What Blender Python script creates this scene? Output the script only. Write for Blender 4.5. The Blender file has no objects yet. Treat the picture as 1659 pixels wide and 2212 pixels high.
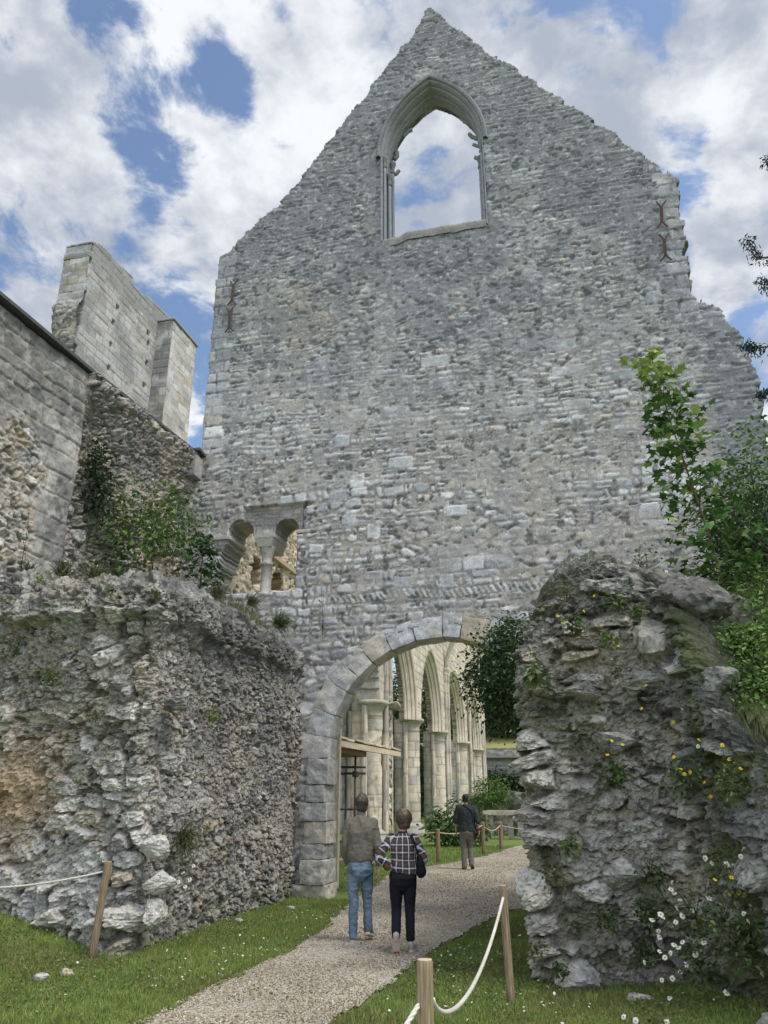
import bpy, bmesh, math, random
import numpy as np
from mathutils import Vector, Matrix
R = math.radians
random.seed(7)
SC = bpy.context.scene
COL = SC.collection

# ------------------------------------------------------------------ frame
# World axes: x runs along the gable wall (0 = its left corner), y runs into
# the church behind it (0 = its front face), z up.  The camera stands at CAM.
CAM = np.array([7.78, -14.6, 1.7])
PITCH = math.atan(0.3693)
YAW = math.atan2(.2314, .9728)
_c, _s = math.cos(PITCH), math.sin(PITCH)
_rt = np.array([math.cos(YAW), math.sin(YAW), 0]); _fw = np.array([-math.sin(YAW), math.cos(YAW), 0])

def ray(x, y):
    xc = (x-829.5)/1661; yc = (1106-y)/1661
    return _rt*xc + _fw*(_c-yc*_s) + np.array([0, 0, 1])*(_s+yc*_c)
def on_plane(x, y, axis, val):           # where a sight line meets the plane axis = val (survey helper)
    d = ray(x, y); t = (val-CAM[axis])/d[axis]
    return CAM+d*t
def gable(x, y):
    p = on_plane(x, y, 1, 0.0); return (p[0], p[2])
def ground_pt(x, y, z=0.0):
    p = on_plane(x, y, 2, z); return (p[0], p[1])

# ------------------------------------------------------------------ noise
def _h(i, j, k, s):
    h = (i.astype(np.int64).astype(np.uint32)*np.uint32(374761393) + j.astype(np.int64).astype(np.uint32)*np.uint32(668265263)
         + k.astype(np.int64).astype(np.uint32)*np.uint32(1440662683) + np.uint32((s*2246822519) & 0xffffffff))
    h = (h ^ (h >> np.uint32(13)))*np.uint32(1274126177)
    h = (h ^ (h >> np.uint32(15)))*np.uint32(2246822519)
    h = h ^ (h >> np.uint32(16))
    return h.astype(np.float64)/4294967295.0
def h2(i, j, s):
    i = np.asarray(i); j = np.asarray(j)
    return _h(i, j, np.zeros_like(i), s)
def vn2(x, y, s=0):
    x = np.asarray(x, float); y = np.asarray(y, float)
    i = np.floor(x); j = np.floor(y); fx = x-i; fy = y-j
    fx = fx*fx*(3-2*fx); fy = fy*fy*(3-2*fy)
    a = h2(i, j, s); b = h2(i+1, j, s); c = h2(i, j+1, s); d = h2(i+1, j+1, s)
    return (a*(1-fx)+b*fx)*(1-fy)+(c*(1-fx)+d*fx)*fy
def fbm2(x, y, s=0, o=4, g=.5):
    t = 0; a = 1; n = 0
    for q in range(o):
        t = t+a*vn2(x*2**q+q*17.3, y*2**q-q*9.1, s+q*31); n += a; a *= g
    return t/n
def vn3(x, y, z, s=0):
    i = np.floor(x); j = np.floor(y); k = np.floor(z); f = [x-i, y-j, z-k]
    f = [q*q*(3-2*q) for q in f]; t = 0
    for a in (0, 1):
        for b in (0, 1):
            for c in (0, 1):
                w = (f[0] if a else 1-f[0])*(f[1] if b else 1-f[1])*(f[2] if c else 1-f[2])
                t = t+w*_h(i+a, j+b, k+c, s)
    return t
def fbm3(P, sc, s=0, o=3, g=.5):
    t = 0; a = 1; n = 0
    for q in range(o):
        f = sc*2**q
        t = t+a*vn3(P[..., 0]*f+q*7.7, P[..., 1]*f-q*3.1, P[..., 2]*f+q*5.5, s+q*13); n += a; a *= g
    return t/n
def sst(a, b, x):
    t = np.clip((x-a)/(b-a), 0, 1); return t*t*(3-2*t)
def mix(a, b, t):
    t = np.asarray(t)[..., None]
    return np.asarray(a)*(1-t)+np.asarray(b)*t

# ------------------------------------------------------------------ objects
def link(o, parent=None):
    COL.objects.link(o)
    if parent is not None: o.parent = parent
    return o
def tag(o, label=None, cat=None, group=None, kind=None):
    if label: o['label'] = label
    if cat: o['category'] = cat
    if group: o['group'] = group
    if kind: o['kind'] = kind
    return o
def thing(name, label, cat, loc=(0, 0, 0), rz=0, group=None):
    o = bpy.data.objects.new(name, None); o.empty_display_size = .2
    o.location = loc; o.rotation_euler = (0, 0, rz)
    link(o); return tag(o, label, cat, group)
def mesh_np(name, V, quads=None, tris=None, col=None, mat=None, parent=None, smooth=True, world=True, uv=None):
    V = np.asarray(V, np.float32).reshape(-1, 3)
    if parent is not None and world:
        p = parent; off = np.zeros(3)
        while p is not None: off += np.array(p.location); p = p.parent
        V = V-off.astype(np.float32)
    me = bpy.data.meshes.new(name)
    nq = 0 if quads is None else len(quads); nt = 0 if tris is None else len(tris)
    idx = []
    if nq: idx.append(np.asarray(quads, np.int32).ravel())
    if nt: idx.append(np.asarray(tris, np.int32).ravel())
    idx = np.concatenate(idx)
    me.vertices.add(len(V)); me.vertices.foreach_set('co', V.ravel())
    me.loops.add(len(idx)); me.loops.foreach_set('vertex_index', idx)
    tot = np.concatenate([np.full(nq, 4, np.int32), np.full(nt, 3, np.int32)])
    st = np.concatenate([[0], np.cumsum(tot)[:-1]]).astype(np.int32)
    me.polygons.add(nq+nt); me.polygons.foreach_set('loop_start', st); me.polygons.foreach_set('loop_total', tot)
    me.update(calc_edges=True)
    me.polygons.foreach_set('use_smooth', np.full(nq+nt, smooth, bool))
    if col is not None:
        c = np.asarray(col, np.float32).reshape(-1, 3)
        ca = me.color_attributes.new('Col', 'FLOAT_COLOR', 'POINT')
        ca.data.foreach_set('color', np.concatenate([c, np.ones((len(c), 1), np.float32)], 1).ravel())
    if mat is not None: me.materials.append(mat)
    o = bpy.data.objects.new(name, me); link(o, parent)
    return o
class MB:
    """collects shapes, then builds ONE mesh object"""
    def __init__(s): s.V = []; s.Q = []; s.T = []; s.C = []; s.n = 0
    def add(s, V, quads=None, tris=None, col=(.5, .5, .5)):
        V = np.asarray(V, float).reshape(-1, 3)
        c = np.asarray(col, float)
        if c.ndim == 1: c = np.tile(c, (len(V), 1))
        s.V.append(V); s.C.append(c.reshape(-1, 3))
        if quads is not None and len(quads): s.Q.append(np.asarray(quads)+s.n)
        if tris is not None and len(tris): s.T.append(np.asarray(tris)+s.n)
        s.n += len(V); return s
    def box(s, lo, hi, col=(.5, .5, .5), M=None, bev=0):
        lo = np.array(lo, float); hi = np.array(hi, float)
        if bev > 0:
            v = []
            for sx in (0, 1):
                for sy in (0, 1):
                    for sz in (0, 1):
                        c = np.where([sx, sy, sz], hi, lo); d = np.where([sx, sy, sz], -bev, bev)
                        for a in range(3):
                            p = c+d; p[a] = c[a]; v.append(p)
            bm = bmesh.new()
            for p in v: bm.verts.new(p)
            bmesh.ops.convex_hull(bm, input=bm.verts[:])
            bm.verts.index_update()
            V = np.array([q.co[:] for q in bm.verts]); T = []; Q = []
            for f in bm.faces:
                ii = [q.index for q in f.verts]
                (Q if len(ii) == 4 else T).append(ii)
            bm.free()
            if M is not None: V = V@M[:3, :3].T+M[:3, 3]
            return s.add(V, Q, T, col)
        V = np.array([[x, y, z] for x in (lo[0], hi[0]) for y in (lo[1], hi[1]) for z in (lo[2], hi[2])])
        if M is not None: V = V@M[:3, :3].T+M[:3, 3]
        return s.add(V, [[0, 1, 3, 2], [4, 6, 7, 5], [0, 4, 5, 1], [2, 3, 7, 6], [0, 2, 6, 4], [1, 5, 7, 3]], None, col)
    def tube(s, pts, rad, n=8, col=(.5, .5, .5), cap=True, twist=0.0, lobes=0):
        P = np.asarray(pts, float); m = len(P); rad = np.broadcast_to(np.asarray(rad, float), (m,))
        T = np.gradient(P, axis=0); T /= np.linalg.norm(T, axis=1)[:, None]+1e-9
        up = np.array([0, 0, 1.]) if abs(T[0][2]) < .9 else np.array([1., 0, 0])
        A = np.cross(T[0], up); A /= np.linalg.norm(A); rings = []
        L = 0
        for i in range(m):
            if i: L += np.linalg.norm(P[i]-P[i-1])
            A = A-T[i]*(A@T[i]); A /= np.linalg.norm(A)+1e-9; B = np.cross(T[i], A)
            a = np.arange(n)/n*2*np.pi
            r = rad[i]*(1+(.42*np.abs(np.cos(lobes*.5*(a-twist*L)))-.22 if lobes else 0))
            rings.append(P[i]+(np.cos(a)*r)[:, None]*A+(np.sin(a)*r)[:, None]*B)
        V = np.concatenate(rings); q = []; t = []
        i = np.arange(m-1)[:, None]*n; k = np.arange(n)[None]; k2 = (k+1) % n
        q = np.stack([i+k, i+k2, i+n+k2, i+n+k], -1).reshape(-1, 4)
        if cap:
            V = np.concatenate([V, P[:1], P[-1:]]); e = m*n
            kk = np.arange(n); k2 = (kk+1) % n
            t = np.concatenate([np.stack([k2, kk, np.full(n, e)], -1), np.stack([(m-1)*n+kk, (m-1)*n+k2, np.full(n, e+1)], -1)])
        return s.add(V, q, t if len(t) else None, col)
    def lathe(s, prof, cx, cy, n=24, col=(.5, .5, .5), a0=0, a1=2*math.pi):
        prof = np.asarray(prof, float); full = abs(a1-a0-2*math.pi) < 1e-6
        a = a0+(a1-a0)*np.arange(n if full else n+1)/n; m = len(a)
        V = np.stack([cx+prof[:, None, 0]*np.cos(a), cy+prof[:, None, 0]*np.sin(a), np.repeat(prof[:, 1:2], m, 1)], -1).reshape(-1, 3)
        q = []
        for i in range(len(prof)-1):
            for k in range(n):
                k2 = (k+1) % m
                q.append([i*m+k, i*m+k2, (i+1)*m+k2, (i+1)*m+k])
        return s.add(V, q, None, col)
    def build(s, name, mat, parent=None, smooth=False, world=True):
        V = np.concatenate(s.V); C = np.concatenate(s.C)
        Q = np.concatenate(s.Q) if s.Q else None; T = np.concatenate(s.T) if s.T else None
        return mesh_np(name, V, Q, T, C, mat, parent, smooth, world)
def grid_faces(ny, nx, keep=None):
    i = np.arange(ny*nx).reshape(ny, nx)
    q = np.stack([i[:-1, :-1], i[:-1, 1:], i[1:, 1:], i[1:, :-1]], -1)
    q = q.reshape(-1, 4)
    return q if keep is None else q[keep.ravel()]
def boundary_edges(q):
    e = np.concatenate([q[:, [0, 1]], q[:, [1, 2]], q[:, [2, 3]], q[:, [3, 0]]])
    k = np.sort(e, 1); key = k[:, 0].astype(np.int64)*10**8+k[:, 1]
    u, ix, ct = np.unique(key, return_index=True, return_counts=True)
    return e[ix[ct == 1]]
def in_poly(x, y, poly):
    r = np.zeros(np.shape(x), bool); n = len(poly)
    for a in range(n):
        x0, y0 = poly[a]; x1, y1 = poly[(a+1) % n]
        c = (y0 > y) != (y1 > y)
        with np.errstate(divide='ignore', invalid='ignore'):
            r ^= c & (x < (x1-x0)*(y-y0)/(y1-y0+1e-12)+x0)
    return r

# ------------------------------------------------------------------ materials
def new_mat(name):
    m = bpy.data.materials.new(name); m.use_nodes = True
    nt = m.node_tree; b = nt.nodes['Principled BSDF']
    b.inputs['Specular IOR Level'].default_value = .25
    return m, nt, b
def stone_mat(name, fine=38., bump=.5, dist=.006, rough=.93, var=.38, pits=True):
    """albedo from the mesh's own stone colours, with fine grain, pitting and lichen specks"""
    m, nt, b = new_mat(name); N = nt.nodes; L = nt.links
    at = N.new('ShaderNodeVertexColor'); at.layer_name = 'Col'
    tc = N.new('ShaderNodeTexCoord')
    n1 = N.new('ShaderNodeTexNoise'); n1.inputs['Scale'].default_value = fine; n1.inputs['Detail'].default_value = 6; n1.inputs['Roughness'].default_value = .68
    L.new(tc.outputs['Object'], n1.inputs['Vector'])
    mr = N.new('ShaderNodeMapRange'); mr.inputs[1].default_value = .3; mr.inputs[2].default_value = .7
    mr.inputs[3].default_value = 1-var; mr.inputs[4].default_value = 1+var*.75
    L.new(n1.outputs['Fac'], mr.inputs[0])
    mul = N.new('ShaderNodeVectorMath'); mul.operation = 'SCALE'
    L.new(at.outputs['Color'], mul.inputs[0]); L.new(mr.outputs[0], mul.inputs['Scale'])
    out = mul.outputs[0]; hgt = n1.outputs['Fac']
    if pits:
        n2 = N.new('ShaderNodeTexNoise'); n2.inputs['Scale'].default_value = fine*.45; n2.inputs['Detail'].default_value = 8; n2.inputs['Roughness'].default_value = .75
        L.new(tc.outputs['Object'], n2.inputs['Vector'])
        m2 = N.new('ShaderNodeMapRange'); m2.inputs[1].default_value = .36; m2.inputs[2].default_value = .43; m2.inputs[3].default_value = .5; m2.inputs[4].default_value = 1
        L.new(n2.outputs['Fac'], m2.inputs[0])
        mu2 = N.new('ShaderNodeVectorMath'); mu2.operation = 'SCALE'
        L.new(out, mu2.inputs[0]); L.new(m2.outputs[0], mu2.inputs['Scale']); out = mu2.outputs[0]
        ad = N.new('ShaderNodeMath'); ad.operation = 'ADD'; L.new(hgt, ad.inputs[0]); L.new(m2.outputs[0], ad.inputs[1]); hgt = ad.outputs[0]
    L.new(out, b.inputs['Base Color'])
    bp = N.new('ShaderNodeBump'); bp.inputs['Strength'].default_value = bump; bp.inputs['Distance'].default_value = dist
    L.new(hgt, bp.inputs['Height']); L.new(bp.outputs[0], b.inputs['Normal'])
    b.inputs['Roughness'].default_value = rough
    return m
def vcol_mat(name, rough=.8, var=.15, scale=60, bump=0, trans=0, spec=.25, wave=None, sheen=0):
    m, nt, b = new_mat(name); N = nt.nodes; L = nt.links
    b.inputs['Specular IOR Level'].default_value = spec
    at = N.new('ShaderNodeVertexColor'); at.layer_name = 'Col'
    tc = N.new('ShaderNodeTexCoord')
    n1 = N.new('ShaderNodeTexNoise'); n1.inputs['Scale'].default_value = scale; n1.inputs['Detail'].default_value = 4
    if wave is not None:
        mp = N.new('ShaderNodeMapping'); mp.inputs['Scale'].default_value = wave
        L.new(tc.outputs['Object'], mp.inputs[0]); L.new(mp.outputs[0], n1.inputs['Vector'])
    else: L.new(tc.outputs['Object'], n1.inputs['Vector'])
    mr = N.new('ShaderNodeMapRange'); mr.inputs[1].default_value = .3; mr.inputs[2].default_value = .7
    mr.inputs[3].default_value = 1-var; mr.inputs[4].default_value = 1+var
    L.new(n1.outputs['Fac'], mr.inputs[0])
    mul = N.new('ShaderNodeVectorMath'); mul.operation = 'SCALE'
    L.new(at.outputs['Color'], mul.inputs[0]); L.new(mr.outputs[0], mul.inputs['Scale'])
    L.new(mul.outputs[0], b.inputs['Base Color']); b.inputs['Roughness'].default_value = rough
    if bump:
        bp = N.new('ShaderNodeBump'); bp.inputs['Strength'].default_value = bump; bp.inputs['Distance'].default_value = .004
        L.new(n1.outputs['Fac'], bp.inputs['Height']); L.new(bp.outputs[0], b.inputs['Normal'])
    if trans:
        tr = N.new('ShaderNodeBsdfTranslucent'); ms = N.new('ShaderNodeMixShader'); ms.inputs[0].default_value = trans
        L.new(mul.outputs[0], tr.inputs[0]); L.new(b.outputs[0], ms.inputs[1]); L.new(tr.outputs[0], ms.inputs[2])
        L.new(ms.outputs[0], N['Material Output'].inputs[0])
    return m
M_STONE = stone_mat('weathered_limestone')
M_FLINT = stone_mat('flint_rubble', fine=30, bump=.8, dist=.012)
M_ASH = stone_mat('dressed_limestone', fine=26, bump=.35, dist=.005, var=.28)
M_LEAF = vcol_mat('leaf', rough=.5, var=.25, scale=9, trans=.28, spec=.4)
M_BARK = vcol_mat('bark', rough=.9, var=.35, scale=40, bump=.6)
M_GRASS = vcol_mat('grass_blade', rough=.6, var=.15, scale=6, trans=.3, spec=.3)
M_PETAL = vcol_mat('petal', rough=.6, var=.05, trans=.25)
M_WOOD = vcol_mat('weathered_timber', rough=.85, var=.35, scale=14, bump=.5, wave=(6, 6, .5))
M_ROPE = vcol_mat('rope_fibre', rough=.9, var=.2, scale=160, bump=.3)
M_METAL = vcol_mat('painted_steel_tube', rough=.55, var=.25, scale=30, spec=.5)
M_RUST = vcol_mat('rusty_iron', rough=.9, var=.4, scale=40, bump=.5)
M_LEAD = vcol_mat('grey_coping_sheet', rough=.7, var=.25, scale=20)
M_CLOTH = vcol_mat('cloth', rough=.9, var=.10, scale=45, bump=.15, spec=.15)
M_DENIM = vcol_mat('denim', rough=.9, var=.16, scale=28, bump=.2, spec=.15)
M_SKIN = vcol_mat('skin', rough=.55, var=.06, scale=40)
M_HAIR = vcol_mat('hair', rough=.6, var=.45, scale=22, bump=.6, wave=(8, 8, 2), spec=.4)
M_SHOE = vcol_mat('shoe_material', rough=.7, var=.15, scale=60)

# ------------------------------------------------------------------ masonry patterns
def coursed(U, Z, seed, rowh, w, joint=.02, edge=.03, rad=.035, warp=.03, split=.3, fine=.012):
    """irregular coursed stones: returns distance inside the stone, 4 random fields, local x/z in the stone"""
    rs = np.random.RandomState(seed)
    u = U+warp*2*(fbm2(U*1.7, Z*1.7, seed+1, 2)-.5)+fine*2*(fbm2(U*9, Z*9, seed+2, 2)-.5)
    z = Z+warp*2*(fbm2(U*1.1+5, Z*1.1, seed+3, 2)-.5)+fine*2*(fbm2(U*9+3, Z*9, seed+4, 2)-.5)
    z0, z1 = z.min()-.3, z.max()+.3
    ed = [z0]
    while ed[-1] < z1:
        rh = rowh(ed[-1]) if callable(rowh) else rowh
        ed.append(ed[-1]+rs.uniform(*rh))
    ed = np.array(ed); ri = np.clip(np.searchsorted(ed, z, 'right')-1, 0, len(ed)-2)
    lo = np.zeros_like(u); hi = np.zeros_like(u); ci = np.zeros(u.shape, np.int64)
    u0, u1 = u.min()-1, u.max()+1
    order = np.argsort(ri, axis=None, kind='stable'); rf = ri.ravel()[order]
    cut = np.searchsorted(rf, np.arange(len(ed)))
    uf = u.ravel(); lo_f = lo.ravel(); hi_f = hi.ravel(); ci_f = ci.ravel()
    for r in range(len(ed)-1):
        ix = order[cut[r]:cut[r+1]]
        nw = int((u1-u0)/w[0])+3
        ww = rs.uniform(0, 1, nw)**1.4*(w[1]-w[0])+w[0]; ce = u0+np.concatenate([[0], np.cumsum(ww)])-rs.uniform(0, w[1])
        if not len(ix): continue
        k = np.clip(np.searchsorted(ce, uf[ix], 'right')-1, 0, len(ce)-2)
        lo_f[ix] = ce[k]; hi_f[ix] = ce[k+1]; ci_f[ix] = k
    lo = lo_f.reshape(u.shape); hi = hi_f.reshape(u.shape); ci = ci_f.reshape(u.shape)
    zl = ed[ri]; zh = ed[ri+1]
    if split:
        sp = h2(ri, ci, seed+50) < split; fr = .35+.3*h2(ri, ci, seed+51); zm = zl+(zh-zl)*fr
        up = z > zm
        zl2 = np.where(sp & up, zm, zl); zh = np.where(sp & ~up, zm, zh); zl = zl2
        ci = ci*2+(sp & up)
    cx = (lo+hi)/2; cz = (zl+zh)/2
    a = np.maximum((hi-lo)/2-joint/2, .012); b = np.maximum((zh-zl)/2-joint/2, .012)
    rr = np.minimum(np.minimum(a, b)*.8, rad)
    qx = np.abs(u-cx)-(a-rr); qz = np.abs(z-cz)-(b-rr)
    d = rr-(np.hypot(np.maximum(qx, 0), np.maximum(qz, 0))+np.minimum(np.maximum(qx, qz), 0))
    rnd = [h2(ri, ci, seed+60+k) for k in range(4)]
    return d, rnd, (u-cx), (z-cz)
def voro(U, Z, sx, sz, seed, jit=.85):
    x = U/sx; y = Z/sz; i = np.floor(x); j = np.floor(y)
    f1 = np.full(x.shape, 9.); f2 = np.full(x.shape, 9.); b1 = np.zeros_like(x); b2 = np.zeros_like(x); lx = np.zeros_like(x); ly = np.zeros_like(x)
    for a in (-1, 0, 1):
        for b in (-1, 0, 1):
            ii = i+a; jj = j+b
            px = ii+.5+jit*(h2(ii, jj, seed)-.5); py = jj+.5+jit*(h2(ii, jj, seed+1)-.5)
            dx = x-px; dy = y-py; d = np.abs(dx)**2.4+np.abs(dy)**2.4
            d = d**(1/2.4)
            n = d < f1
            f2 = np.where(n, f1, np.minimum(f2, d))
            b1 = np.where(n, ii, b1); b2 = np.where(n, jj, b2); lx = np.where(n, dx, lx); ly = np.where(n, dy, ly)
            f1 = np.where(n, d, f1)
    rnd = [h2(b1, b2, seed+5+k) for k in range(4)]
    return (f2-f1), f1, rnd, lx*sx, ly*sz
PAL_L = np.array([[.52, .51, .47], [.46, .455, .43], [.36, .36, .35], [.47, .42, .33], [.27, .27, .265], [.57, .56, .53]])
def palette(r, pal, wts):
    c = np.cumsum(wts)/np.sum(wts); k = np.searchsorted(c, np.clip(r, 0, .9999))
    return np.asarray(pal)[np.clip(k, 0, len(pal)-1)]
# ================================================================== GABLE WALL
ARC_C, ARC_Z, ARC_R = 5.4, 2.37, 2.2
WT = .9                                   # wall thickness
outline = [gable(*p) for p in [(437, 975), (470, 575), (475, 552), (500, 540), (530, 500), (600, 445), (680, 340), (760, 240), (830, 150), (900, 60),
           (921, 22), (936, 13), (952, 30), (985, 60), (1060, 115), (1130, 160), (1160, 180), (1270, 250), (1370, 320), (1440, 372), (1466, 390), (1470, 450), (1485, 560), (1500, 648)]]
outline += [(11.30, 11.22), (11.48, 11.0), (11.56, 10.7), (11.70, 10.5), (11.76, 10.0), (11.84, 9.6), (11.88, 9.0), (11.87, 8.3), (11.80, 7.2), (11.75, 5.), (12.2, -.3)]
outline = [(-.6, -.3), (-.6, 8.8), (0., 8.85), (0., 9.08)]+[(max(x, 0), z) for x, z in outline[1:]]
def pointed(u0, u1, zs, za, n=14, fat=1.0):
    """two-centred pointed arch from (u0,zs) over the apex to (u1,zs)"""
    c = (u0+u1)/2; hw = (u1-u0)/2; hgt = za-zs
    r = (hw*hw+hgt*hgt)/(2*hw); pts = []
    a1 = math.asin(min(1, hgt/r)) if hgt <= r else math.pi-math.asin(hgt/r)
    a1 = math.atan2(hgt, r-hw)
    for k in range(n+1):
        a = a1*k/n; pts.append((u0+r-r*math.cos(a), zs+r*math.sin(a)))
    right = [(2*c-x, z) for x, z in pts[::-1]][1:]
    return pts+right
def arch_path(u0, u1, zs, za, zb, zb2=None, n=14):
    return [(u0, zb)]+pointed(u0, u1, zs, za, n)+[(u1, zb if zb2 is None else zb2)]
gw = thing('gable_wall', 'tall ruined stone gable with an empty pointed window and an open round arch at its foot', 'ruin wall')
step = .024
us = np.arange(-.7, 13.0, step); zs = np.arange(-.2, 21.9, step)
U, Z = np.meshgrid(us, zs)
# stone field: two kinds of rubble facing, changing from place to place
shear = (fbm2(U*6, Z*6, 12, 2)-.5)
d, rn, lx, lz = coursed(U+.10*shear, Z, 11, lambda z: (.07, .17) if z > 7.6 else (.11, .25), (.09, .42), joint=.03, rad=.06, warp=.09, split=.35, fine=.024)
vs = np.where(Z > 7.6, 1.0, 1.35)
wU = U+.10*2*(fbm2(U*3, Z*3, 101, 3)-.5)+.03*2*(fbm2(U*12, Z*12, 103, 2)-.5); wZ = Z+.06*2*(fbm2(U*3, Z*4, 102, 3)-.5)+.022*2*(fbm2(U*12, Z*12, 104, 2)-.5)
ve, vf, vr, vx, vz = voro(wU, wZ, .23, .115, 105, .95)
ve2, vf2, vr2, vx2, vz2 = voro(wU, wZ, .33, .17, 115, .95)
lowm = Z < 7.6
ve = np.where(lowm, ve2*1.5, ve); vr = [np.where(lowm, q2, q1) for q1, q2 in zip(vr, vr2)]; vx = np.where(lowm, vx2, vx); vz = np.where(lowm, vz2, vz)
dv_ = ve*.058-.012; dv_ = np.where(vr[3] < .14, -.02, dv_)
usev = fbm2(U*.55, Z*.75, 106, 3) > .53
d = np.where(usev, dv_, d-.004); rn = [np.where(usev, a_, b_) for a_, b_ in zip(vr, rn)]; lx = np.where(usev, vx, lx); lz = np.where(usev, vz, lz)
big, rb, bx, bz = coursed(U, Z, 23, (.24, .36), (.3, .8), joint=.02, rad=.03, warp=.02, split=0)
quoin = (U < .35+.3*h2(np.floor(Z/.33), np.zeros_like(Z), 3)) & (Z > 9) | ((U > 10.95-.35-.3*h2(np.floor(Z/.31), np.zeros_like(Z), 4)) & (U < 11.0) & (Z > 11))
lowbig = (fbm2(U*.5, Z*.6, 77, 2) > .60) & (Z < 9) & (Z > 5.6) & (U > 2.7)
scat = (rb[3] > .93) & (Z < 12) & (Z > 5.7) & (U > 2.7)
useb = quoin | (lowbig & (rb[3] > .55)) | scat
d = np.where(useb, big, d); r0, r1, r2, r3 = [np.where(useb, b_, a_) for a_, b_ in zip(rn, rb)]
lx = np.where(useb, bx, lx); lz = np.where(useb, bz, lz)
# rough herringbone band of slanted slabs above the arch
zc = 5.46+.03*np.sin(U*3)+.05*(fbm2(U*1.5, U*0, 93, 3)-.5)
ph = ((U+(Z-zc)*.55)+.05*2*(fbm2(U*3, Z*3, 94, 2)-.5))/.115
hd = np.abs(ph % 1-.5); hid = np.floor(ph)
hbm = (np.abs(Z-zc) < .12) & (U > 3.2) & (U < 8.5)
hdist = np.minimum((.5-hd)*.115-.018-.014*(fbm2(U*9, Z*9, 95, 2)-.5), .105-np.abs(Z-zc)-.03*h2(hid, hid*0, 96))
d = np.where(hbm, hdist, d)
r0 = np.where(hbm, h2(hid, hid*0, 91), r0); r1 = np.where(hbm, h2(hid, hid*0, 92)*.7, r1); lx = np.where(hbm, 0, lx); lz = np.where(hbm, 0, lz)
d = d-.022*(fbm2(U*16, Z*16, 107, 3)-.5)
blank = fbm2(U*.7, Z*1.1, 41, 3)                       # places where mortar covers the stones
ochre = np.exp(-((U-2.35)/1.0)**2-((Z-12.3)/.75)**2)+.35*(fbm2(U*1.5, Z*1.5, 45, 3)-.5)
cover = np.maximum(sst(.56, .70, blank+.3*np.clip(ochre, 0, 1))*.75, sst(.62, .7, fbm2(U*2.2, Z*2.6, 46, 3))*.8)
prof = sst(-.008, .028, d)*(1-.8*cover)
rough = fbm2(U*14, Z*14, 5, 4, .65)-.5
hgt = prof*(.009+.015*r1+np.clip((r2-.5)*.10*lx+(r3-.5)*.16*lz, -.014, .014))+rough*.020+.03*(fbm2(U*.6, Z*.6, 9, 2)-.5)+.014*(fbm2(U*3, Z*3, 19, 3)-.5)
# colours
pal = np.array([[.585, .585, .58], [.50, .51, .52], [.41, .42, .44], [.55, .505, .42], [.29, .295, .31], [.71, .71, .695]])
wl = palette(r0, pal, [28, 24, 16, 9, 5, 20]); wu = palette(r0, pal, [16, 26, 30, 7, 17, 6])
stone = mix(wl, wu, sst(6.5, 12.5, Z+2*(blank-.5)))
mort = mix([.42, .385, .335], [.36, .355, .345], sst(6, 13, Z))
col = mix(mort, stone, prof)
col = mix(col, [.46, .385, .27], np.clip(ochre, 0, 1)*.8*(1-.35*prof))
lich = fbm2(U*1.3, Z*1.3, 61, 5, .6)
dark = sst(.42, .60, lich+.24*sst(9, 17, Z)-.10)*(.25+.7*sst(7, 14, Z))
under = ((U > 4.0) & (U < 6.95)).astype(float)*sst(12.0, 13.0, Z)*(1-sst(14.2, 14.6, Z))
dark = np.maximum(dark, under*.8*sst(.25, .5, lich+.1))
rightr = sst(10.5, 11.1, U+.5*(lich-.5))*(1-sst(10.6, 11.4, Z))
dark = np.maximum(dark, rightr*1.0)
streak = fbm2(U*2.6, Z*.22, 71, 3)
dark = np.maximum(dark, sst(.56, .7, streak)*.3)
joint_shade = np.exp(-((d+.004)/.010)**2)*sst(.3, .6, fbm2(U*3.1, Z*3.1, 48, 3))*(1-.6*cover)  # thin shadow round each stone, painted into the joint colour
col = mix(col, [.135, .13, .125], joint_shade*.75)
gapm = sst(.63, .70, fbm2(U*6.5, Z*9, 49, 3)); col = mix(col, [.10, .10, .105], gapm*.6*(1-sst(.0, .03, d))); hgt = hgt-.03*gapm*(1-sst(.0, .03, d))
col = mix(col, [.215, .225, .24], dark*.74)
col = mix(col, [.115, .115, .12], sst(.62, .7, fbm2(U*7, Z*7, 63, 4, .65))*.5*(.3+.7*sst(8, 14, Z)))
col = mix(col, [.62, .62, .6], sst(.66, .72, fbm2(U*11, Z*11, 65, 3, .6))*.5)
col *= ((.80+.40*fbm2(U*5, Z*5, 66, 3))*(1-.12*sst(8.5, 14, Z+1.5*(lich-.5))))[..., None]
# recess round the twin opening
hgt = hgt-.16*((U > 1.15) & (U < 2.6) & (Z > 6.95) & (Z < 7.6)).astype(float)
# masks with a ragged edge
jx = (h2(np.floor((Z+.12*fbm2(U*2, Z*2, 83, 2))/.19), np.floor(U/.9), 8)-.5)*.14+.16*(fbm2(U*5, Z*5, 81, 3)-.5)
jz = (h2(np.floor((U+.2*fbm2(U*2, Z*2, 84, 2))/.31), np.floor(Z/.9), 9)-.5)*.10+.16*(fbm2(U*5+9, Z*5, 82, 3)-.5)
soft = np.where((U < .6) & (Z < 14.2), .25, .8)
inside = in_poly(U+jx*soft, Z+jz, outline)
def arch_in(U, Z, c, zc, r): return ((np.hypot(U-c, Z-zc) < r) & (Z >= zc)) | ((np.abs(U-c) < r) & (Z < zc))
inside &= ~arch_in(U, Z, ARC_C, ARC_Z, ARC_R+.25)
WIN = (4.25, 6.77, 16.75, 18.95)          # front opening: u0, u1, springing, apex
inside &= ~in_poly(U, Z, [(WIN[0], 14.2)]+pointed(*WIN)+[(WIN[1], 14.2)])
sill = 14.2+.12*(fbm2(U*3, U*0, 86, 3)-.5)
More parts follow.
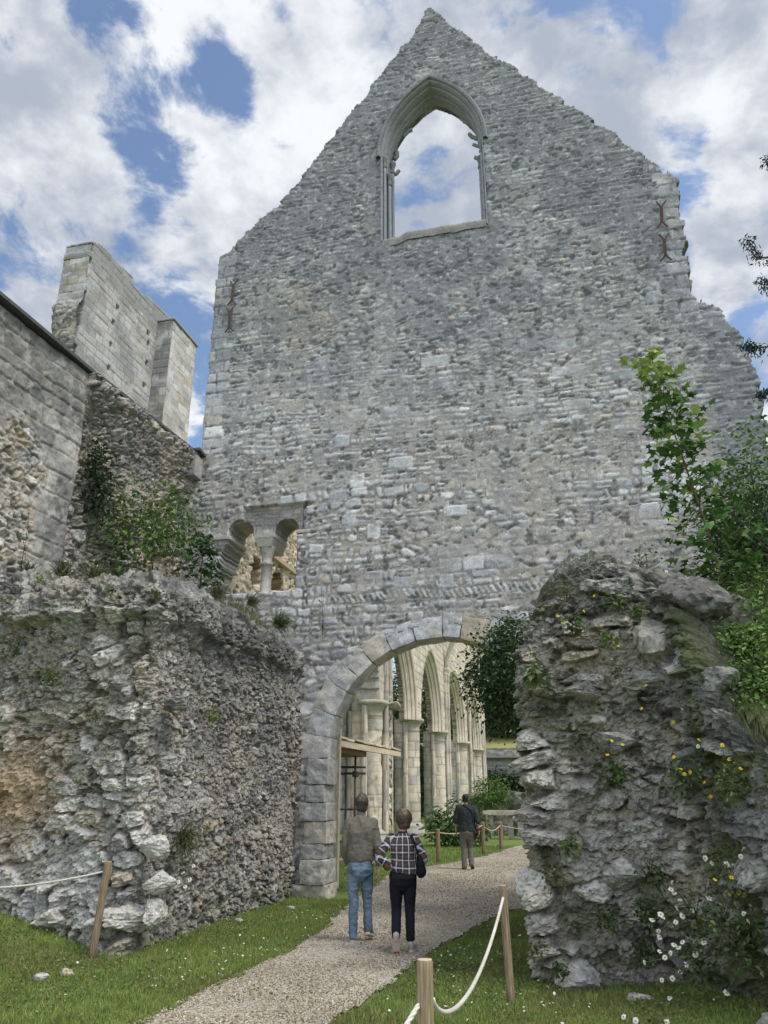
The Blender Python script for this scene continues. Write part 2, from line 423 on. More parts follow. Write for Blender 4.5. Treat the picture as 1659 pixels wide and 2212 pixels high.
inside &= ~((U > WIN[0]) & (U < WIN[1]) & (Z > sill) & (Z < 15))
twin = ((U > .84) & (U < 2.42) & (Z > 5.70) & (Z < 7.06)) | ((np.hypot(U-1.12, Z-7.05) < .28) & (Z > 7.0)) | ((np.hypot(U-2.15, Z-7.05) < .28) & (Z > 7.0))
twin |= in_poly(U+.3*jx, Z+.3*jz, [(.45, 5.62), (.85, 5.62), (.9, 6.9), (.78, 6.75), (.66, 6.4), (.55, 6.05)])
inside &= ~twin
inside &= ~((U < 2.3) & (Z < 4.2))
keep = inside[:-1, :-1] & inside[1:, :-1] & inside[:-1, 1:] & inside[1:, 1:]
F = grid_faces(*U.shape, keep)
def extrude_shell(U, Z, hgt, col, F, T, K=7, seed=3, frontsign=-1, todark=.9):
    """front height field + ragged sides + a plain back, as one vertex list (x, y, z)"""
    V = np.stack([U.ravel(), frontsign*hgt.ravel(), Z.ravel()], -1); C = col.reshape(-1, 3)
    be = boundary_edges(F); ids, inv = np.unique(be.ravel(), return_inverse=True); be2 = inv.reshape(-1, 2)
    n = len(ids); base = len(V); Vs = [V]; Cs = [C]; q = [F]
    rs = np.random.RandomState(seed)
    prev = ids
    for k in range(1, K+1):
        t = k/K; y = T*t
        P = V[ids].copy(); f = .05*(1 if k < K else .3)
        yy = np.full(n, y)
        P[:, 0] += f*2*(fbm2(yy*4+P[:, 2]*4, P[:, 0]*4+P[:, 2]*2.3, seed, 3)-.5); P[:, 2] += f*2*(fbm2(yy*4+P[:, 0]*4, P[:, 2]*4, seed+1, 3)-.5)
        P[:, 1] = y
        Vs.append(P); Cs.append(C[ids]*(.75+.4*fbm2(yy*6+P[:, 2]*5, P[:, 0]*5, seed+2, 3))[:, None])
        cur = base+(k-1)*n+np.arange(n)
        q.append(np.stack([prev[be2[:, 1]], prev[be2[:, 0]], cur[be2[:, 0]], cur[be2[:, 1]]], -1))
        prev = cur
    return np.concatenate(Vs), np.concatenate(Cs), np.concatenate(q)
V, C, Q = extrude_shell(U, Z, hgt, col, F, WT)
# plain back face, coarse
s2 = 5
Ub, Zb = U[::s2, ::s2], Z[::s2, ::s2]; ib = inside[::s2, ::s2]
kb = ib[:-1, :-1] & ib[1:, :-1] & ib[:-1, 1:] & ib[1:, 1:]
Fb = grid_faces(*Ub.shape, kb)[:, ::-1]+len(V)
V = np.concatenate([V, np.stack([Ub.ravel(), np.full(Ub.size, WT), Zb.ravel()], -1)]); C = np.concatenate([C, col[::s2, ::s2].reshape(-1, 3)])
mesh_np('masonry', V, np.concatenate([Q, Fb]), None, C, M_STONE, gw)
del U, Z, V, C, Q

# --- dressed arch of voussoirs, with its soffit
def block(mb, P8, seed, col, amp=.012, n=6, pit=0.0):
    """a dressed block from 8 corners (x0y0z0 .. order u,v,w), faces subdivided and weathered"""
    P8 = np.asarray(P8, float).reshape(2, 2, 2, 3)
    def tri(a, b, c):
        a = a[..., None]; b = b[..., None]; c = c[..., None]
        return (P8[0, 0, 0]*(1-a)*(1-b)*(1-c)+P8[1, 0, 0]*a*(1-b)*(1-c)+P8[0, 1, 0]*(1-a)*b*(1-c)+P8[1, 1, 0]*a*b*(1-c)
                + P8[0, 0, 1]*(1-a)*(1-b)*c+P8[1, 0, 1]*a*(1-b)*c+P8[0, 1, 1]*(1-a)*b*c+P8[1, 1, 1]*a*b*c)
    cen = P8.reshape(-1, 3).mean(0)
    t = np.linspace(0, 1, n+1); A, B = np.meshgrid(t, t)
    for ax in range(3):
        for side in (0., 1.):
            S = np.full_like(A, side)
            abc = [A, B]; abc.insert(ax, S)
            P = tri(*abc)
            e = np.minimum.reduce([np.minimum(q, 1-q) for q in (A, B)])
            P = P+(cen-P)*.018*(1-sst(0, .12, e))[..., None]
            D = (P-cen)/np.linalg.norm(P-cen, axis=-1, keepdims=True)
            nz = fbm3(P, 6, seed, 4)-.5
            P = P+D*(nz*2*amp+amp*.5*(fbm3(P, 22, seed+3, 3)-.5))[..., None]
            cc = np.asarray(col)*(.7+.6*fbm3(P, 9, seed+9, 4))[..., None]; cc = mix(cc, [.2, .2, .2], sst(.5, .65, fbm3(P, 4, seed+19, 4))*.45); cc = mix(cc, [.5, .42, .3], sst(.52, .65, fbm3(P, 3, seed+29, 3))*.35)
            f = grid_faces(n+1, n+1)
            if (side > .5) ^ (ax == 1): f = f[:, ::-1]
            mb.add(P.reshape(-1, 3), f, None, cc.reshape(-1, 3))
rs = np.random.RandomState(5)
ang = math.pi; k = 0
while ang > .02:
    w = rs.uniform(.15, .25); a2 = max(ang-w, 0)
    ro = ARC_R+rs.uniform(.42, .58); ri = ARC_R+rs.uniform(-.012, .012)
    g = .003
    pts = []
    yf = -.015-rs.uniform(0, .015)
    for (aa) in (ang-g/2, a2+g/2):
        for rr_ in (ri, ro):
            for yy in (yf, .58):
                pts.append((ARC_C+rr_*math.cos(aa), yy, ARC_Z+rr_*math.sin(aa)))
    mb = MB()
    c = np.array([[.60, .58, .54], [.56, .555, .55], [.60, .55, .47], [.55, .555, .565]][rs.randint(4)])*rs.uniform(.92, 1.06)
    if k == 9: c = np.array([.58, .50, .36])
    block(mb, pts, 100+k, c, amp=.028, n=18)
    mb.build('voussoir', M_STONE, gw, smooth=True)
    ang = a2; k += 1
# jamb piers of large blocks, worn at the foot
for side in (0, 1):
    z = -.12; k = 0
    while z < ARC_Z-.02:
        hh = min(rs.uniform(.26, .46), ARC_Z-z)
        if ARC_Z-z-hh < .15: hh = ARC_Z-z
        a = 2.72+rs.uniform(-.07, .14)-(.02 if z < .5 else 0); b = 3.21+rs.uniform(-.03, .04)+(.05 if z < .45 else 0)
        yf = -.07-rs.uniform(0, .05)-(.10 if z < .45 else 0)
        if side: a, b = 2*ARC_C-b, 2*ARC_C-a
        pts = [(x, y, q) for x in (a, b) for y in (yf, .55) for q in (z+.006, z+hh-.006)]
        c = np.array([[.47, .455, .42], [.40, .40, .39], [.50, .465, .40], [.36, .36, .36]][rs.randint(4)])
        mb = MB(); block(mb, pts, 200+k+side*50, c*1.02, amp=.042, n=18)
        mb.build('jamb_stone', M_STONE, gw, smooth=True)
        z += hh; k += 1

# --- upper window: hood, moulded orders, shafts and broken tracery
def sweep(mb, path, prof, col, seed=0, wob=.0):
    """sweep a profile (list of (outward, y)) along a path in the wall plane (x, z)"""
    P = np.asarray(path, float); n = len(P)
    T = np.gradient(P, axis=0); T /= np.linalg.norm(T, axis=1)[:, None]+1e-9
    Nn = np.stack([-T[:, 1], T[:, 0]], -1)      # left of travel = outward for a path running left-up-over-right
    V = []
    for i in range(n):
        for (o, y) in prof:
            w = wob*(random.random()-.5)
            V.append((P[i, 0]+Nn[i, 0]*(o+w), y+w, P[i, 1]+Nn[i, 1]*(o+w)))
    V = np.array(V); m = len(prof)
    i = np.arange(n-1)[:, None]*m; k = np.arange(m-1)[None]
    q = np.stack([i+k, i+k+1, i+m+k+1, i+m+k], -1).reshape(-1, 4)
    cc = np.asarray(col)*(.75+.5*fbm3(V*np.array([1, 1, 1]), 3, seed, 4))[:, None]
    mb.add(V, q, None, cc)
def dense(path, stp=.07):
    P = [np.array(p, float) for p in path]; out = [P[0]]
    for a, b in zip(P[:-1], P[1:]):
        k = max(1, int(np.linalg.norm(b-a)/stp))
        for j in range(1, k+1): out.append(a+(b-a)*j/k)
    return out
wc = np.array([.275, .285, .30])
frame = MB()
pth = dense(arch_path(WIN[0], WIN[1], WIN[2], WIN[3], 14.15))
sweep(frame, pth, [(.02, .0), (.02, -.04), (.0, -.04), (-.02, .02), (-.02, .10), (-.06, .12), (-.07, .2), (-.07, .25)], wc, 1, .008)
p2 = dense(arch_path(WIN[0]+.05, WIN[1]-.04, WIN[2]-.0, WIN[3]-.07, 14.15))
sweep(frame, p2, [(.0, .22), (-.01, .25), (-.01, .31), (-.04, .33), (-.05, .38), (-.05, .42)], wc*1.05, 2, .008)
p3 = dense(arch_path(WIN[0]+.09, WIN[1]-.07, WIN[2]-.0, WIN[3]-.12, 14.15))
sweep(frame, p3, [(.03, .40), (-.02, .44), (-.02, .50), (.0, .62)], wc*.98, 3, .02)
wf = frame.build('window_frame', M_ASH, gw, smooth=False)
hood = MB()
hp = dense(arch_path(WIN[0]-.04, WIN[1]+.04, WIN[2], WIN[3]+.06, 16.7))
sweep(hood, hp, [(.10, .02), (.10, -.05), (.05, -.11), (-.0, -.10), (-.03, -.03), (-.03, .05)], wc*.78, 4, .01)
hood.build('hood_mould', M_ASH, gw)
for (x, y, r, z1) in ((4.31, .07, .035, 16.45), (4.38, .27, .04, 16.05), (4.43, .46, .04, 16.6), (6.72, .07, .035, 16.4), (6.66, .27, .04, 16.1)):
    sh = MB()
    zz = np.linspace(14.12, z1, 14)
    sh.tube([(x, y, q) for q in zz], r, 10, wc*1.02)
    o = sh.build('window_shaft', M_ASH, gw, smooth=True)
    cp = MB(); cp.lathe([(r, z1-.02), (r*1.5, z1), (r*1.5, z1+.04), (r*1.1, z1+.06), (r*1.2, z1+.18), (r*2.0, z1+.28), (r*2.1, z1+.33), (0, z1+.34)], x, y, 12, wc*.7)
    cp.build('shaft_capital', M_ASH, o, smooth=True)
def tracery(pts, r, seed):
    mb = MB(); P = np.array(pts); 
    mb.tube(dense(P, .04), r, 7, wc*.95); V = mb.V[0]; V += .03*(np.stack([fbm3(V, 7, seed+k, 2) for k in range(3)], -1)-.5)
    mb.build('tracery_stub', M_ASH, gw, smooth=True)
def TW(x, y, yy=.62): p = on_plane(x, y, 1, yy); return (p[0], yy, p[2])
tracery([TW(846, 378), TW(856, 376), TW(862, 368)], .05, 1)
tracery([TW(851, 345), TW(858, 338), TW(857, 328)], .06, 2)
tracery([TW(1044, 304), TW(1020, 296), TW(1014, 290)], .055, 3)
tracery([TW(1030, 272), TW(1003, 262), TW(1000, 255)], .06, 4)
tracery([TW(1010, 246), TW(990, 244)], .05, 5)
tracery([TW(1046, 348), TW(1026, 340)], .05, 6)
tracery([TW(1044, 320), TW(1022, 312)], .045, 7)
tracery([TW(870, 296), TW(882, 284), TW(890, 280)], .06, 8)
sl = MB()
xs = np.linspace(4.55, 6.75, 40); 
for a, b in zip(xs[:-1], xs[1:]):
    pass
Uq, Tq = np.meshgrid(np.linspace(4.45, 6.76, 70), np.linspace(0, 1, 14))
zt = 14.17+.10*sst(4.6, 4.9, Uq)+.05*(fbm2(Uq*4, Tq*3, 5, 3)-.5)
prof_y = np.interp(Tq, [0, .2, .35, 1], [-.03, -.05, .04, WT]); prof_z = np.interp(Tq, [0, .2, .35, 1], [-.2, .0, .05, .02])
Vs = np.stack([Uq, prof_y, zt+prof_z+.03*(fbm2(Uq*9, Tq*9, 6, 2)-.5)], -1)
mesh_np('window_sill', Vs, grid_faces(*Uq.shape), None, np.tile([.27, .255, .235], (Uq.size, 1))*(.7+.6*fbm2(Uq*6, Tq*5, 8, 3)).reshape(-1, 1), M_STONE, gw)

# --- iron wall ties
def tie(pa, pb, nm=None):
    mb = MB(); a = np.array([pa[0], -.075, pa[1]]); b = np.array([pb[0], -.075, pb[1]]); c = (.085, .062, .055)
    ax = (b-a)/np.linalg.norm(b-a); sd = np.array([ax[2], 0, -ax[0]])
    L = np.linalg.norm(b-a)
    for sg in (-1, 1):
        off = sd*.018*sg
        off = off*.7; mb.tube([a+ax*.0+sd*.10*sg, a+ax*.07+sd*.05*sg, a+ax*.14+off, a+ax*L*.5+off*1.5, b-ax*.14+off, b-ax*.07+sd*.05*sg, b+sd*.11*sg], [.016, .019, .02, .022, .02, .019, .016], 6, c)
    mb.build('iron_tie', M_RUST, gw)
tie(gable(508, 610), gable(503, 662)); tie(gable(500, 667), gable(498, 720)); tie(gable(1427, 440), gable(1430, 495)); tie(gable(1433, 510), gable(1438, 567))

# --- twin opening: shaft, capital, impost slabs, reveals
tw = MB(); pc = np.array([.47, .45, .40])
tw.lathe([(.15, 5.66), (.15, 5.7), (.12, 5.72), (.115, 6.0), (.108, 6.32), (.132, 6.33), (.132, 6.38), (.102, 6.39), (.115, 6.5), (.145, 6.62), (.165, 6.68), (.175, 6.74)], 1.67, .24, 20, pc)
shaft = tw.build('twin_window_column', M_ASH, gw, smooth=True)
cb = MB()
prof = [(.18, 6.62), (.22, 6.66), (.30, 6.80), (.30, 6.90)]
for (h0, h1, a, b, yo) in ((6.70, 6.90, .14, .215, 0), (6.90, 7.0, .23, .23, 0)):
    v = [(1.66+sx*r_, (.0 if sy < 0 else WT-.1)+(sy*(r_-.3)*.4 if sy < 0 else 0), hz) for (r_, hz) in ((a, h0), (b, h1)) for sx in (-1, 1) for sy in (-1, 1)]
    cb.add(v, [[0, 1, 3, 2], [4, 6, 7, 5], [0, 2, 6, 4], [1, 5, 7, 3], [0, 4, 5, 1], [2, 3, 7, 6]], None, pc*.95)
cb.build('impost_capital', M_ASH, gw)
im = MB()
im.box((.50, -.05, 6.90), (.90, WT, 6.99), pc, bev=.01)
im.build('impost_slab', M_ASH, gw)
im = MB(); im.box((2.40, -.02, 6.92), (2.68, WT, 7.0), pc, bev=.01)
im.build('impost_slab', M_ASH, gw)
P_TYMP = np.array([[.48, .46, .42], [.42, .41, .39], [.50, .45, .37], [.36, .35, .34]])
# tympanum set back between the two small arches
Uq, Zq = np.meshgrid(np.arange(.78, 2.5, .015), np.arange(6.98, 7.66, .015))
mk = ~((np.hypot(Uq-1.12, Zq-7.05) < .26) | (np.hypot(Uq-2.15, Zq-7.05) < .26) | ((Zq < 7.05) & (np.abs(Uq-1.12) < .26)) | ((Zq < 7.05) & (np.abs(Uq-2.15) < .26)))
kp = mk[:-1, :-1] & mk[1:, :-1] & mk[:-1, 1:] & mk[1:, 1:]
_d, _r, _x, _z = coursed(Uq, Zq, 403, (.14, .22), (.16, .4), joint=.02, rad=.03, warp=.05, split=.2, fine=.015)
hq = .05*(fbm2(Uq*5, Zq*5, 3, 4)-.5)+.02*sst(0, .02, _d)*_r[1]
cq = mix([.33, .305, .265], palette(_r[0], P_TYMP, [30, 30, 20, 20]), sst(0, .02, _d))*(.65+.7*fbm2(Uq*6, Zq*6, 4, 4))[..., None]; cq = mix(cq, [.2, .19, .18], sst(.45, .6, fbm2(Uq*2.2, Zq*2.2, 7, 4))*.5)
Vt, Ct, Qt = extrude_shell(Uq, Zq, hq-.10, cq, grid_faces(*Uq.shape, kp), WT-.05, 6)
Ct = Ct
mesh_np('tympanum', Vt, Qt, None, Ct, M_STONE, gw)
# ================================================================== GROUND LEVELS
def zg(e, n):
    e = np.asarray(e, float); n = np.asarray(n, float)
    z = .36*sst(2.5, .7, e)*sst(-10, -6.5, n)*(1-sst(-4, -2, n))
    z = z+.10*sst(7.3, 9.4, e)*sst(-9, -7, n)*(1-sst(-6, -4, n))
    return z
# ================================================================== RUBBLE WALLS
def rubble(S, Z, seed, layers, und=.07, mort=(.37, .345, .30), crag=.02, chip=1.0, cream=1.0):
    h = und*2*(fbm2(S*.8, Z*.8, seed, 3)-.5)+crag*2*(fbm2(S*4.5, Z*4.5, seed+1, 4, .6)-.5)+.03*(np.abs(fbm2(S*11, Z*14, seed+4, 3, .6)-.5)*4-.6)
    mv = fbm2(S*2.2, Z*2.2, seed+2, 4)
    col = np.asarray(mort)*(.65+.7*mv)[..., None]
    top = np.zeros_like(S)
    for q, (sx, sz, p, amp, pal, wts) in enumerate(layers):
        sd = seed+100*(q+1)
        Sw = S+.40*sx*2*(fbm2(S/sx*1.1, Z/sx*1.1, sd, 3)-.5); Zw = Z+.40*sz*2*(fbm2(S/sx*1.1, Z/sx*1.1, sd+3, 3)-.5)
        e, f1, rnd, lx, lz = voro(Sw, Zw, sx, sz, sd+7)
        pm = p(S, Z) if callable(p) else p
        m = min(sx, sz); dd = e*m*.55-.008
        pres = (rnd[0] < pm)
        prof = sst(0, .11*m, dd+.05*m*(fbm2(S*15, Z*15, sd+10, 2)-.5))*pres
        ridge = np.abs(fbm2(S/m*1.3+rnd[1]*20, Z/m*1.3+rnd[2]*20, sd+11, 3)-.5)*2
        facet = (rnd[2]-.5)*1.1*lx+(rnd[3]-.35)*1.0*lz
        r2_ = np.abs(fbm2(S/m*2.9+rnd[1]*31, Z/m*3.6, sd+12, 3, .6)-.5)*2
        amp = amp*.72
        prof = prof*(1-.75*sst(.50, .62, fbm2(S*1.7, Z*1.7, sd+15, 4)))
        hh = prof*(amp*(.30+.75*rnd[1])+np.clip(facet, -amp, amp)*.8+amp*.55*(ridge-.3)+amp*.6*(r2_-.25))
        h = h*(1-.55*prof)+hh
        dl = np.exp(-((dd+.004)/(.05*m+.006))**2)*pm if np.ndim(pm) else np.exp(-((dd+.004)/(.05*m+.006))**2)
        col = mix(col, np.asarray(mort)*.3, dl*.7*(rnd[0] < pm))
        sc = palette(rnd[3], pal, wts)*(.72+.28*rnd[1]+.30*(fbm2(S*9, Z*9, sd+13, 3)-.2))[..., None]
        col = mix(col, sc, sst(.2, .6, prof)); top = np.maximum(top, prof)
    for (cx_, cz_, ca_) in ((.085, .060, .012), (.036, .028, .006)):     # angular chips and fractures
        e, f1, rnd, lx, lz = voro(S+.03*(fbm2(S*7, Z*7, seed+31, 2)-.5), Z+.03*(fbm2(S*7, Z*7, seed+32, 2)-.5), cx_, cz_, seed+33, .95)
        h = h+chip*(ca_*((rnd[0]-.5)*1.1)+np.clip((rnd[1]-.5)*.9*lx+(rnd[2]-.5)*1.1*lz, -ca_, ca_))
        col = col*(.88+.24*rnd[3])[..., None]
    col = mix(col, [.50, .43, .33], sst(.54, .68, fbm2(S*.9, Z*1.1, seed+35, 4))*.38*cream)
    cav = sst(.52, .66, fbm2(S*5.5, Z*7.5, seed+36, 4, .6))*(1-top*.8); col = mix(col, [.075, .07, .06], cav*.75*(.5+.5*chip)); h = h-.05*cav*chip
    return h, col, top
def smooth_path(pts, r=.25, stp=.016):
    P = np.array(dense(pts, stp)); k = max(1, int(r/stp)); w = np.hanning(2*k+1); w /= w.sum()
    Q = np.stack([np.convolve(np.pad(P[:, a], k, 'edge'), w, 'valid') for a in (0, 1)], -1)
    d = np.concatenate([[0], np.cumsum(np.linalg.norm(np.diff(Q, axis=0), axis=1))])
    s = np.arange(0, d[-1], stp)
    return np.stack([np.interp(s, d, Q[:, 0]), np.interp(s, d, Q[:, 1])], -1), s
def rubble_wall(name, pts, H, back, patt, mat, parent=None, r=.25, stp=.0145, zb=-.15, rad=.3, batter=0.0, sag=.22):
    """rubble surface that climbs the wall face, rolls over the top and runs back over it"""
    Q, s = smooth_path(pts, r, stp)
    T = np.gradient(Q, axis=0); T /= np.linalg.norm(T, axis=1)[:, None]
    Nn = np.stack([T[:, 1], -T[:, 0]], -1)
    k = 25; w = np.hanning(2*k+1); w /= w.sum()
    Nn = np.stack([np.convolve(np.pad(Nn[:, a], k, 'edge'), w, 'valid') for a in (0, 1)], -1); Nn /= np.linalg.norm(Nn, axis=1)[:, None]
    Hs = H(s)
    tmax = Hs.max()+back-zb
    t = np.arange(zb, zb+tmax, stp)
    S, Tt = np.meshgrid(s, t); HH = np.broadcast_to(Hs, S.shape)
    a = np.clip((Tt-(HH-rad))/(rad*math.pi/2), 0, 1)*math.pi/2
    up = np.where(Tt < HH-rad, Tt, HH-rad+rad*np.sin(a)); over = np.maximum(Tt-(HH-rad)-rad*math.pi/2, 0)
    inn = rad*(1-np.cos(a))+over
    h, col = patt(S, Tt, HH)
    nz = np.sin(a); no = np.cos(a)
    off = -inn+h*no+batter*np.maximum(HH-up, 0)
    x = Q[:, 0][None]+Nn[:, 0][None]*off; y = Q[:, 1][None]+Nn[:, 1][None]*off
    z = up+h*nz-sag*np.maximum(h, -.02)*no
    V = np.stack([x, y, z], -1)
    return mesh_np(name, V, grid_faces(*S.shape), None, col, mat, parent, False)
P_GREY = np.array([[.47, .46, .43], [.38, .375, .355], [.30, .30, .295], [.43, .385, .31], [.55, .54, .51], [.24, .24, .24]])
P_PALE = np.array([[.55, .54, .51], [.47, .46, .44], [.60, .585, .55], [.46, .41, .33], [.36, .355, .345]])
P_FLINT = np.array([[.40, .39, .365], [.30, .30, .295], [.50, .485, .45], [.21, .21, .21], [.42, .37, .29]])
def crust(col, m, c=(.15, .15, .155)): return mix(col, c, np.clip(m, 0, 1))

lw = thing('low_rubble_wall', 'thick broken rubble wall left of the path with a pale stone corner and flint nodules along its path side', 'ruin wall')
LC = 2.85                                     # path length at the corner
def patt_left(S, T, H):
    endf = 1-sst(LC-.15, LC+.35, S+.25*(fbm2(S*1.2, T*1.2, 5, 2)-.5))   # 1 on the end face
    corner = np.exp(-((S-LC+.25)/.5)**2)
    h, c, m = rubble(S, T, 31, [
        (.14, .10, lambda s, t: .55*endf+.05, .05, P_GREY, [20, 22, 12, 22, 12, 4]),
        (.36, .22, lambda s, t: endf*(.36+.45*corner), .11, P_PALE, [26, 20, 22, 12, 14]),
        (.62, .40, lambda s, t: endf*(.18*(t < 1.0)+.12+.2*corner*(t < 1.2)), .15, P_PALE, [30, 24, 20, 6, 16])], und=.10)
    h2_, c2, m2 = rubble(S, T, 57, [
        (.17, .13, .55, .06, P_GREY, [16, 22, 16, 18, 14, 8]),
        (.115, .085, lambda s, t: (.78*(1-sst(3.2, 3.9, t))+.3)*(.35+.75*sst(.40, .52, fbm2(s*1.3, t*1.3, 99, 3))), .05, P_FLINT, [26, 24, 22, 12, 10]),
        (.27, .17, lambda s, t: .16+.2*sst(.5, .6, fbm2(s*.9, t*.9, 98, 3)), .075, P_FLINT, [24, 26, 20, 12, 16])], und=.08, mort=(.36, .35, .325), crag=.012, chip=.35, cream=.3)
    h2_ = h2_+.05*np.sin(T*2.2+S)
    w = endf
    h = h*w+h2_*(1-w); c = mix(c2, c, w)
    och = w*sst(.44, .6, fbm2(S*.9, T*1.0, 83, 3))*np.exp(-((T-1.75)/.75)**2)*sst(2.0, .9, S)
    c = mix(c, [.45, .32, .18], och*.75)
    wm = sst(.5, .68, fbm2(S*1.1, T*.9, 84, 4))*(1-w)*(T < 3); c = mix(c, [.40, .33, .235], wm*.2)
    tp = sst(-.75, -.1, T-H+.5*(fbm2(S*1.5, T*1.5, 85, 3)-.5))
    ledge = sst(-.62, -.42, T-H)*(1-sst(.1, .5, T-H))
    h = h+ledge*.10*(.5+fbm2(S*1.3, T*.0+3, 86, 3))-.05*np.exp(-((T-H+.85)/.22)**2)
    hr = h+tp*.07*(np.abs(fbm2(S*6, T*8, 87, 4, .6)-.5)*4-.5)
    lic = sst(.40, .62, fbm2(S*2.2, T*2.2, 88, 5, .6)+.12*(1-w)*sst(1.2, 3.4, T)-.10)
    dk = tp*(.45+.5*lic)+.45*lic*sst(1.4, 3.2, T)*(.6+.6*(1-w))
    c = crust(c, dk*.85, (.14, .138, .135))
    c = crust(c, sst(.60, .70, fbm2(S*13, T*13, 89, 3, .6))*.3*tp, (.5, .5, .48))
    c = crust(c, sst(.5, .62, fbm2(S*3, T*3, 90, 4))*tp*sst(0, .3, T-H+.1)*.8, (.10, .115, .045))
    c = c*(1-.10*sst(.35, .0, T))[..., None]
    c = crust(c, sst(.52, .64, fbm2(S*4, T*4, 94, 4))*sst(.55, .1, T)*.5, (.12, .14, .06))
    return hr, c*np.array([.93, .925, .91])*(1-.10*(1-w))[..., None]
def H_left(s):
    return np.interp(s, [0, 1.6, LC, 4.0, 6.2, 8.6], [4.62, 4.5, 4.42, 4.45, 4.5, 4.42])+.16*(fbm2(s*1.7, s*0, 95, 3)-.5)
rubble_wall('rubble_face', [(-.25, -5.35), (2.58, -5.5), (2.62, .1)], H_left, 1.2, patt_left, M_FLINT, lw)

pw = thing('rubble_pier', 'tall broken rubble pier right of the path with flat ledges and wild flowers', 'ruin wall')
def patt_right(S, T, H):
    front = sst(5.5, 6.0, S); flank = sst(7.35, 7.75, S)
    h, c, m = rubble(S, T, 131, [
        (.16, .10, .5, .05, P_GREY, [14, 26, 24, 10, 14, 8]),
        (.42, .17, lambda s, t: .42-.12*flank, .13, P_GREY, [22, 26, 18, 8, 20, 6]),
        (.60, .30, lambda s, t: .20+.06*flank, .17, P_GREY, [20, 26, 24, 4, 16, 10])], und=.13, mort=(.335, .32, .285))
    bed = fbm2(S*.9, T*4.5, 141, 4)
    h = h+.15*(bed-.5)
    edge = np.exp(-((S-5.85)/.35)**2)
    hl, cl, ml = rubble(S, T, 161, [(.5, .2, .85, .16, P_PALE, [26, 22, 26, 6, 18])], und=.05)
    e2 = edge*sst(2.6, 2.2, T)
    h = h*(1-e2)+hl*e2; c = mix(c, cl, e2)
    tp = sst(-.9, -.05, T-H+.5*(fbm2(S*1.6, T*1.6, 145, 3)-.5))
    h = h+tp*.06*(np.abs(fbm2(S*6, T*8, 146, 4, .6)-.5)*4-.5)
    lic = sst(.42, .6, fbm2(S*2.0, T*2.4, 147, 5, .6)+.10*flank)
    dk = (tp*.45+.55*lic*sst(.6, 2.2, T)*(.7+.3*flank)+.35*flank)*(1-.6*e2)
    c = crust(c, dk*.8, (.13, .13, .125))
    c = crust(c, sst(.57, .66, fbm2(S*9, T*9, 149, 4, .6))*.4*np.maximum(flank, tp), (.52, .53, .52))
    c = crust(c, sst(.56, .64, fbm2(S*2.7, T*2.7, 150, 4))*(.5+.4*flank), (.085, .10, .04))
    c = crust(c, sst(.5, .65, fbm2(S*4, T*4, 151, 4))*sst(.6, .1, T)*.6, (.10, .12, .05))
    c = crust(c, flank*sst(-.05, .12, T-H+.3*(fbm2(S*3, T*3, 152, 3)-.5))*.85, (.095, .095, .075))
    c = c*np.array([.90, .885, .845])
    return h, c
def H_right(s):
    return np.interp(s, [0, 5.3, 5.75, 6.1, 6.5, 6.95, 7.25, 7.5, 7.75, 8.1, 8.6, 9.7, 12], [3.6, 3.3, 3.55, 4.05, 4.32, 4.3, 4.15, 3.7, 3.1, 2.45, 2.15, 1.7, 1.2])+.22*(fbm2(s*1.9, s*0, 155, 3)-.5)
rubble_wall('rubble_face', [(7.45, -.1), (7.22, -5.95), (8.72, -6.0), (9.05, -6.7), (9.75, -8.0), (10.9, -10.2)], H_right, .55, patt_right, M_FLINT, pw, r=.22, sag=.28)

# big loose blocks lying on / against the walls
def rock(name, label, cat, c, size, seed, col=(.3, .3, .3), rz=0, parent=None, sub=4, mat=None, crusty=.5, group=None):
    bm = bmesh.new(); bmesh.ops.create_icosphere(bm, subdivisions=sub, radius=1)
    V = np.array([v.co[:] for v in bm.verts]); T = np.array([[v.index for v in f.verts] for f in bm.faces]); bm.free()
    rs = np.random.RandomState(seed)
    r = np.full(len(V), 9.0)
    for k in range(11):                        # cut by planes: an angular block
        n = rs.normal(size=3); n /= np.linalg.norm(n); dd = V@n
        r = np.minimum(r, np.where(dd > .05, rs.uniform(.62, .9)/np.maximum(dd, .05), 9))
    r = np.minimum(r, 1.15); V = V*r[:, None]
    V = V*(1+.10*(fbm3(V, 9, seed+8, 3)-.5)+.16*(fbm3(V, 3, seed, 4, .6)-.5)*2+.14*(np.abs(fbm3(V*np.array([1, 1, 2.]), 3.5, seed+7, 3, .6)-.5)*3-.5))[:, None]
    cc = np.asarray(col)*(.7+.6*fbm3(V, 3, seed+1, 4))[:, None]
    cc = cc*np.array([1, .975, .93]); cc = mix(cc, [.12, .12, .115], sst(.45, .65, fbm3(V, 2.2, seed+2, 4))*crusty); cc = mix(cc, [.5, .5, .48], sst(.62, .7, fbm3(V, 6, seed+3, 3))*.4)
    V = V*np.asarray(size)
    a = rz; V = np.stack([V[:, 0]*math.cos(a)-V[:, 1]*math.sin(a), V[:, 0]*math.sin(a)+V[:, 1]*math.cos(a), V[:, 2]], -1)
    o = mesh_np(name, V, None, T, cc, mat or M_FLINT, parent, False, False)
    if parent is None:
        o.location = c; tag(o, label, cat, group)
    else: o.data.transform(Matrix.Translation(Vector(c)-parent.location))
    return o
p = on_plane(1500, 1300, 1, -5.95); rock('boulder', 'big dark lichened block perched on the right shoulder of the rubble pier', 'boulder', (p[0], -6.0, p[2]+.03), (.36, .36, .27), 4, (.125, .12, .115), .2)
rock('boulder', 'pale smooth block under the perched dark block on the rubble pier', 'boulder', (8.72, -6.0, 3.22), (.22, .2, .27), 9, (.36, .345, .31), .4)
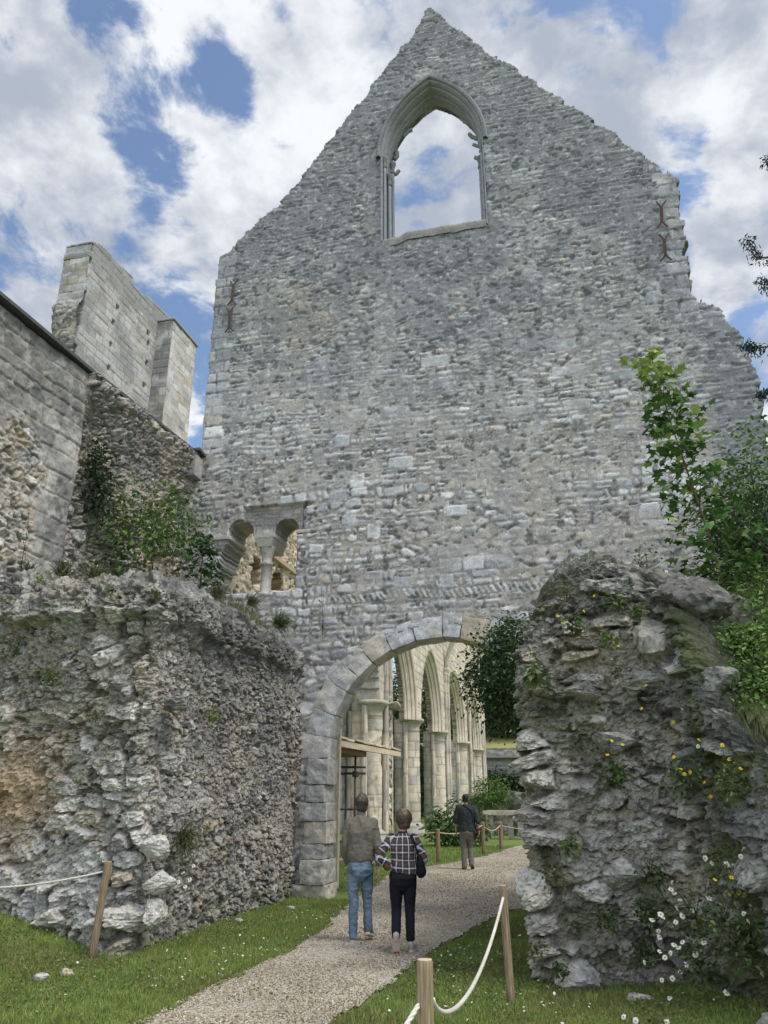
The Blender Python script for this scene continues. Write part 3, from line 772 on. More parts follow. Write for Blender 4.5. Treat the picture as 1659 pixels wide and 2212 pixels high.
rock('boulder', 'grey speckled stone at the bottom right corner below the daisies', 'boulder', (9.28, -7.45, .0), (.34, .30, .22), 14, (.40, .39, .37), .3)
rock('boulder', 'grey lichened boulder on the flowery slope at the right edge', 'boulder', (9.2, -6.5, 2.75), (.22, .2, .17), 21, (.24, .235, .225), .5)
p = ground_pt(1380, 2170); rock('fallen_stone', 'flat pale stone lying in the grass before the rubble pier', 'stone', (p[0], p[1], .05), (.12, .06, .04), 31, (.45, .42, .36))
for (x, y, s, lab, sd) in ((88, 2093, .07, 'small grey stone lying on the lawn below the rope', 1), (146, 2083, .06, 'small tan stone half sunk in the lawn beside the grey one', 2), (143, 2012, .10, 'rounded tan stone against the foot of the low wall', 3),
                           (625, 2040-75, .06, 'pale chip of stone at the foot of the flint wall', 4), (515, 1993, .05, 'tiny pale stone in the grass along the flint wall', 5)):
    p = ground_pt(x, y, .1 if x < 200 else 0); rock('fallen_stone', lab, 'stone', (p[0], p[1], float(zg(*p))+s*.35), (s*1.3, s, s*.7), 40+sd, (.42, .37, .28) if 'tan' in lab else (.45, .44, .42), sub=3)
# corner stones bedded at the foot of the low wall's end
for k, (x, y, n_, s) in enumerate(((330, 1830, -5.5, (.25, .16, .14)), (345, 1905, -5.5, (.22, .15, .12)), (250, 1700, -5.5, (.2, .12, .11)), (270, 1985, -5.5, (.30, .2, .16)),
                                  (330, 1980, -5.5, (.17, .16, .16)), (215, 2000, -5.45, (.22, .2, .19)), (120, 1985, -5.45, (.3, .2, .17)), (270, 1480, -5.5, (.28, .14, .13)), (375, 1520, -5.4, (.22, .2, .12)))):
    p = on_plane(x, y, 1, n_); rock('bedded_stone', None, None, (p[0], n_+.05, p[2]), s, 60+k, (.52, .51, .48) if k < 7 else (.24, .24, .235), .2*k, parent=lw, sub=4, crusty=.15 if k < 7 else .8)
for k, (x, y, n_, s, c) in enumerate(((1150, 1910, -5.9, (.20, .2, .13), .5), (1150, 1765, -5.9, (.17, .2, .09), .5), (1165, 1690, -5.9, (.2, .2, .10), .5), (1330, 1600, -6.05, (.25, .2, .12), .3), (1290, 1930, -6.05, (.22, .2, .13), .45),
                                     (1180, 2055, -5.95, (.16, .2, .06), .5), (1245, 2110, -6.05, (.22, .2, .14), .42), (1350, 1890, -6.1, (.3, .2, .15), .33), (1255, 1490, -6.0, (.24, .2, .11), .3), (1400, 1470, -6.0, (.3, .22, .11), .33), (1545, 1600, -6.3, (.2, .2, .14), .35), (1600, 1500, -6.4, (.2, .2, .12), .3))):
    p = on_plane(x, y, 1, n_); rock('bedded_stone', None, None, (p[0], n_+.06, p[2]), s, 80+k, (c, c*.985, c*.94), .3*k, parent=pw, sub=4, crusty=.15 if c > .4 else .6)

# ================================================================== TERRACE AND BANK (earth)
def m_earth():
    return vcol_mat('earth_and_moss', rough=.95, var=.4, scale=18, bump=.9)
M_EARTH = m_earth()
Uq, Nq = np.meshgrid(np.arange(-.5, 2.55, .05), np.arange(-5.35, .02, .05))
zt = 4.40+.95*sst(-3.2, -.2, Nq)*sst(2.5, 1.2, Uq)+.55*sst(1.2, -.2, Uq)*sst(-5.2, -3.6, Nq)+.16*(fbm2(Uq*2, Nq*2, 5, 4)-.5)
zt -= .35*sst(2.2, 2.55, Uq)
def terr_z(e, n): 
    i = int(np.clip((n+5.35)/.05, 0, zt.shape[0]-1)); j = int(np.clip((e+.5)/.05, 0, zt.shape[1]-1)); return zt[i, j]
ct = mix([.16, .145, .10], [.075, .10, .035], sst(.4, .6, fbm2(Uq*2.5, Nq*2.5, 8, 4))); ct = mix(ct, [.3, .28, .25], sst(.55, .65, fbm2(Uq*5, Nq*5, 9, 3))*.6)
tag(mesh_np('terrace', np.stack([Uq, Nq, zt], -1), grid_faces(*Uq.shape), None, ct, M_EARTH), kind='structure')
Uq, Nq = np.meshgrid(np.arange(7.7, 22, .09), np.arange(-12, 0, .09))
def bank_f(e, n):
    top = np.interp(n, [-12, -10.2, -8, -7, -6.5, -6.0, -5.4, 0], [.6, 1.25, 1.78, 2.15, 2.45, 2.95, 3.5, 3.8])
    edge = np.interp(n, [-12, -10.2, -8.0, -6.7, -6.0, -5.4, 0], [11.8, 10.9, 9.75, 9.05, 8.75, 8.0, 7.7])
    q = e-edge
    return top+.06+.13*np.clip(q, 0, 6)*sst(0, .6, q)+.1*sst(-.2, .3, q) - 1.2*sst(0, -.5, q-.25)
zb_ = bank_f(Uq, Nq)+.15*(fbm2(Uq*1.8, Nq*1.8, 15, 4)-.5)
bedge = np.interp(Nq, [-12, -10.2, -8.0, -6.7, -6.0, -5.4, 0], [11.9, 11.0, 9.85, 9.15, 8.75, 7.7, 7.6])
bk_ = ((Uq > bedge+.03)[:-1, :-1]) & (Nq > -11)[:-1, :-1]
cb_ = mix([.13, .12, .07], [.06, .095, .025], sst(.35, .6, fbm2(Uq*2, Nq*2, 18, 4)))
tag(mesh_np('bank', np.stack([Uq, Nq, zb_], -1), grid_faces(*Uq.shape, bk_), None, cb_, M_EARTH), kind='structure')

# ================================================================== TALL SIDE WALL (left)
sw = thing('tall_side_wall', 'high wall at the left edge, dressed blocks then bare rubble under a thin dark coping', 'ruin wall')
def to_side(V, e0): return np.stack([e0-V[:, 1], V[:, 0], V[:, 2]], -1)
cg = (.085, .085, .09)
_q = [on_plane(0, 650, 0, -.15), on_plane(185, 803, 0, -.15), on_plane(188, 812, 0, -.2), on_plane(400, 975, 0, -.2)]
print('side top', [q[1:] for q in _q])
def side_top(a): return np.interp(a, [-12, _q[0][1], _q[1][1], -4.06, -4.04, _q[3][1], .1], [_q[0][2]-.35, _q[0][2], _q[1][2], _q[1][2], _q[2][2], _q[3][2], 8.9])
def coping(a0, a1, e0, e1, t=.06):
    mb = MB(); aa = np.linspace(a0, a1, 18)
    for x, y in zip(aa[:-1], aa[1:]):
        za, zb3 = float(side_top(x)), float(side_top(y))
        mb.add([(e, a, z+d_) for e in (e0, e1) for (a, z) in ((x, za), (y, zb3)) for d_ in (.0, t)], [[0, 1, 3, 2], [4, 6, 7, 5], [0, 4, 5, 1], [2, 3, 7, 6], [0, 2, 6, 4], [1, 5, 7, 3]], None, cg)
    mb.build('coping_slab', M_LEAD, sw)
def side_panel(name, a0, a1, z0, ztop, e0, fn, thick, mat, parent, stp=.02, jag=.0, seed=1):
    A, Zz = np.meshgrid(np.arange(a0, a1+stp/2, stp), np.arange(z0, ztop, stp))
    h, c = fn(A, Zz); F = grid_faces(*A.shape)
    V, C, Q = extrude_shell(A, Zz, h, c, F, thick, 5, seed)
    V[:, 2] = z0+(V[:, 2]-z0)*(side_top(V[:, 0])-z0)/(ztop-z0)
    return mesh_np(name, to_side(V, e0), Q, None, C, mat, parent)
def ashlar_fn(seed, rowh=(.28, .40), w=(.45, 1.0), pal=P_PALE, wts=(26, 26, 14, 18, 10), joint=.014, relief=.02, dark=.5, warm=0.0, z_dark=None, und=.03, warp=.008, fine=.004):
    def f(A, Zz):
        d, rn, lx, lz = coursed(A, Zz, seed, rowh, w, joint=joint, rad=.012+warp*.6, warp=warp, split=.05, fine=fine)
        pr = sst(-.002, .014, d)
        h = pr*(relief*(.4+rn[1])+(rn[2]-.5)*.05*lx)+.010*(fbm2(A*12, Zz*12, seed+1, 4)-.5)+und*(fbm2(A*.7, Zz*.7, seed+2, 2)-.5)
        c = palette(rn[0], pal, wts)*(.85+.3*fbm2(A*4, Zz*4, seed+5, 4))[..., None]
        c = mix(np.array([.36, .33, .28])*np.ones_like(c), c, pr)
        lic = sst(.42, .62, fbm2(A*1.2, Zz*1.2, seed+7, 5, .6)+(0 if z_dark is None else .25*z_dark(A, Zz)))
        c = mix(c, [.19, .19, .185], lic*dark); c = mix(c, [.5, .41, .28], np.full(A.shape, warm)*fbm2(A*.8, Zz*.8, seed+9, 3)*1.4)
        return h, c
    return f
def side_ash(A, Zz):
    h, c = ashlar_fn(301, (.22, .42), (.3, .75), P_GREY, (26, 26, 16, 14, 18, 6), joint=.026, relief=.022, dark=.85, warp=.03, fine=.016, und=.09, z_dark=lambda a, z: sst(6.8, 8.2, z+.6*(fbm2(a, z, 3, 2)-.5)))(A, Zz)
    h2_, c2 = rubble(A, Zz, 333, [(.26, .17, .9, .06, P_PALE, [26, 26, 16, 16, 14])], und=.05)[:2]
    w = .85*sst(7.3, 6.6, Zz+1.0*(fbm2(A*1.1, Zz*1.1, 12, 3)-.5))*sst(-4.7, -5.2, A+.5*(fbm2(A*2, Zz*2, 13, 2)-.5))
    c2 = mix(c2, [.42, .31, .2], sst(.5, .62, fbm2(A*2, Zz*2, 14, 3))*.5)
    er = sst(.5, .64, fbm2(A*1.6, Zz*1.6, 19, 4)); h = h-.05*er*fbm2(A*5, Zz*5, 20, 4)+.03*(fbm2(A*9, Zz*9, 22, 4, .6)-.5); c = mix(c, [.13, .13, .128], sst(.5, .66, fbm2(A*2.5, Zz*2.5, 23, 5, .6))*.6); c = mix(c, [.5, .49, .46], sst(.58, .68, fbm2(A*7, Zz*7, 24, 3))*.4)
    return h*(1-w)+h2_*w, mix(c, c2, w)
side_panel('ashlar_facing', -11., -4.08, 3.9, 8.86, -.15, side_ash, .9, M_ASH, sw, seed=21)
def side_rub(A, Zz):
    h, c, m = rubble(A, Zz, 351, [(.15, .11, .7, .06, P_GREY, [20, 24, 18, 18, 10, 8]), (.32, .2, .35, .12, P_GREY, [22, 24, 18, 14, 12, 8])], und=.13)
    h = h+.30*sst(7.6, 8.75, Zz+.5*(fbm2(A*1.2, Zz*1.2, 15, 3)-.5))*(.55+.6*fbm2(A*1.5, Zz*.6, 16, 3))
    wm = sst(.45, .6, fbm2(A*.9, Zz*.9, 17, 3))*np.exp(-((Zz-6.8)/.9)**2)
    c = mix(c, [.44, .34, .22], wm*.6)
    dk = sst(.35, .6, fbm2(A*1.8, Zz*1.8, 18, 5, .6)+.3*sst(7.2, 8.6, Zz))
    return h, crust(c*1.12, dk*.5, (.16, .158, .15))
side_panel('rubble_core', -4.15, .02, 3.9, 8.84, -.24, side_rub, .6, M_FLINT, sw, stp=.018, seed=22)
coping(-11, -4.07, -.95, -.03); coping(-4.03, -.36, -.95, .0); coping(-.35, -.02, -.95, .16)
mb = MB(); block(mb, [(x, y, z) for x in (-.6, .10) for y in (-.36, -.03) for z in (8.35, 8.86)], 71, (.36, .35, .33), .03, 10); mb.build('end_block', M_ASH, sw, smooth=True)
rs = np.random.RandomState(3); a = -3.95
while a < -.45:
    w = rs.uniform(.22, .5); rock('corbel_stone', None, None, (-.14+rs.uniform(-.06, .06), a+w/2, float(side_top(a+w/2))-.14-rs.uniform(0, .08)), (rs.uniform(.18, .28), w/2*1.05, rs.uniform(.10, .17)), int(rs.randint(900)), (.45, .42, .35) if -3 < a < -1 else (.36, .35, .33), 0, sw, 3, None, .3); a += w*.95

# ================================================================== RUINED TOWER behind
tow = thing('ruined_tower', 'tall fragment of a ruined church tower with putlog holes and a corner buttress', 'ruin tower')
TE = -12.0
def TP(x, y): q = on_plane(x, y, 0, TE); return (q[1], q[2])
a0 = TP(200, 530)[0]; a1 = TP(428, 705)[0]
prof = [TP(*q) for q in [(200, 522), (215, 527), (225, 536), (285, 598), (290, 618), (312, 640), (318, 652), (322, 641), (352, 672), (388, 708), (402, 722)]]
tpoly = [(a0, -.5)]+prof+[(prof[-1][0], -.5)]
stp = .05
A, Zz = np.meshgrid(np.arange(a0-.3, prof[-1][0]+.2, stp), np.arange(8, max(p_[1] for p_ in prof)+.4, stp))
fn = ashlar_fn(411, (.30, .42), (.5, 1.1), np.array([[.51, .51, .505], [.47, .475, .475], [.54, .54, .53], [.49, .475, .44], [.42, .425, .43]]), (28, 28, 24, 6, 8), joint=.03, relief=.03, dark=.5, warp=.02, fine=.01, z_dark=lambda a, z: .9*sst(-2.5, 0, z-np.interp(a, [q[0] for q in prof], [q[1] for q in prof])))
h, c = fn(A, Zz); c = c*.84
rubz = sst(.0, .5, .55+(fbm2(A*.7, Zz*.7, 9, 3)-.5)*2-np.abs(A-TP(315, 700)[0])/1.1)*sst(21.5, 24, Zz)
h += rubz*.10*(fbm2(A*3, Zz*3, 10, 4)-.6); c = mix(c, [.36, .33, .28], rubz*.5)
# putlog holes
for q in [(253, 665), (244, 697), (238, 745), (234, 795), (222, 842), (310, 832), (319, 665-20+75), (316, 785), (303, 885), (320, 742)]:
    pa, pz = TP(*q); hm = (np.abs(A-pa) < .11) & (np.abs(Zz-pz) < .13); h = np.where(hm, -.5, h); c = np.where(hm[..., None], .06, c)
jx = .5*(h2(np.floor(Zz/.36), np.floor(A/2), 8)-.5); ins = in_poly(A+jx*.6, Zz+.15*(fbm2(A*2, Zz*2, 3, 3)-.5), tpoly)
kp = ins[:-1, :-1] & ins[1:, :-1] & ins[:-1, 1:] & ins[1:, 1:]
V, C, Q = extrude_shell(A, Zz, h, c, grid_faces(*A.shape, kp), 1.35, 10, 31)
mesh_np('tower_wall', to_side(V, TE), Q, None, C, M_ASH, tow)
# broken rubble end facing the viewer: low part juts out
A, Zz = np.meshgrid(np.arange(TE-1.35, TE+.02, .05), np.arange(8, TP(200, 522)[1]-.1, .05))
zj = TP(170, 650)[1]
h, c, m = rubble(A, Zz, 421, [(.4, .25, .8, .12, P_GREY, [22, 26, 16, 16, 12, 6])], und=.2); ha, ca = ashlar_fn(423, (.3, .42), (.4, .8), dark=.6, relief=.03)(A, Zz)
w = sst(zj+.4, zj-.6, Zz+1.2*(fbm2(A*1.3, Zz*1.3, 5, 3)-.5)); hh = ha*(1-w)+(h+.55*fbm2(A*.9, Zz*.9, 6, 3))*w
V = np.stack([A.ravel(), a0-.04-hh.ravel(), Zz.ravel()], -1); mesh_np('broken_end', V, grid_faces(*A.shape), None, mix(ca, c, w)*.9, M_STONE, tow)
# corner buttress
bd = .9
q0 = on_plane(375, 692, 0, TE+bd); q1 = on_plane(428, 706, 0, TE+bd)
zt_ = q0[2]
mbn = q0[1]; mbf = q1[1]
A, Zz = np.meshgrid(np.arange(mbn, mbf, stp), np.arange(8, zt_, stp)); h, c = ashlar_fn(431, (.36, .5), (.5, .9), dark=.35, warm=.05, relief=.03)(A, Zz)
c = c*1.05
V, C, Q = extrude_shell(A, Zz, h, c, grid_faces(*A.shape), bd, 10, 33)
# side courses on the near flank
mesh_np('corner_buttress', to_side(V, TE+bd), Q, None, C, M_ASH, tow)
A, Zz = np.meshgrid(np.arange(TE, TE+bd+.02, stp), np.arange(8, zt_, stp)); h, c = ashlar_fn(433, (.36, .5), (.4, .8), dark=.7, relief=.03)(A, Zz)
mesh_np('buttress_side', np.stack([A.ravel(), mbn-.03-h.ravel(), Zz.ravel()], -1), grid_faces(*A.shape), None, c*.85, M_ASH, tow)  # near side's shade is put into its colour, darker than the front
mb = MB(); mb.box((TE-.9, mbn-.12, zt_), (TE+bd+.12, mbf+.1, zt_+.12), (.36, .35, .33), bev=.03)
mb.build('buttress_cap', M_ASH, tow)
# ================================================================== FOLIAGE HELPERS
def leaves(P, size, rs, cols, up=.6, shape='diamond', out=None, elong=1.7):
    """leaf-sized faces at the points P; returns V, tris, colours"""
    n = len(P); P = np.asarray(P, float)
    N_ = rs.normal(size=(n, 3)); N_[:, 2] = np.abs(N_[:, 2])*.6+up
    if out is not None: N_ += out*.6
    N_ /= np.linalg.norm(N_, axis=1)[:, None]
    D = rs.normal(size=(n, 3)); D[:, 2] -= .35
    if out is not None: D += out*.9
    D -= N_*(D*N_).sum(1)[:, None]; D /= np.linalg.norm(D, axis=1)[:, None]+1e-9
    B = np.cross(N_, D); s = size*rs.uniform(.6, 1.25, n)
    if shape == 'maple':
        a = np.array([0, 22, 40, 62, 85, 105, 130, 152, 180]); r = np.array([1, .62, .55, .95, .5, .48, .72, .42, .25])
        a = np.radians(np.concatenate([a, 360-a[-2:0:-1]])); r = np.concatenate([r, r[-2:0:-1]])
        ox = np.cos(a)*r*.62+.35; oy = np.sin(a)*r*.62; m = len(a)
        ox = np.concatenate([[.3], ox]); oy = np.concatenate([[0], oy])
        oz = -np.abs(oy)*.25-np.maximum(ox-.5, 0)*.2
        V = P[:, None]+s[:, None, None]*(ox[None, :, None]*D[:, None]+oy[None, :, None]*B[:, None]+oz[None, :, None]*N_[:, None])
        k = np.arange(m); t = np.stack([np.zeros(m, int), 1+k, 1+(k+1) % m], -1)
        T = (np.arange(n)[:, None, None]*(m+1)+t[None]).reshape(-1, 3); nv = m+1
    else:
        ox = np.array([0, .45, 1., .45]); oy = np.array([0, .5, 0, -.5])/elong; oz = np.array([0, .10, -.10, .10])
        V = P[:, None]+s[:, None, None]*(ox[None, :, None]*D[:, None]+oy[None, :, None]*B[:, None]+oz[None, :, None]*N_[:, None])
        t = np.array([[0, 1, 2], [0, 2, 3]]); T = (np.arange(n)[:, None, None]*4+t[None]).reshape(-1, 3); nv = 4
    c = np.asarray(cols)[rs.randint(0, len(cols), n)]*rs.uniform(.7, 1.25, (n, 1))
    return V.reshape(-1, 3), T, np.repeat(c, nv, 0)
def crown_points(cen, rad, nc, per, rs, spread=.22, shell=.55, keep=None):
    d = rs.normal(size=(nc, 3)); d /= np.linalg.norm(d, axis=1)[:, None]
    r = shell+(1-shell)*rs.uniform(0, 1, nc)**.6
    c = d*r[:, None]*rad
    pts = (c[:, None]+rs.normal(size=(nc, per, 3))*spread*np.mean(rad)).reshape(-1, 3)
    out = np.repeat(d, per, 0)
    P = pts+np.asarray(cen)
    return P, out, c+np.asarray(cen)
G_DARK = [(.030, .060, .020), (.040, .075, .022), (.025, .05, .02), (.055, .095, .03)]
G_MID = [(.055, .115, .022), (.075, .145, .03), (.045, .09, .022), (.10, .17, .04)]
G_LITE = [(.12, .21, .045), (.16, .26, .06), (.09, .16, .035)]
def tree(name, label, cat, base, cen, rad, nc, per, size, cols, seed, trunk=.12, limbs=8, shape='diamond', group=None, spread=.22, up=.6, shell=.5):
    rs = np.random.RandomState(seed); base = np.array(base, float); cen = np.array(cen, float); rad = np.array(rad, float)
    t = thing(name, label, cat, base, 0, group)
    P, out, cc = crown_points(cen, rad, nc, per, rs, spread, shell)
    V, T, C = leaves(P, size, rs, cols, up, shape, out)
    mesh_np('crown', V, None, T, C, M_LEAF, t, False)
    mb = MB(); bc = (.10, .085, .065)
    mid = base+(cen-base)*.55+rs.normal(size=3)*.05
    mb.tube([base-np.array([0, 0, .1]), base+(mid-base)*.5+rs.normal(size=3)*.04, mid, cen+np.array([0, 0, rad[2]*.3])], [trunk, trunk*.85, trunk*.65, trunk*.2], 8, bc)
    for k in range(limbs):
        e = cc[rs.randint(len(cc))]; s0 = base+(cen-base)*rs.uniform(.45, 1.0)
        m = (s0+e)/2+rs.normal(size=3)*.1*rad.mean(); m[2] += .05
        mb.tube([s0, m, e], [trunk*.4, trunk*.25, trunk*.08], 5, bc)
    mb.build('trunk', M_BARK, t, True)
    return t

# ================================================================== GROUND, PATH, LAWN
E_, N2 = [], []
ge = np.concatenate([[-1500, -500, -150, -60, -25, -12, -6], np.arange(-3, 14, .2), [16, 20, 26, 40, 80, 200, 600, 1500]])
gn = np.concatenate([[-200, -60, -25, -16], np.arange(-13, 2, .2), np.arange(2, 30, 1.0), [32, 36, 42, 50, 60, 72, 90, 130, 200, 400, 1000, 2000]])
Uq, Nq = np.meshgrid(ge, gn)
zq = zg(Uq, Nq)+.03*(fbm2(Uq*1.3, Nq*1.3, 3, 3)-.5)*(np.abs(Uq) < 14)-.015
m_soil, nt, b = new_mat('lawn_soil'); N = nt.nodes; L = nt.links
tc = N.new('ShaderNodeTexCoord'); n1 = N.new('ShaderNodeTexNoise'); n1.inputs['Scale'].default_value = .8; n1.inputs['Detail'].default_value = 9; n1.inputs['Roughness'].default_value = .7; L.new(tc.outputs['Object'], n1.inputs[0])
cr = N.new('ShaderNodeValToRGB'); cr.color_ramp.elements[0].position = .36; cr.color_ramp.elements[0].color = (.10, .15, .035, 1); cr.color_ramp.elements[1].position = .64; cr.color_ramp.elements[1].color = (.19, .24, .07, 1)
L.new(n1.outputs[0], cr.inputs[0]); L.new(cr.outputs[0], b.inputs[0]); b.inputs['Roughness'].default_value = .95
n2 = N.new('ShaderNodeTexNoise'); n2.inputs['Scale'].default_value = 45; n2.inputs['Detail'].default_value = 5; L.new(tc.outputs['Object'], n2.inputs[0])
bp = N.new('ShaderNodeBump'); bp.inputs['Strength'].default_value = .8; bp.inputs['Distance'].default_value = .03; L.new(n2.outputs[0], bp.inputs['Height']); L.new(bp.outputs[0], b.inputs['Normal'])
tag(mesh_np('ground', np.stack([Uq, Nq, zq], -1), grid_faces(*Uq.shape), None, None, m_soil), kind='structure')
left_px = [(180, 2262), (290, 2212), (400, 2160), (500, 2112), (640, 2048), (700, 2008), (745, 1965), (790, 1925), (835, 1893), (890, 1879), (960, 1867), (1010, 1857), (1050, 1849), (1075, 1841), (1110, 1829)]
right_px = [(620, 2262), (720, 2212), (830, 2136), (900, 2078), (980, 2031), (1060, 1985), (1100, 1968)]
pl = [ground_pt(*p) for p in left_px]; pr = [ground_pt(*p) for p in right_px]
pl = [(3.2, -11.5), (3.5, -10)]+pl+[(7.0, 19.5), (9.5, 26), (14, 34)]
pr = [(7.2, -11.5), (6.75, -10)]+pr+[(7.0, -.5), (7.2, 1.5), (7.6, 5), (8.8, 10), (11.0, 18), (13.5, 25), (18, 33)]
PATH = pl+pr[::-1]
stp = .05
Uq, Nq = np.meshgrid(np.arange(2, 12, stp), np.arange(-11.5, 22, stp))
wob = .10*(fbm2(Uq*1.6, Nq*1.6, 21, 3)-.5)*2+.06*(fbm2(Uq*8, Nq*8, 22, 3)-.5)*2
inp = in_poly(Uq+wob, Nq+wob*.7, PATH)
kp = inp[:-1, :-1] & inp[1:, :-1] & inp[:-1, 1:] & inp[1:, 1:]
zp = .012+.02*(fbm2(Uq*.8, Nq*.8, 23, 3)-.5)+.008*(fbm2(Uq*6, Nq*6, 24, 2)-.5)
m_grav, nt, b = new_mat('fine_gravel'); N = nt.nodes; L = nt.links
tc = N.new('ShaderNodeTexCoord'); v1 = N.new('ShaderNodeTexVoronoi'); v1.inputs['Scale'].default_value = 75; L.new(tc.outputs['Object'], v1.inputs[0])
cr = N.new('ShaderNodeValToRGB'); sp = N.new('ShaderNodeSeparateXYZ'); L.new(v1.outputs['Color'], sp.inputs[0]); L.new(sp.outputs[0], cr.inputs[0])
for pos, c in ((0, (.145, .11, .068, 1)), (.3, (.258, .208, .130, 1)), (.7, (.33, .275, .178, 1)), (.93, (.42, .355, .265, 1)), (1, (.55, .52, .48, 1))):
    e = cr.color_ramp.elements.new(pos) if pos not in (0, 1) else cr.color_ramp.elements[int(pos)]; e.color = c
n3 = N.new('ShaderNodeTexNoise'); n3.inputs['Scale'].default_value = 1.1; n3.inputs['Detail'].default_value = 6; L.new(tc.outputs['Object'], n3.inputs[0])
mr = N.new('ShaderNodeMapRange'); mr.inputs[1].default_value = .3; mr.inputs[2].default_value = .7; mr.inputs[3].default_value = .78; mr.inputs[4].default_value = 1.15; L.new(n3.outputs[0], mr.inputs[0])
sm = N.new('ShaderNodeVectorMath'); sm.operation = 'SCALE'; L.new(cr.outputs[0], sm.inputs[0]); L.new(mr.outputs[0], sm.inputs['Scale']); L.new(sm.outputs[0], b.inputs[0]); b.inputs['Roughness'].default_value = .95
bp = N.new('ShaderNodeBump'); bp.inputs['Strength'].default_value = .9; bp.inputs['Distance'].default_value = .012; L.new(v1.outputs['Distance'], bp.inputs['Height']); bp.invert = True; L.new(bp.outputs[0], b.inputs['Normal'])
tag(mesh_np('gravel_path', np.stack([Uq, Nq, zp], -1), grid_faces(*Uq.shape, kp), None, None, m_grav), kind='structure')
rs = np.random.RandomState(4)
# loose pebbles on the path
n = 150000
P = np.stack([rs.uniform(2.5, 9.5, n), -9.5+24*rs.uniform(0, 1, n)**1.9], -1)
ok = in_poly(P[:, 0], P[:, 1], PATH); P = P[ok][:56000]; n = len(P)
s = rs.uniform(.004, .011, n)*(1+.6*(rs.uniform(size=n) > .93)); oct_ = np.array([[1, 0, 0], [-1, 0, 0], [0, 1, 0], [0, -1, 0], [0, 0, .7], [0, 0, -.7]])
an = rs.uniform(0, 6.28, n); J = 1+.35*rs.normal(size=(n, 6, 1)).clip(-1, 1)
O8 = oct_[None]*J*s[:, None, None]; ca, sa = np.cos(an)[:, None], np.sin(an)[:, None]
O8 = np.stack([O8[..., 0]*ca-O8[..., 1]*sa, O8[..., 0]*sa+O8[..., 1]*ca, O8[..., 2]], -1)
V = O8+np.concatenate([P, np.full((n, 1), .016)], 1)[:, None]
t8 = np.array([[0, 2, 4], [2, 1, 4], [1, 3, 4], [3, 0, 4], [2, 0, 5], [1, 2, 5], [3, 1, 5], [0, 3, 5]])
T = (np.arange(n)[:, None, None]*6+t8[None]).reshape(-1, 3)
pc_ = palette(rs.uniform(size=n), np.array([[.232, .188, .117], [.30, .25, .16], [.39, .335, .235], [.55, .50, .41], [.12, .096, .066]]), [30, 30, 20, 9, 11])
tag(mesh_np('gravel', V, None, T, np.repeat(pc_, 6, 0), M_STONE, None, False), kind='stuff')
# grass blades
def grass_patch(name, n, e0, e1, n0, n1, hmin, hmax, excl, seed, wid=.0045, dens=None, colA=((.14, .22, .04), (.19, .275, .06), (.24, .31, .08), (.29, .29, .11))):
    rs = np.random.RandomState(seed)
    P = np.stack([rs.uniform(e0, e1, n), rs.uniform(n0, n1, n)], -1)
    w = .10*(fbm2(P[:, 0]*1.6, P[:, 1]*1.6, 21, 3)-.5)*2+.06*(fbm2(P[:, 0]*8, P[:, 1]*8, 22, 3)-.5)*2
    edge = rs.uniform(-.05, .05, n)
    ok = ~in_poly(P[:, 0]+w+edge, P[:, 1]+w*.7+edge, PATH)
    for q in excl: ok &= ~q(P[:, 0], P[:, 1])
    if dens is not None: ok &= rs.uniform(size=n) < dens(P[:, 0], P[:, 1])
    P = P[ok]; n = len(P)
    h = rs.uniform(hmin, hmax, n)*(.6+.8*fbm2(P[:, 0]*2.5, P[:, 1]*2.5, 33, 3)); a = rs.uniform(0, 6.28, n); ln = rs.uniform(.1, .9, n)*h; la = rs.uniform(0, 6.28, n)
    z = zg(P[:, 0], P[:, 1])-.01
    w_ = wid*rs.uniform(.7, 1.6, n)
    b0 = np.stack([P[:, 0]-np.cos(a)*w_, P[:, 1]-np.sin(a)*w_, z], -1); b1 = np.stack([P[:, 0]+np.cos(a)*w_, P[:, 1]+np.sin(a)*w_, z], -1)
    t = np.stack([P[:, 0]+np.cos(la)*ln, P[:, 1]+np.sin(la)*ln, z+h], -1)
    V = np.stack([b0, b1, t], 1)
    f = fbm2(P[:, 0]*.9, P[:, 1]*.9, 35, 4); c = np.array(colA)[rs.randint(0, len(colA), n)]
    dry = sst(.56, .68, f)*.55*(rs.uniform(size=n) < .8)
    c = mix(c, [.19, .155, .07], dry)*(.75+.5*fbm2(P[:, 0]*4, P[:, 1]*4, 36, 3))[:, None]
    return tag(mesh_np(name, V.reshape(-1, 3), None, np.arange(3*n).reshape(-1, 3), np.repeat(c, 3, 0), M_GRASS, None, False), kind='stuff')
inwall = lambda e, n: ((e < 2.62) & (n > -5.45) & (n < .9)) | ((e > 7.2) & (n > -5.9) & (n < .9)) | (e > np.interp(n, [-11, -8, -6.7, -6, -5.9], [11.2, 9.8, 9.1, 8.7, 8.7]))
grass_patch('lawn_grass', 330000, 0.0, 9.6, -10.6, -.2, .022, .06, [inwall], 51)
grass_patch('lawn_grass', 60000, -3, 9, 0.9, 16, .03, .07, [lambda e, n: e > 8], 52, .009, colA=((.15, .25, .05), (.19, .29, .06), (.22, .30, .08)))
rs = np.random.RandomState(77); P = np.stack([rs.uniform(1, 9.3, 30000), rs.uniform(-10, -2, 30000)], -1)
P = P[~in_poly(P[:, 0], P[:, 1], PATH) & ~inwall(P[:, 0], P[:, 1]) & (fbm2(P[:, 0]*1.3, P[:, 1]*1.3, 78, 4) > .52)]
V, T, C = leaves(np.concatenate([P, (zg(P[:, 0], P[:, 1])+rs.uniform(.01, .04, len(P)))[:, None]], 1), .032, rs, [(.09, .17, .04), (.12, .20, .05), (.15, .20, .07), (.20, .17, .08)], 1.2, 'diamond', None, 1.3)
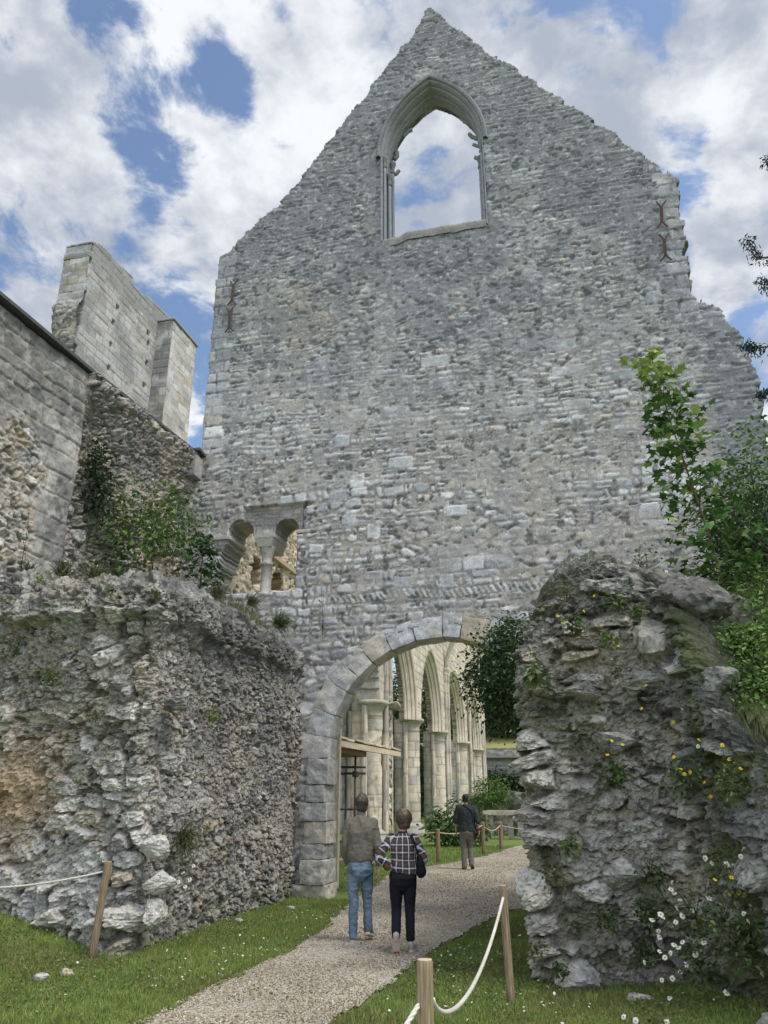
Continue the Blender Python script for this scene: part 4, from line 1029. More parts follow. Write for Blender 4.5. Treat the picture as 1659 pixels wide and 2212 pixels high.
tag(mesh_np('lawn_clover', V, None, T, C, M_LEAF, None, False), kind='stuff')
# tiny lawn daisies
rs = np.random.RandomState(8)
cl = [ground_pt(*q) for q in [(1000, 2060), (1040, 2030), (960, 2080), (1010, 2100), (620, 2030), (560, 2060), (720, 1975), (690, 1990), (480, 2085), (350, 2110), (1060, 2000), (730, 1905), (760, 1935), (1080, 2160), (960, 2180), (1180, 2190)]]
P = []
for q in cl: P += [(q[0]+rs.normal()*.30, q[1]+rs.normal()*.35) for _ in range(22)]
P += [(rs.uniform(1, 9), rs.uniform(-9.5, -1)) for _ in range(130)]
P = np.array(P); P = P[~in_poly(P[:, 0], P[:, 1], PATH) & ~inwall(P[:, 0], P[:, 1])]
mb = MB()
for q in P:
    r = rs.uniform(.007, .013); z = float(zg(*q))+rs.uniform(.03, .05); a = np.arange(8)/8*6.283+rs.uniform(0, 1); tl = rs.normal(size=2)*.35
    ring = np.stack([q[0]+np.cos(a)*r, q[1]+np.sin(a)*r, z+(np.cos(a)*tl[0]+np.sin(a)*tl[1])*r], -1)
    mb.add(np.concatenate([ring, [[q[0], q[1], z+.002]]]), None, [[k, (k+1) % 8, 8] for k in range(8)], (.78, .78, .74))
    if rs.uniform() < .8: 
        mb.add(np.concatenate([np.stack([q[0]+np.cos(a)*r*.3, q[1]+np.sin(a)*r*.3, np.full(8, z+.004)], -1), [[q[0], q[1], z+.006]]]), None, [[k, (k+1) % 8, 8] for k in range(8)], (.6, .42, .05))
tag(mb.build('lawn_daisies', M_PETAL, None), kind='stuff')

# ================================================================== POSTS AND ROPES
def post(p, h, r, label, lean=(0, 0), seed=0, col=(.27, .19, .115)):
    t = thing('rope_post', label, 'post', (p[0], p[1], float(zg(*p))-.02), 0, 'posts of the rope fence')
    mb = MB(); zz = np.concatenate([[-.08], np.linspace(0, h-.012, 30), [h]]); rs = np.random.RandomState(seed)
    n = 40; a = np.arange(n)/n*2*np.pi; rings = []
    cz = []
    for k, z in enumerate(zz):
        rr = r*(1+.05*(fbm2(np.cos(a)*2+seed, np.sin(a)*2+z*1.3, seed, 3)-.5)*2)*(1 if k < len(zz)-1 else .90)
        crack = np.exp(-((a-1.4-seed)/.10)**2)*.10*(1 if .15*h < z < .8*h else 0); rr = rr*(1-crack)
        rings.append(np.stack([lean[0]*z/h+np.cos(a)*rr, lean[1]*z/h+np.sin(a)*rr, np.full(n, z)], -1))
        cz.append(mix(np.asarray(col)*(.40+1.05*fbm2(a*6.0+seed, np.full(n, z*.9), seed+3, 4))[:, None], [.16, .15, .135], .35*fbm2(a*2, np.full(n, z*2), seed+5, 3))*(1-.5*sst(.16, 0, z)))
    V = np.concatenate(rings); m = len(zz)
    i = np.arange(m-1)[:, None]*n; k = np.arange(n)[None]
    mb.add(V, np.stack([i+k, i+(k+1) % n, i+n+(k+1) % n, i+n+k], -1).reshape(-1, 4), None, np.concatenate(cz))
    mb.build('shaft', M_WOOD, t, True, False)
    tp = MB(); top = rings[-1]; tp.add(np.concatenate([top, top.mean(0)[None]+[[0, 0, .003]]]), None, [[q, (q+1) % n, n] for q in range(n)], (.50, .40, .26)); tp.build('end_grain', M_WOOD, t, False, False)
    return (p[0]+lean[0]*.88, p[1]+lean[1]*.88, float(zg(*p))+h*.88)
def rope(a, b, sag, label, r=.013, col=(.62, .58, .50), skew=.5, group='ropes of the fence', drop=0):
    a = np.array(a); b = np.array(b); t = np.linspace(0, 1, 160); s = t**(math.log(.5)/math.log(skew))
    P = a+(b-a)*t[:, None]; P[:, 2] -= sag*4*s*(1-s)
    mb = MB(); mb.tube(P, r*.85, 12, col, True, 2*np.pi*7, 3)
    Ls = np.concatenate([[0], np.cumsum(np.linalg.norm(np.diff(P, axis=0), axis=1))]); aa = np.arange(12)/12*2*np.pi
    g_ = np.abs(np.cos(1.5*(aa[None]-2*np.pi*7*Ls[:, None]))).ravel(); mb.C[0][:len(g_)] *= (.42+.62*g_**.6)[:, None]*(.85+.3*fbm2(np.repeat(Ls, 12)*3, np.repeat(Ls, 12)*0, 5, 3))[:, None]
    return tag(mb.build('rope', M_ROPE, None, True), label, 'rope', group)
def gp(x, y): q = ground_pt(x, y); return (q[0], q[1])
h1 = post((2.34, -5.84), 1.0, .042, 'leaning brown post before the pale corner of the low rubble wall', (.06, .02), 1)
h2_p = post((6.96, -10.27), .95, .041, 'nearest round post with a sawn pale top, at the bottom edge', (0, 0), 2, (.33, .25, .15))
h3 = post((7.06, -6.75), .95, .036, 'tall cracked post standing at the left foot of the rubble pier', (-.03, 0), 3, (.29, .21, .13))
h4 = post((3.02, .98), 1.0, .045, 'grey post beside the arch jamb under the plank roof', (0, 0), 4, (.25, .20, .14))
h5 = post(gp(947, 1863), .86, .06, 'post on the lawn edge between the woman and the far man', (0, 0), 5, (.26, .18, .10))
h6 = post(gp(1045, 1845), .95, .062, 'post just right of the far man on the path edge', (0, 0), 6, (.26, .18, .10))
h7 = post(gp(1083, 1834), .85, .065, 'post beside the rubble pier at the far right end of the ropes', (0, 0), 7, (.26, .18, .10))
h8 = post(gp(1052, 1812), 1.0, .06, 'farthest post behind the far man before the low ruined wall', (0, 0), 8, (.24, .17, .10))
h5b = post((1.6, 7.9), .86, .055, 'post hidden behind the man in the grey shirt', (0, 0), 9, (.26, .18, .10))
wt = (.66, .63, .56)
_p = on_plane(0, 1925, 1, -6.35); rope((-.02, -6.6, float(_p[2])+.10), h1, .13, 'white rope running from the leaning left post out past the low wall', .012, wt)
rope((h2_p[0]-.03, h2_p[1]-.03, h2_p[2]-.10), (6.62, -12.3, .55), .10, 'white twisted rope dropping from the nearest post to the bottom edge', .013, wt)
rope((h2_p[0]+.03, h2_p[1]+.03, h2_p[2]-.08), (h3[0], h3[1], h3[2]+.0), .25, 'white rope sagging from the nearest post up to the post by the pier', .0135, wt, .40)
rope(h4, h5b, .52, 'dark slack rope hanging from the grey post by the arch jamb', .014, (.09, .085, .08), .42)
rope(h5b, h5, .06, 'pale rope behind the couple, left of the lawn post', .017, (.48, .43, .33))
rope(h5, h6, .12, 'pale rope passing behind the far man', .017, (.48, .43, .33))
rope(h6, h7, .16, 'pale rope between the two posts right of the far man', .017, (.48, .43, .33))
rope(h7, (h7[0]+2.4, h7[1]+1.6, h7[2]+.02), .16, 'pale rope leaving the far right post behind the rubble pier', .017, (.48, .43, .33))

# ================================================================== NAVE WALL seen through the twin window
nw_ = thing('nave_side_wall', 'warm sunlit inner wall with two small round openings behind the twin window', 'ruin wall')
A, Zz = np.meshgrid(np.arange(2.3, 9.0, .03), np.arange(4.2, 10.6, .03))
h, c, m = rubble(A, Zz, 501, [(.35, .22, .8, .04, np.array([[.74, .67, .55], [.68, .60, .48], [.78, .72, .61], [.58, .51, .41]]), [30, 30, 20, 20])], und=.05, mort=(.64, .54, .40))
hol = np.zeros(A.shape, bool)
def side_pt(x, y): q = on_plane(x, y, 0, -.2); return q[1], q[2]
for (pts_) in ([(542, 1262), (543, 1222), (547, 1204), (553, 1201), (562, 1212), (562, 1262)], [(583, 1274), (588, 1240), (597, 1229), (607, 1236), (612, 1262), (612, 1276)]):
    hol |= in_poly(A, Zz, [side_pt(*q) for q in pts_])
kp = ~hol; kp = kp[:-1, :-1] & kp[1:, :-1] & kp[:-1, 1:] & kp[1:, 1:]
V, C, Q = extrude_shell(A, Zz, h, c, grid_faces(*A.shape, kp), .7, 5, 5)
mesh_np('inner_wall', to_side(V, -.2), Q, None, C, M_STONE, nw_)
mb = MB(); mb.box((-1.1, 3.0, 4.2), (-.98, 9.0, 10.6), (.36, .28, .19)); mb.build('passage_wall', M_STONE, nw_)
mb = MB(); a_, z_ = side_pt(586, 1190); b_, z2 = side_pt(619, 1225); mb.box((-.25, 4.9, 8.05), (-.08, 8.6, 8.16), (.45, .37, .26)); mb.build('string_course', M_ASH, nw_)

# ================================================================== NAVE ARCADE
arc = thing('nave_arcade', 'tall row of pale Gothic piers and pointed moulded arches seen through the round arch', 'arcade', (0, 15, 0))
EA = -.2
PN = [on_plane(x, y, 0, EA)[1] for x, y in ((797, 1540), (882, 1570), (940, 1590), (992, 1610), (1026, 1630))]
print('pier n', PN)
P_WARM = np.array([[.70, .615, .485], [.64, .555, .43], [.73, .65, .52], [.55, .515, .455], [.64, .54, .41]])
WPW = (26, 24, 20, 14, 16)
CAPZ = 5.25; APEX = 9.35
bays = [(PN[i], PN[i+1]) for i in range(4)]+[(PN[4], PN[4]+7.5)]
bays = [(PN[0]-7.6, PN[0])]+bays
A, Zz = np.meshgrid(np.arange(PN[0]-.7, PN[4]+1.2, .06), np.arange(CAPZ, 14, .06))
fnw = ashlar_fn(511, (.32, .42), (.5, 1.0), P_WARM, WPW, joint=.03, relief=.02, dark=.25, und=.03)
h, c = fnw(A, Zz)
hol = np.zeros(A.shape, bool)
for (a, b) in bays: hol |= in_poly(A, Zz, [(a+.55, CAPZ-1)]+pointed(a+.55, b-.55, CAPZ, APEX)+[(b-.55, CAPZ-1)])
kp = ~hol; kp = kp[:-1, :-1] & kp[1:, :-1] & kp[:-1, 1:] & kp[1:, 1:]
V, C, Q = extrude_shell(A, Zz, h, c, grid_faces(*A.shape, kp), .9, 5, 15)
mesh_np('clerestory_wall', to_side(V, EA+.55), Q, None, C, M_ASH, arc)
for i, (a, b) in enumerate(bays[1:5]):
    mb = MB()
    for (ins, y0, za) in ((.55, 0.0, APEX), (.72, .16, APEX-.22), (.90, .34, APEX-.45)):
        pth = dense(arch_path(a+ins, b-ins, CAPZ, za, CAPZ-.05), .12)
        S = MB(); sweep(S, pth, [(.02, y0-.02), (-.03, y0+.0), (-.06, y0+.05), (-.03, y0+.09), (-.07, y0+.11), (-.14, y0+.12), (-.17, y0+.17), (-.17, y0+.22)], (.64, .565, .46), 520+i, .004)
        if ins == .90: sweep(S, pth, [(-.17, y0+.2), (-.17, .9-y0)], (.42, .38, .32), 530+i)
        for Vv, Cc, Qq in zip(S.V, S.C, [None]*len(S.V)): pass
        off = 0
        for Vv, Cc, Qq in zip(S.V, S.C, S.Q): mb.add(to_side(Vv, EA+.57), Qq-off, None, Cc); off += len(Vv)
    mb.build('arch_moulding', M_ASH, arc)
def cyl(name, cx, cy, r, z0, z1, seed, parent, pal=P_WARM, wts=WPW, n=40, rowh=(.34, .46), dark=.3, stp=.05, erode=0):
    th = np.linspace(-math.pi, math.pi, n+1); zz = np.arange(z0, z1+stp, stp); TH, ZZ = np.meshgrid(th, zz)
    h, c = ashlar_fn(seed, rowh, (r*1.1, r*2.2), pal, wts, joint=.022, relief=.012, dark=dark, und=.03)(TH*r, ZZ)
    if erode: h = h-erode*sst(.5, .7, fbm2(TH*1.2, ZZ*1.0, seed+3, 4))*sst(4.9, 4.0, ZZ)
    rr = r+h
    return mesh_np(name, np.stack([cx+rr*np.cos(TH), cy+rr*np.sin(TH), ZZ], -1), grid_faces(*TH.shape), None, c, M_ASH, parent)
for i, pn in enumerate(PN):
    pier = cyl('pier_drum', EA+.12, pn, .42, 0, CAPZ-.5, 540+i, arc, erode=.10 if i == 0 else .03)
    mb = MB(); mb.lathe([(.43, CAPZ-.55), (.47, CAPZ-.53), (.44, CAPZ-.50), (.45, CAPZ-.35), (.54, CAPZ-.15), (.66, CAPZ-.10), (.68, CAPZ+.02), (.60, CAPZ+.06), (0, CAPZ+.06)], EA+.12, pn, 16, (.47, .43, .35))
    Vc = mb.V[0]; Vc += .07*(np.stack([fbm3(Vc, 5, 9+q, 3) for q in range(3)], -1)-.5); mb.C[0] = mb.C[0]*(.55+.9*fbm3(Vc, 5, 3, 3))[:, None]
    mb.build('carved_capital', M_ASH, pier, True)
    mb = MB(); mb.lathe([(.62, -.05), (.62, .22), (.56, .26), (.58, .32), (.56, .40), (.47, .46), (.43, .5)], EA+.12, pn, 20, (.40, .39, .36)); mb.build('pier_base', M_ASH, pier, True)
    # pier body behind the drum and the slender responds
    mb = MB(); 
    cyl('pier_body', EA-.30, pn, .40, 0, CAPZ, 560+i, arc, dark=.5)
    for (de, dn, r, zt_) in ((-.05, .50, .11, CAPZ-.2), (-.05, -.50, .11, CAPZ-.2)):
        cyl('respond_shaft', EA+de, pn+dn, r, 0, zt_, 580+i*7, arc, n=12, rowh=(.5, .9), stp=.1)
    if i in (0, 2, 4, 3):
        zt_ = 8.6 if i != 0 else 11
        for dn in (-.30, 0, .30):
            if i == 3 and dn: continue
            cyl('wall_shaft', EA+.62+(.10 if dn == 0 else 0), pn+dn+.62, .115, 0, zt_, 600+i*5, arc, n=12, rowh=(.6, 1.0), stp=.1)
        if i != 0:
            mb = MB(); 
            for dn in (-.30, 0, .30): mb.lathe([(.12, zt_), (.16, zt_+.05), (.13, zt_+.08), (.14, zt_+.2), (.22, zt_+.35), (.22, zt_+.42), (0, zt_+.43)], EA+.62, pn+dn+.62, 10, (.5, .45, .37))
            mb.build('shaft_capital', M_ASH, arc, True)
            mb = MB()
            for k in (-1, 0, 1):
                t = np.linspace(0, 1, 14); P = np.stack([EA+.65+2.6*t**1.6, pn+.62+k*1.5*t**1.4, zt_+.42+3.6*np.sin(t*1.35)], -1); mb.tube(P, .10, 8, (.55, .50, .41))
            mb.build('vault_rib', M_ASH, arc, True)
# broken masonry clinging to the first pier
A, Zz = np.meshgrid(np.linspace(0, .9, 30), np.arange(0, 5.6, .05)); h, c, m = rubble(A, Zz, 611, [(.3, .25, .85, .10, P_WARM, WPW)], und=.15, mort=(.5, .46, .38))
mesh_np('broken_masonry', np.stack([EA+.35+A*.55-.1*np.abs(h), PN[0]+.25+.25*A-h*.8+.0*A, Zz], -1), grid_faces(*A.shape)[:, ::1], None, c*1.1, M_STONE, arc)
rock('corbel_stone', None, None, (EA+.95, PN[0]+.5, 5.15), (.25, .3, .2), 612, (.42, .39, .32), 0, arc, 3, M_ASH)
# aisle wall behind the arcade
ais = thing('aisle_wall', 'shaded grey aisle wall with slim shafts behind the first pier', 'ruin wall', (-5, 15, 0))
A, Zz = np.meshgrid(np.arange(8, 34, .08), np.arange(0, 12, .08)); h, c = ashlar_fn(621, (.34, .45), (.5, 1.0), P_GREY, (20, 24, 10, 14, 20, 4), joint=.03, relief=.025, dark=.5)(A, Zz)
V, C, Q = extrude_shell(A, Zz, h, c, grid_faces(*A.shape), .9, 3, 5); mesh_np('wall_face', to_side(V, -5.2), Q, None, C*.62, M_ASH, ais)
for k, n_ in enumerate(np.arange(11.5, 33, 2.4)):
    for q in (-.28, 0, .28): cyl('wall_shaft', -5.05+(.12 if q == 0 else 0), n_+q, .13, 0, 6.4, 630+k, ais, pal=P_GREY, wts=(20, 24, 10, 14, 20, 4), n=12, rowh=(.5, .8), dark=.5, stp=.1)
    mb = MB(); t = np.linspace(0, 1, 12)
    for sg in (-1, 1): mb.tube(np.stack([-4.95+1.2*t**1.5, n_+sg*1.2*t**1.2, 6.4+2.6*np.sin(t*1.4)], -1), .12, 8, (.40, .38, .34))
    mb.build('vault_rib', M_ASH, ais, True)

# ================================================================== PLANK SHELTER
shl = thing('plank_shelter', 'pale plank roof on dark scaffold tubes just inside the round arch', 'shelter', (1.9, 4, 0))
wd = np.array([.60, .52, .38])
rs = np.random.RandomState(12)
n = 1.3; k = 0
a0_ = on_plane(717, 1597, 0, 2.35)[1]; ztop = on_plane(717, 1597, 0, 2.35)[2]
e1_ = 2.5; n_end = on_plane(868, 1622, 0, 2.6)[1]; zend = on_plane(868, 1622, 0, 2.6)[2]
print('shelter', a0_, ztop, n_end, zend)
mb = MB(); nb = 11
for k in range(nb):
    q0 = a0_-.6+(n_end-a0_+.6)*k/nb; q1 = a0_-.6+(n_end-a0_+.6)*(k+1)/nb-.02
    zz = ztop+(zend-ztop)*k/nb+.02*(k % 2)
    mb.box((.4, q0, zz), (2.55+rs.uniform(-.03, .03), q1+.06, zz+.05), wd*rs.uniform(.75, 1.1), bev=.006)
mb.build('roof_boards', M_WOOD, shl)
mb = MB(); Mx = np.eye(4)
P8 = [(x, y, z) for x in (2.45, 2.56) for (y, zz) in ((a0_-.7, ztop), (n_end+.1, zend)) for z in (zz-.17, zz-.03)]
block(mb, P8, 700, wd*.95, .003, 8); mb.build('edge_board', M_WOOD, shl)
mb = MB(); mb.box((1.0, a0_-.6, ztop-.26), (2.4, a0_+3.0, ztop-.04), (.20, .12, .075), bev=.01); mb.build('soffit_beam', M_WOOD, shl)
mb = MB(); pz = on_plane(711, 1560, 1, 1.35)
mb.box((2.96, 1.3, 0), (3.06, 1.42, 3.05), wd*1.05, bev=.008); mb.build('timber_upright', M_WOOD, shl)
dk = (.035, .033, .032)
mb = MB(); mb.tube([(2.2, a0_+2.6, 0), (2.2, a0_+2.6, ztop-.1)], .03, 8, (.07, .035, .03)); mb.build('scaffold_pole', M_METAL, shl, True)
mb = MB(); mb.tube([(-.5, a0_+2.6, 0), (-.5, a0_+2.6, ztop-.1)], .03, 8, dk); mb.build('scaffold_pole', M_METAL, shl, True)
for (za, zb2) in ((2.42, 2.40), (2.22, 2.25), (1.38, 1.38), (.62, .62)):
    mb = MB(); mb.tube([(-1.6, a0_+2.4, za), (2.45, a0_+2.7, zb2)], .028, 8, dk); mb.build('scaffold_ledger', M_METAL, shl, True)
for x in (.6, 1.3, 2.2): mb = MB(); mb.box((x-.06, a0_+2.5, 2.16), (x+.06, a0_+2.75, 2.30), dk, bev=.02); mb.build('coupler', M_METAL, shl)
mb = MB(); P = on_plane(800, 1862, 2, .08); Q_ = on_plane(852, 1864, 2, .08)
mb.tube([P-np.array([.9, 0, 0]), Q_], .085, 10, (.50, .40, .25)); tag(mb.build('timber_beam', M_WOOD, None, True), 'pale squared timber lying on the grass behind the couple', 'beam')

# ================================================================== FAR GROUNDS
rw = thing('retaining_wall', 'long grey block retaining wall far behind the arcade with a projecting top course', 'wall', (10, 44, 0))
A, Zz = np.meshgrid(np.arange(-8, 30, .1), np.arange(-.1, 5.9, .07)); h, c = ashlar_fn(641, (.18, .26), (.3, .55), P_GREY, (26, 30, 14, 16, 10, 4), joint=.03, relief=.04, dark=.35)(A, Zz)
gr_ = sst(.45, .6, fbm2(A*.8, Zz*1.4, 5, 4)+.25*np.exp(-((Zz-2.0)/.8)**2)-.05); c = mix(c, [.05, .075, .025], gr_*.6*(Zz < 3.2))
V = np.stack([A.ravel(), 60-h.ravel()-.05*A.ravel(), Zz.ravel()], -1); mesh_np('block_face', V, grid_faces(*A.shape), None, c*.9, M_ASH, rw)
mb = MB(); block(mb, [(x, y, z) for (x, yy) in ((-8, 60.4), (30, 58.5)) for y in (yy-.5, yy+.5) for z in (4.95, 5.1)], 645, (.20, .19, .17), .01, 6); mb.build('top_course', M_ASH, rw)
Uq, Nq = np.meshgrid(np.linspace(-60, 100, 60), np.linspace(60.5, 190, 50)); zz = 5.75+np.maximum(Nq-62+.05*Uq, 0)*.16+1.5*(fbm2(Uq*.03, Nq*.03, 4, 3)-.5)*sst(66, 80, Nq)
tag(mesh_np('hillside', np.stack([Uq, Nq, zz], -1), grid_faces(*Uq.shape), None, np.tile([.26, .25, .085], (Uq.size, 1))*(.8+.4*fbm2(Uq*.3, Nq*.3, 5, 3)).reshape(-1, 1), M_EARTH), kind='structure')
kinds = ['dark round tree on the far hillside behind the arcade', 'dark tree on the far hillside above the retaining wall', 'dark broad tree on the far hillside nearest the pier']
for k, (e, n, hgt_) in enumerate(((-1, 74, 16), (3.5, 72, 13), (-6, 78, 17), (4, 90, 22))):
    tree('hillside_tree', ['dark tree on the far hillside just right of the arcade end', 'dark tree on the far hillside nearest the rubble pier', 'dark tree on the far hillside behind the end of the arcade', 'tallest dark tree standing behind the others on the far hillside'][k], 'tree', (e, n, 7.2), (e, n, 8.2+hgt_*.5), (3.6, 3.4, hgt_*.50), 150, 60, .55, G_DARK, 700+k, .35, 6, group='trees on the far hillside')
# dark greenery seen between the piers
for k, (e, n, r) in enumerate(((-9, 47, 4.5), (-6.5, 58, 4.5))):
    tree('aisle_tree', ['dark tree seen through the narrow gap between two piers', 'farther dark tree behind the piers'][k], 'tree', (e, n, 0), (e, n, 6), (r, r, 6), 170, 60, .4, G_DARK, 720+k, .3, 6)
# low ruin with stone stumps and scrub, right of the arcade
lr = thing('low_ruin', 'low tumbled ruin wall with a pale ledge far behind the rope posts', 'ruin wall', (7, 22, 0))
A, Zz = np.meshgrid(np.arange(2.6, 11, .06), np.arange(-.05, 2.7, .05)); h, c, m = rubble(A, Zz, 651, [(.35, .25, .7, .10, P_GREY, [22, 26, 14, 16, 16, 6])], und=.12)
gr_ = sst(.46, .58, fbm2(A*1.2, Zz*1.2, 6, 4)); c = mix(c, [.055, .085, .03], gr_*.8)
topz = 1.9+.7*(fbm2(A[:1]*.7, A[:1]*0, 7, 3)-.5)
zc_ = np.minimum(Zz, topz); V = np.stack([A, 24.5-h-.12*A+np.maximum(Zz-topz, 0)*2.0, zc_+.1*h], -1); mesh_np('rubble_face', V, grid_faces(*A.shape), None, c*.9, M_STONE, lr)
rs = np.random.RandomState(6)
for k in range(11):
    x = 3.9+k*.42; mb = MB(); hh = rs.uniform(.7, .95)
    block(mb, [(a, b, z) for a in (x, x+rs.uniform(.18, .3)) for b in (20.9, 21.2) for z in (0, hh)], 660+k, np.array([.42, .40, .36])*rs.uniform(.5, 1.1), .03, 6); mb.build('upright_stone', M_ASH, lr, True)
mb = MB(); block(mb, [(a, b, z) for a in (3.7, 7.2) for b in (20.75, 21.3) for z in (.93, 1.12)], 680, (.5, .47, .4), .03, 10); mb.build('pale_ledge', M_ASH, lr, True)
def bush(name, label, cat, c, rad, nc, per, size, cols, seed, shape='diamond', up=.7, stems=9, group=None, spread=.2):
    rs = np.random.RandomState(seed); c = np.array(c, float); rad = np.array(rad, float)
    t = thing(name, label, cat, c, 0, group)
    P, out, cc = crown_points(c+np.array([0, 0, rad[2]*.9]), rad, nc, per, rs, spread, .35)
    P[:, 2] = np.maximum(P[:, 2], c[2]+.01)
    V, T, C = leaves(P, size, rs, cols, up, shape, out); mesh_np('foliage', V, None, T, C, M_LEAF, t, False)
    mb = MB()
    for k in range(stems):
        e = cc[rs.randint(len(cc))]; mb.tube([c+rs.normal(size=3)*np.array([.03, .03, 0])*rad.mean(), (c+e)/2+rs.normal(size=3)*.05*rad.mean(), e], [.012*rad.mean()+.003, .009*rad.mean()+.002, .002], 5, (.09, .085, .04))
    mb.build('stems', M_BARK, t, True)
    return t
p = gp(985, 1832); bush('leafy_bush', 'green broad leaved bush growing at the pier foot behind the far man', 'bush', (p[0]-.1, p[1]+1.2, 0), (1.15, .8, .75), 110, 16, .17, G_MID, 731)
p = gp(960, 1822); bush('leafy_bush', 'small green bush just left of the far man', 'bush', (p[0], p[1]+1.4, 0), (.7, .6, .4), 60, 16, .13, G_LITE, 732)
bush('leafy_bush', 'pale green scrub on the low ruin behind the far man', 'bush', (3.8, 23.4, 1.2), (.9, .6, .7), 80, 18, .13, G_LITE, 733)
bush('leafy_bush', 'dark ivy mat hanging on the retaining wall', 'bush', (1.5, 59.3, 1.6), (3.4, .6, 1.0), 160, 30, .3, G_DARK, 734)
# ================================================================== PEOPLE
def sphere_prim(c, r, rot=None, n=16):
    th = np.linspace(0, math.pi, n//2+1); ph = np.arange(n)/n*2*math.pi
    V = np.stack([np.sin(th)[:, None]*np.cos(ph), np.sin(th)[:, None]*np.sin(ph), np.repeat(np.cos(th)[:, None], n, 1)], -1).reshape(-1, 3)*np.asarray(r)
    if rot is not None: V = V@np.asarray(rot).T
    m = n//2+1; i = np.arange(m-1)[:, None]*n; k = np.arange(n)[None]
    return V+np.asarray(c), np.stack([i+k, i+n+k, i+n+(k+1) % n, i+(k+1) % n], -1).reshape(-1, 4)
class Body:
    def __init__(s): s.V = []; s.Q = []; s.T = []; s.n = 0
    def _a(s, V, q, t=None):
        s.V.append(V); s.Q.append(np.asarray(q)+s.n)
        if t is not None: s.T.append(np.asarray(t)+s.n)
        s.n += len(V)
    def ell(s, c, r, rot=None): s._a(*sphere_prim(c, r, rot))
    def limb(s, pts, rad):
        P = dense_n(pts, rad)
        m = MB(); m.tube(P[0], P[1], 14); s._a(m.V[0], m.Q[0], m.T[0])
        s.ell(pts[0], [rad[0]]*3); s.ell(pts[-1], [rad[-1]]*3)
    def loft(s, rings, n=24, ex=2.4):
        a = np.arange(n)/n*2*math.pi; ca, sa = np.cos(a), np.sin(a)
        f = (np.abs(ca)**ex+np.abs(sa)**ex)**(-1/ex); V = []
        for (x, y, z, rx, ry) in rings: V.append(np.stack([x+ca*f*rx, y+sa*f*ry, np.full(n, z)], -1))
        V = np.concatenate(V); m = len(rings); i = np.arange(m-1)[:, None]*n; k = np.arange(n)[None]
        q = np.stack([i+k, i+(k+1) % n, i+n+(k+1) % n, i+n+k], -1).reshape(-1, 4)
        V = np.concatenate([V, [[rings[0][0], rings[0][1], rings[0][2]]], [[rings[-1][0], rings[-1][1], rings[-1][2]]]]); e = m*n
        kk = np.arange(n); t = np.concatenate([np.stack([(kk+1) % n, kk, np.full(n, e)], -1), np.stack([(m-1)*n+kk, (m-1)*n+(kk+1) % n, np.full(n, e+1)], -1)])
        s._a(V, q, t)
    def solid(s, voxel=.008, smooth=4):
        """one continuous skin round everything collected"""
        o = mesh_np('tmp', np.concatenate(s.V), np.concatenate(s.Q), np.concatenate(s.T) if s.T else None, None, None, None)
        m = o.modifiers.new('r', 'REMESH'); m.mode = 'VOXEL'; m.voxel_size = voxel
        if smooth: q = o.modifiers.new('s', 'SMOOTH'); q.factor = .5; q.iterations = smooth
        dg = bpy.context.evaluated_depsgraph_get(); ev = o.evaluated_get(dg); me = ev.to_mesh()
        V = np.empty(len(me.vertices)*3, np.float32); me.vertices.foreach_get('co', V); V = V.reshape(-1, 3).astype(float)
        N_ = np.empty(len(me.vertices)*3, np.float32); me.vertices.foreach_get('normal', N_); N_ = N_.reshape(-1, 3)
        F = np.array([p.vertices[:] for p in me.polygons]); ev.to_mesh_clear()
        d = o.data; bpy.data.objects.remove(o); bpy.data.meshes.remove(d)
        return V, N_, F
def dense_n(pts, rad, k=8):
    P = np.array(pts, float); r = np.array(rad, float); t = np.linspace(0, len(P)-1, k*(len(P)-1)+1)
    out = np.stack([np.interp(t, np.arange(len(P)), P[:, a]) for a in range(3)], -1); rr = np.interp(t, np.arange(len(P)), r)
    if len(P) > 2:
        w = np.array([.25, .5, .25])
        for _ in range(3):
            q = out.copy(); q[1:-1] = out[:-2]*.25+out[1:-1]*.5+out[2:]*.25; out = q
    return out, rr
def hand(b, wrist, d, palm_n, thumb_side, size=1.0, curl=.35):
    """palm, four unequal curled fingers and a thumb"""
    d = np.array(d, float); d /= np.linalg.norm(d); pn = np.array(palm_n, float); pn -= d*(pn@d); pn /= np.linalg.norm(pn); sd = np.cross(d, pn)*thumb_side
    w = np.array(wrist, float); rot = np.stack([sd, d, pn], 1)
    b.ell(w+d*.05*size, [.040*size, .055*size, .017*size], rot)
    for k, (o, L) in enumerate(((.030, .072), (.010, .082), (-.010, .076), (-.029, .058))):
        p0 = w+d*.088*size+sd*o*size; c = curl*(1+.15*k)
        p1 = p0+(d*math.cos(c)+pn*math.sin(c))*L*.45*size; p2 = p1+(d*math.cos(2*c)+pn*math.sin(2*c))*L*.32*size; p3 = p2+(d*math.cos(2.8*c)+pn*math.sin(2.8*c))*L*.23*size
        b.limb([p0-d*.02, p0, p1, p2, p3], [.0095*size, .0098*size, .0092*size, .0086*size, .0076*size])
    t0 = w+d*.03*size+sd*.03*size; t1 = t0+(sd*.75+d*.6+pn*.25)*.036*size; t2 = t1+(sd*.3+d*.9+pn*.3)*.030*size
    b.limb([t0, t1, t2], [.013*size, .0105*size, .009*size])
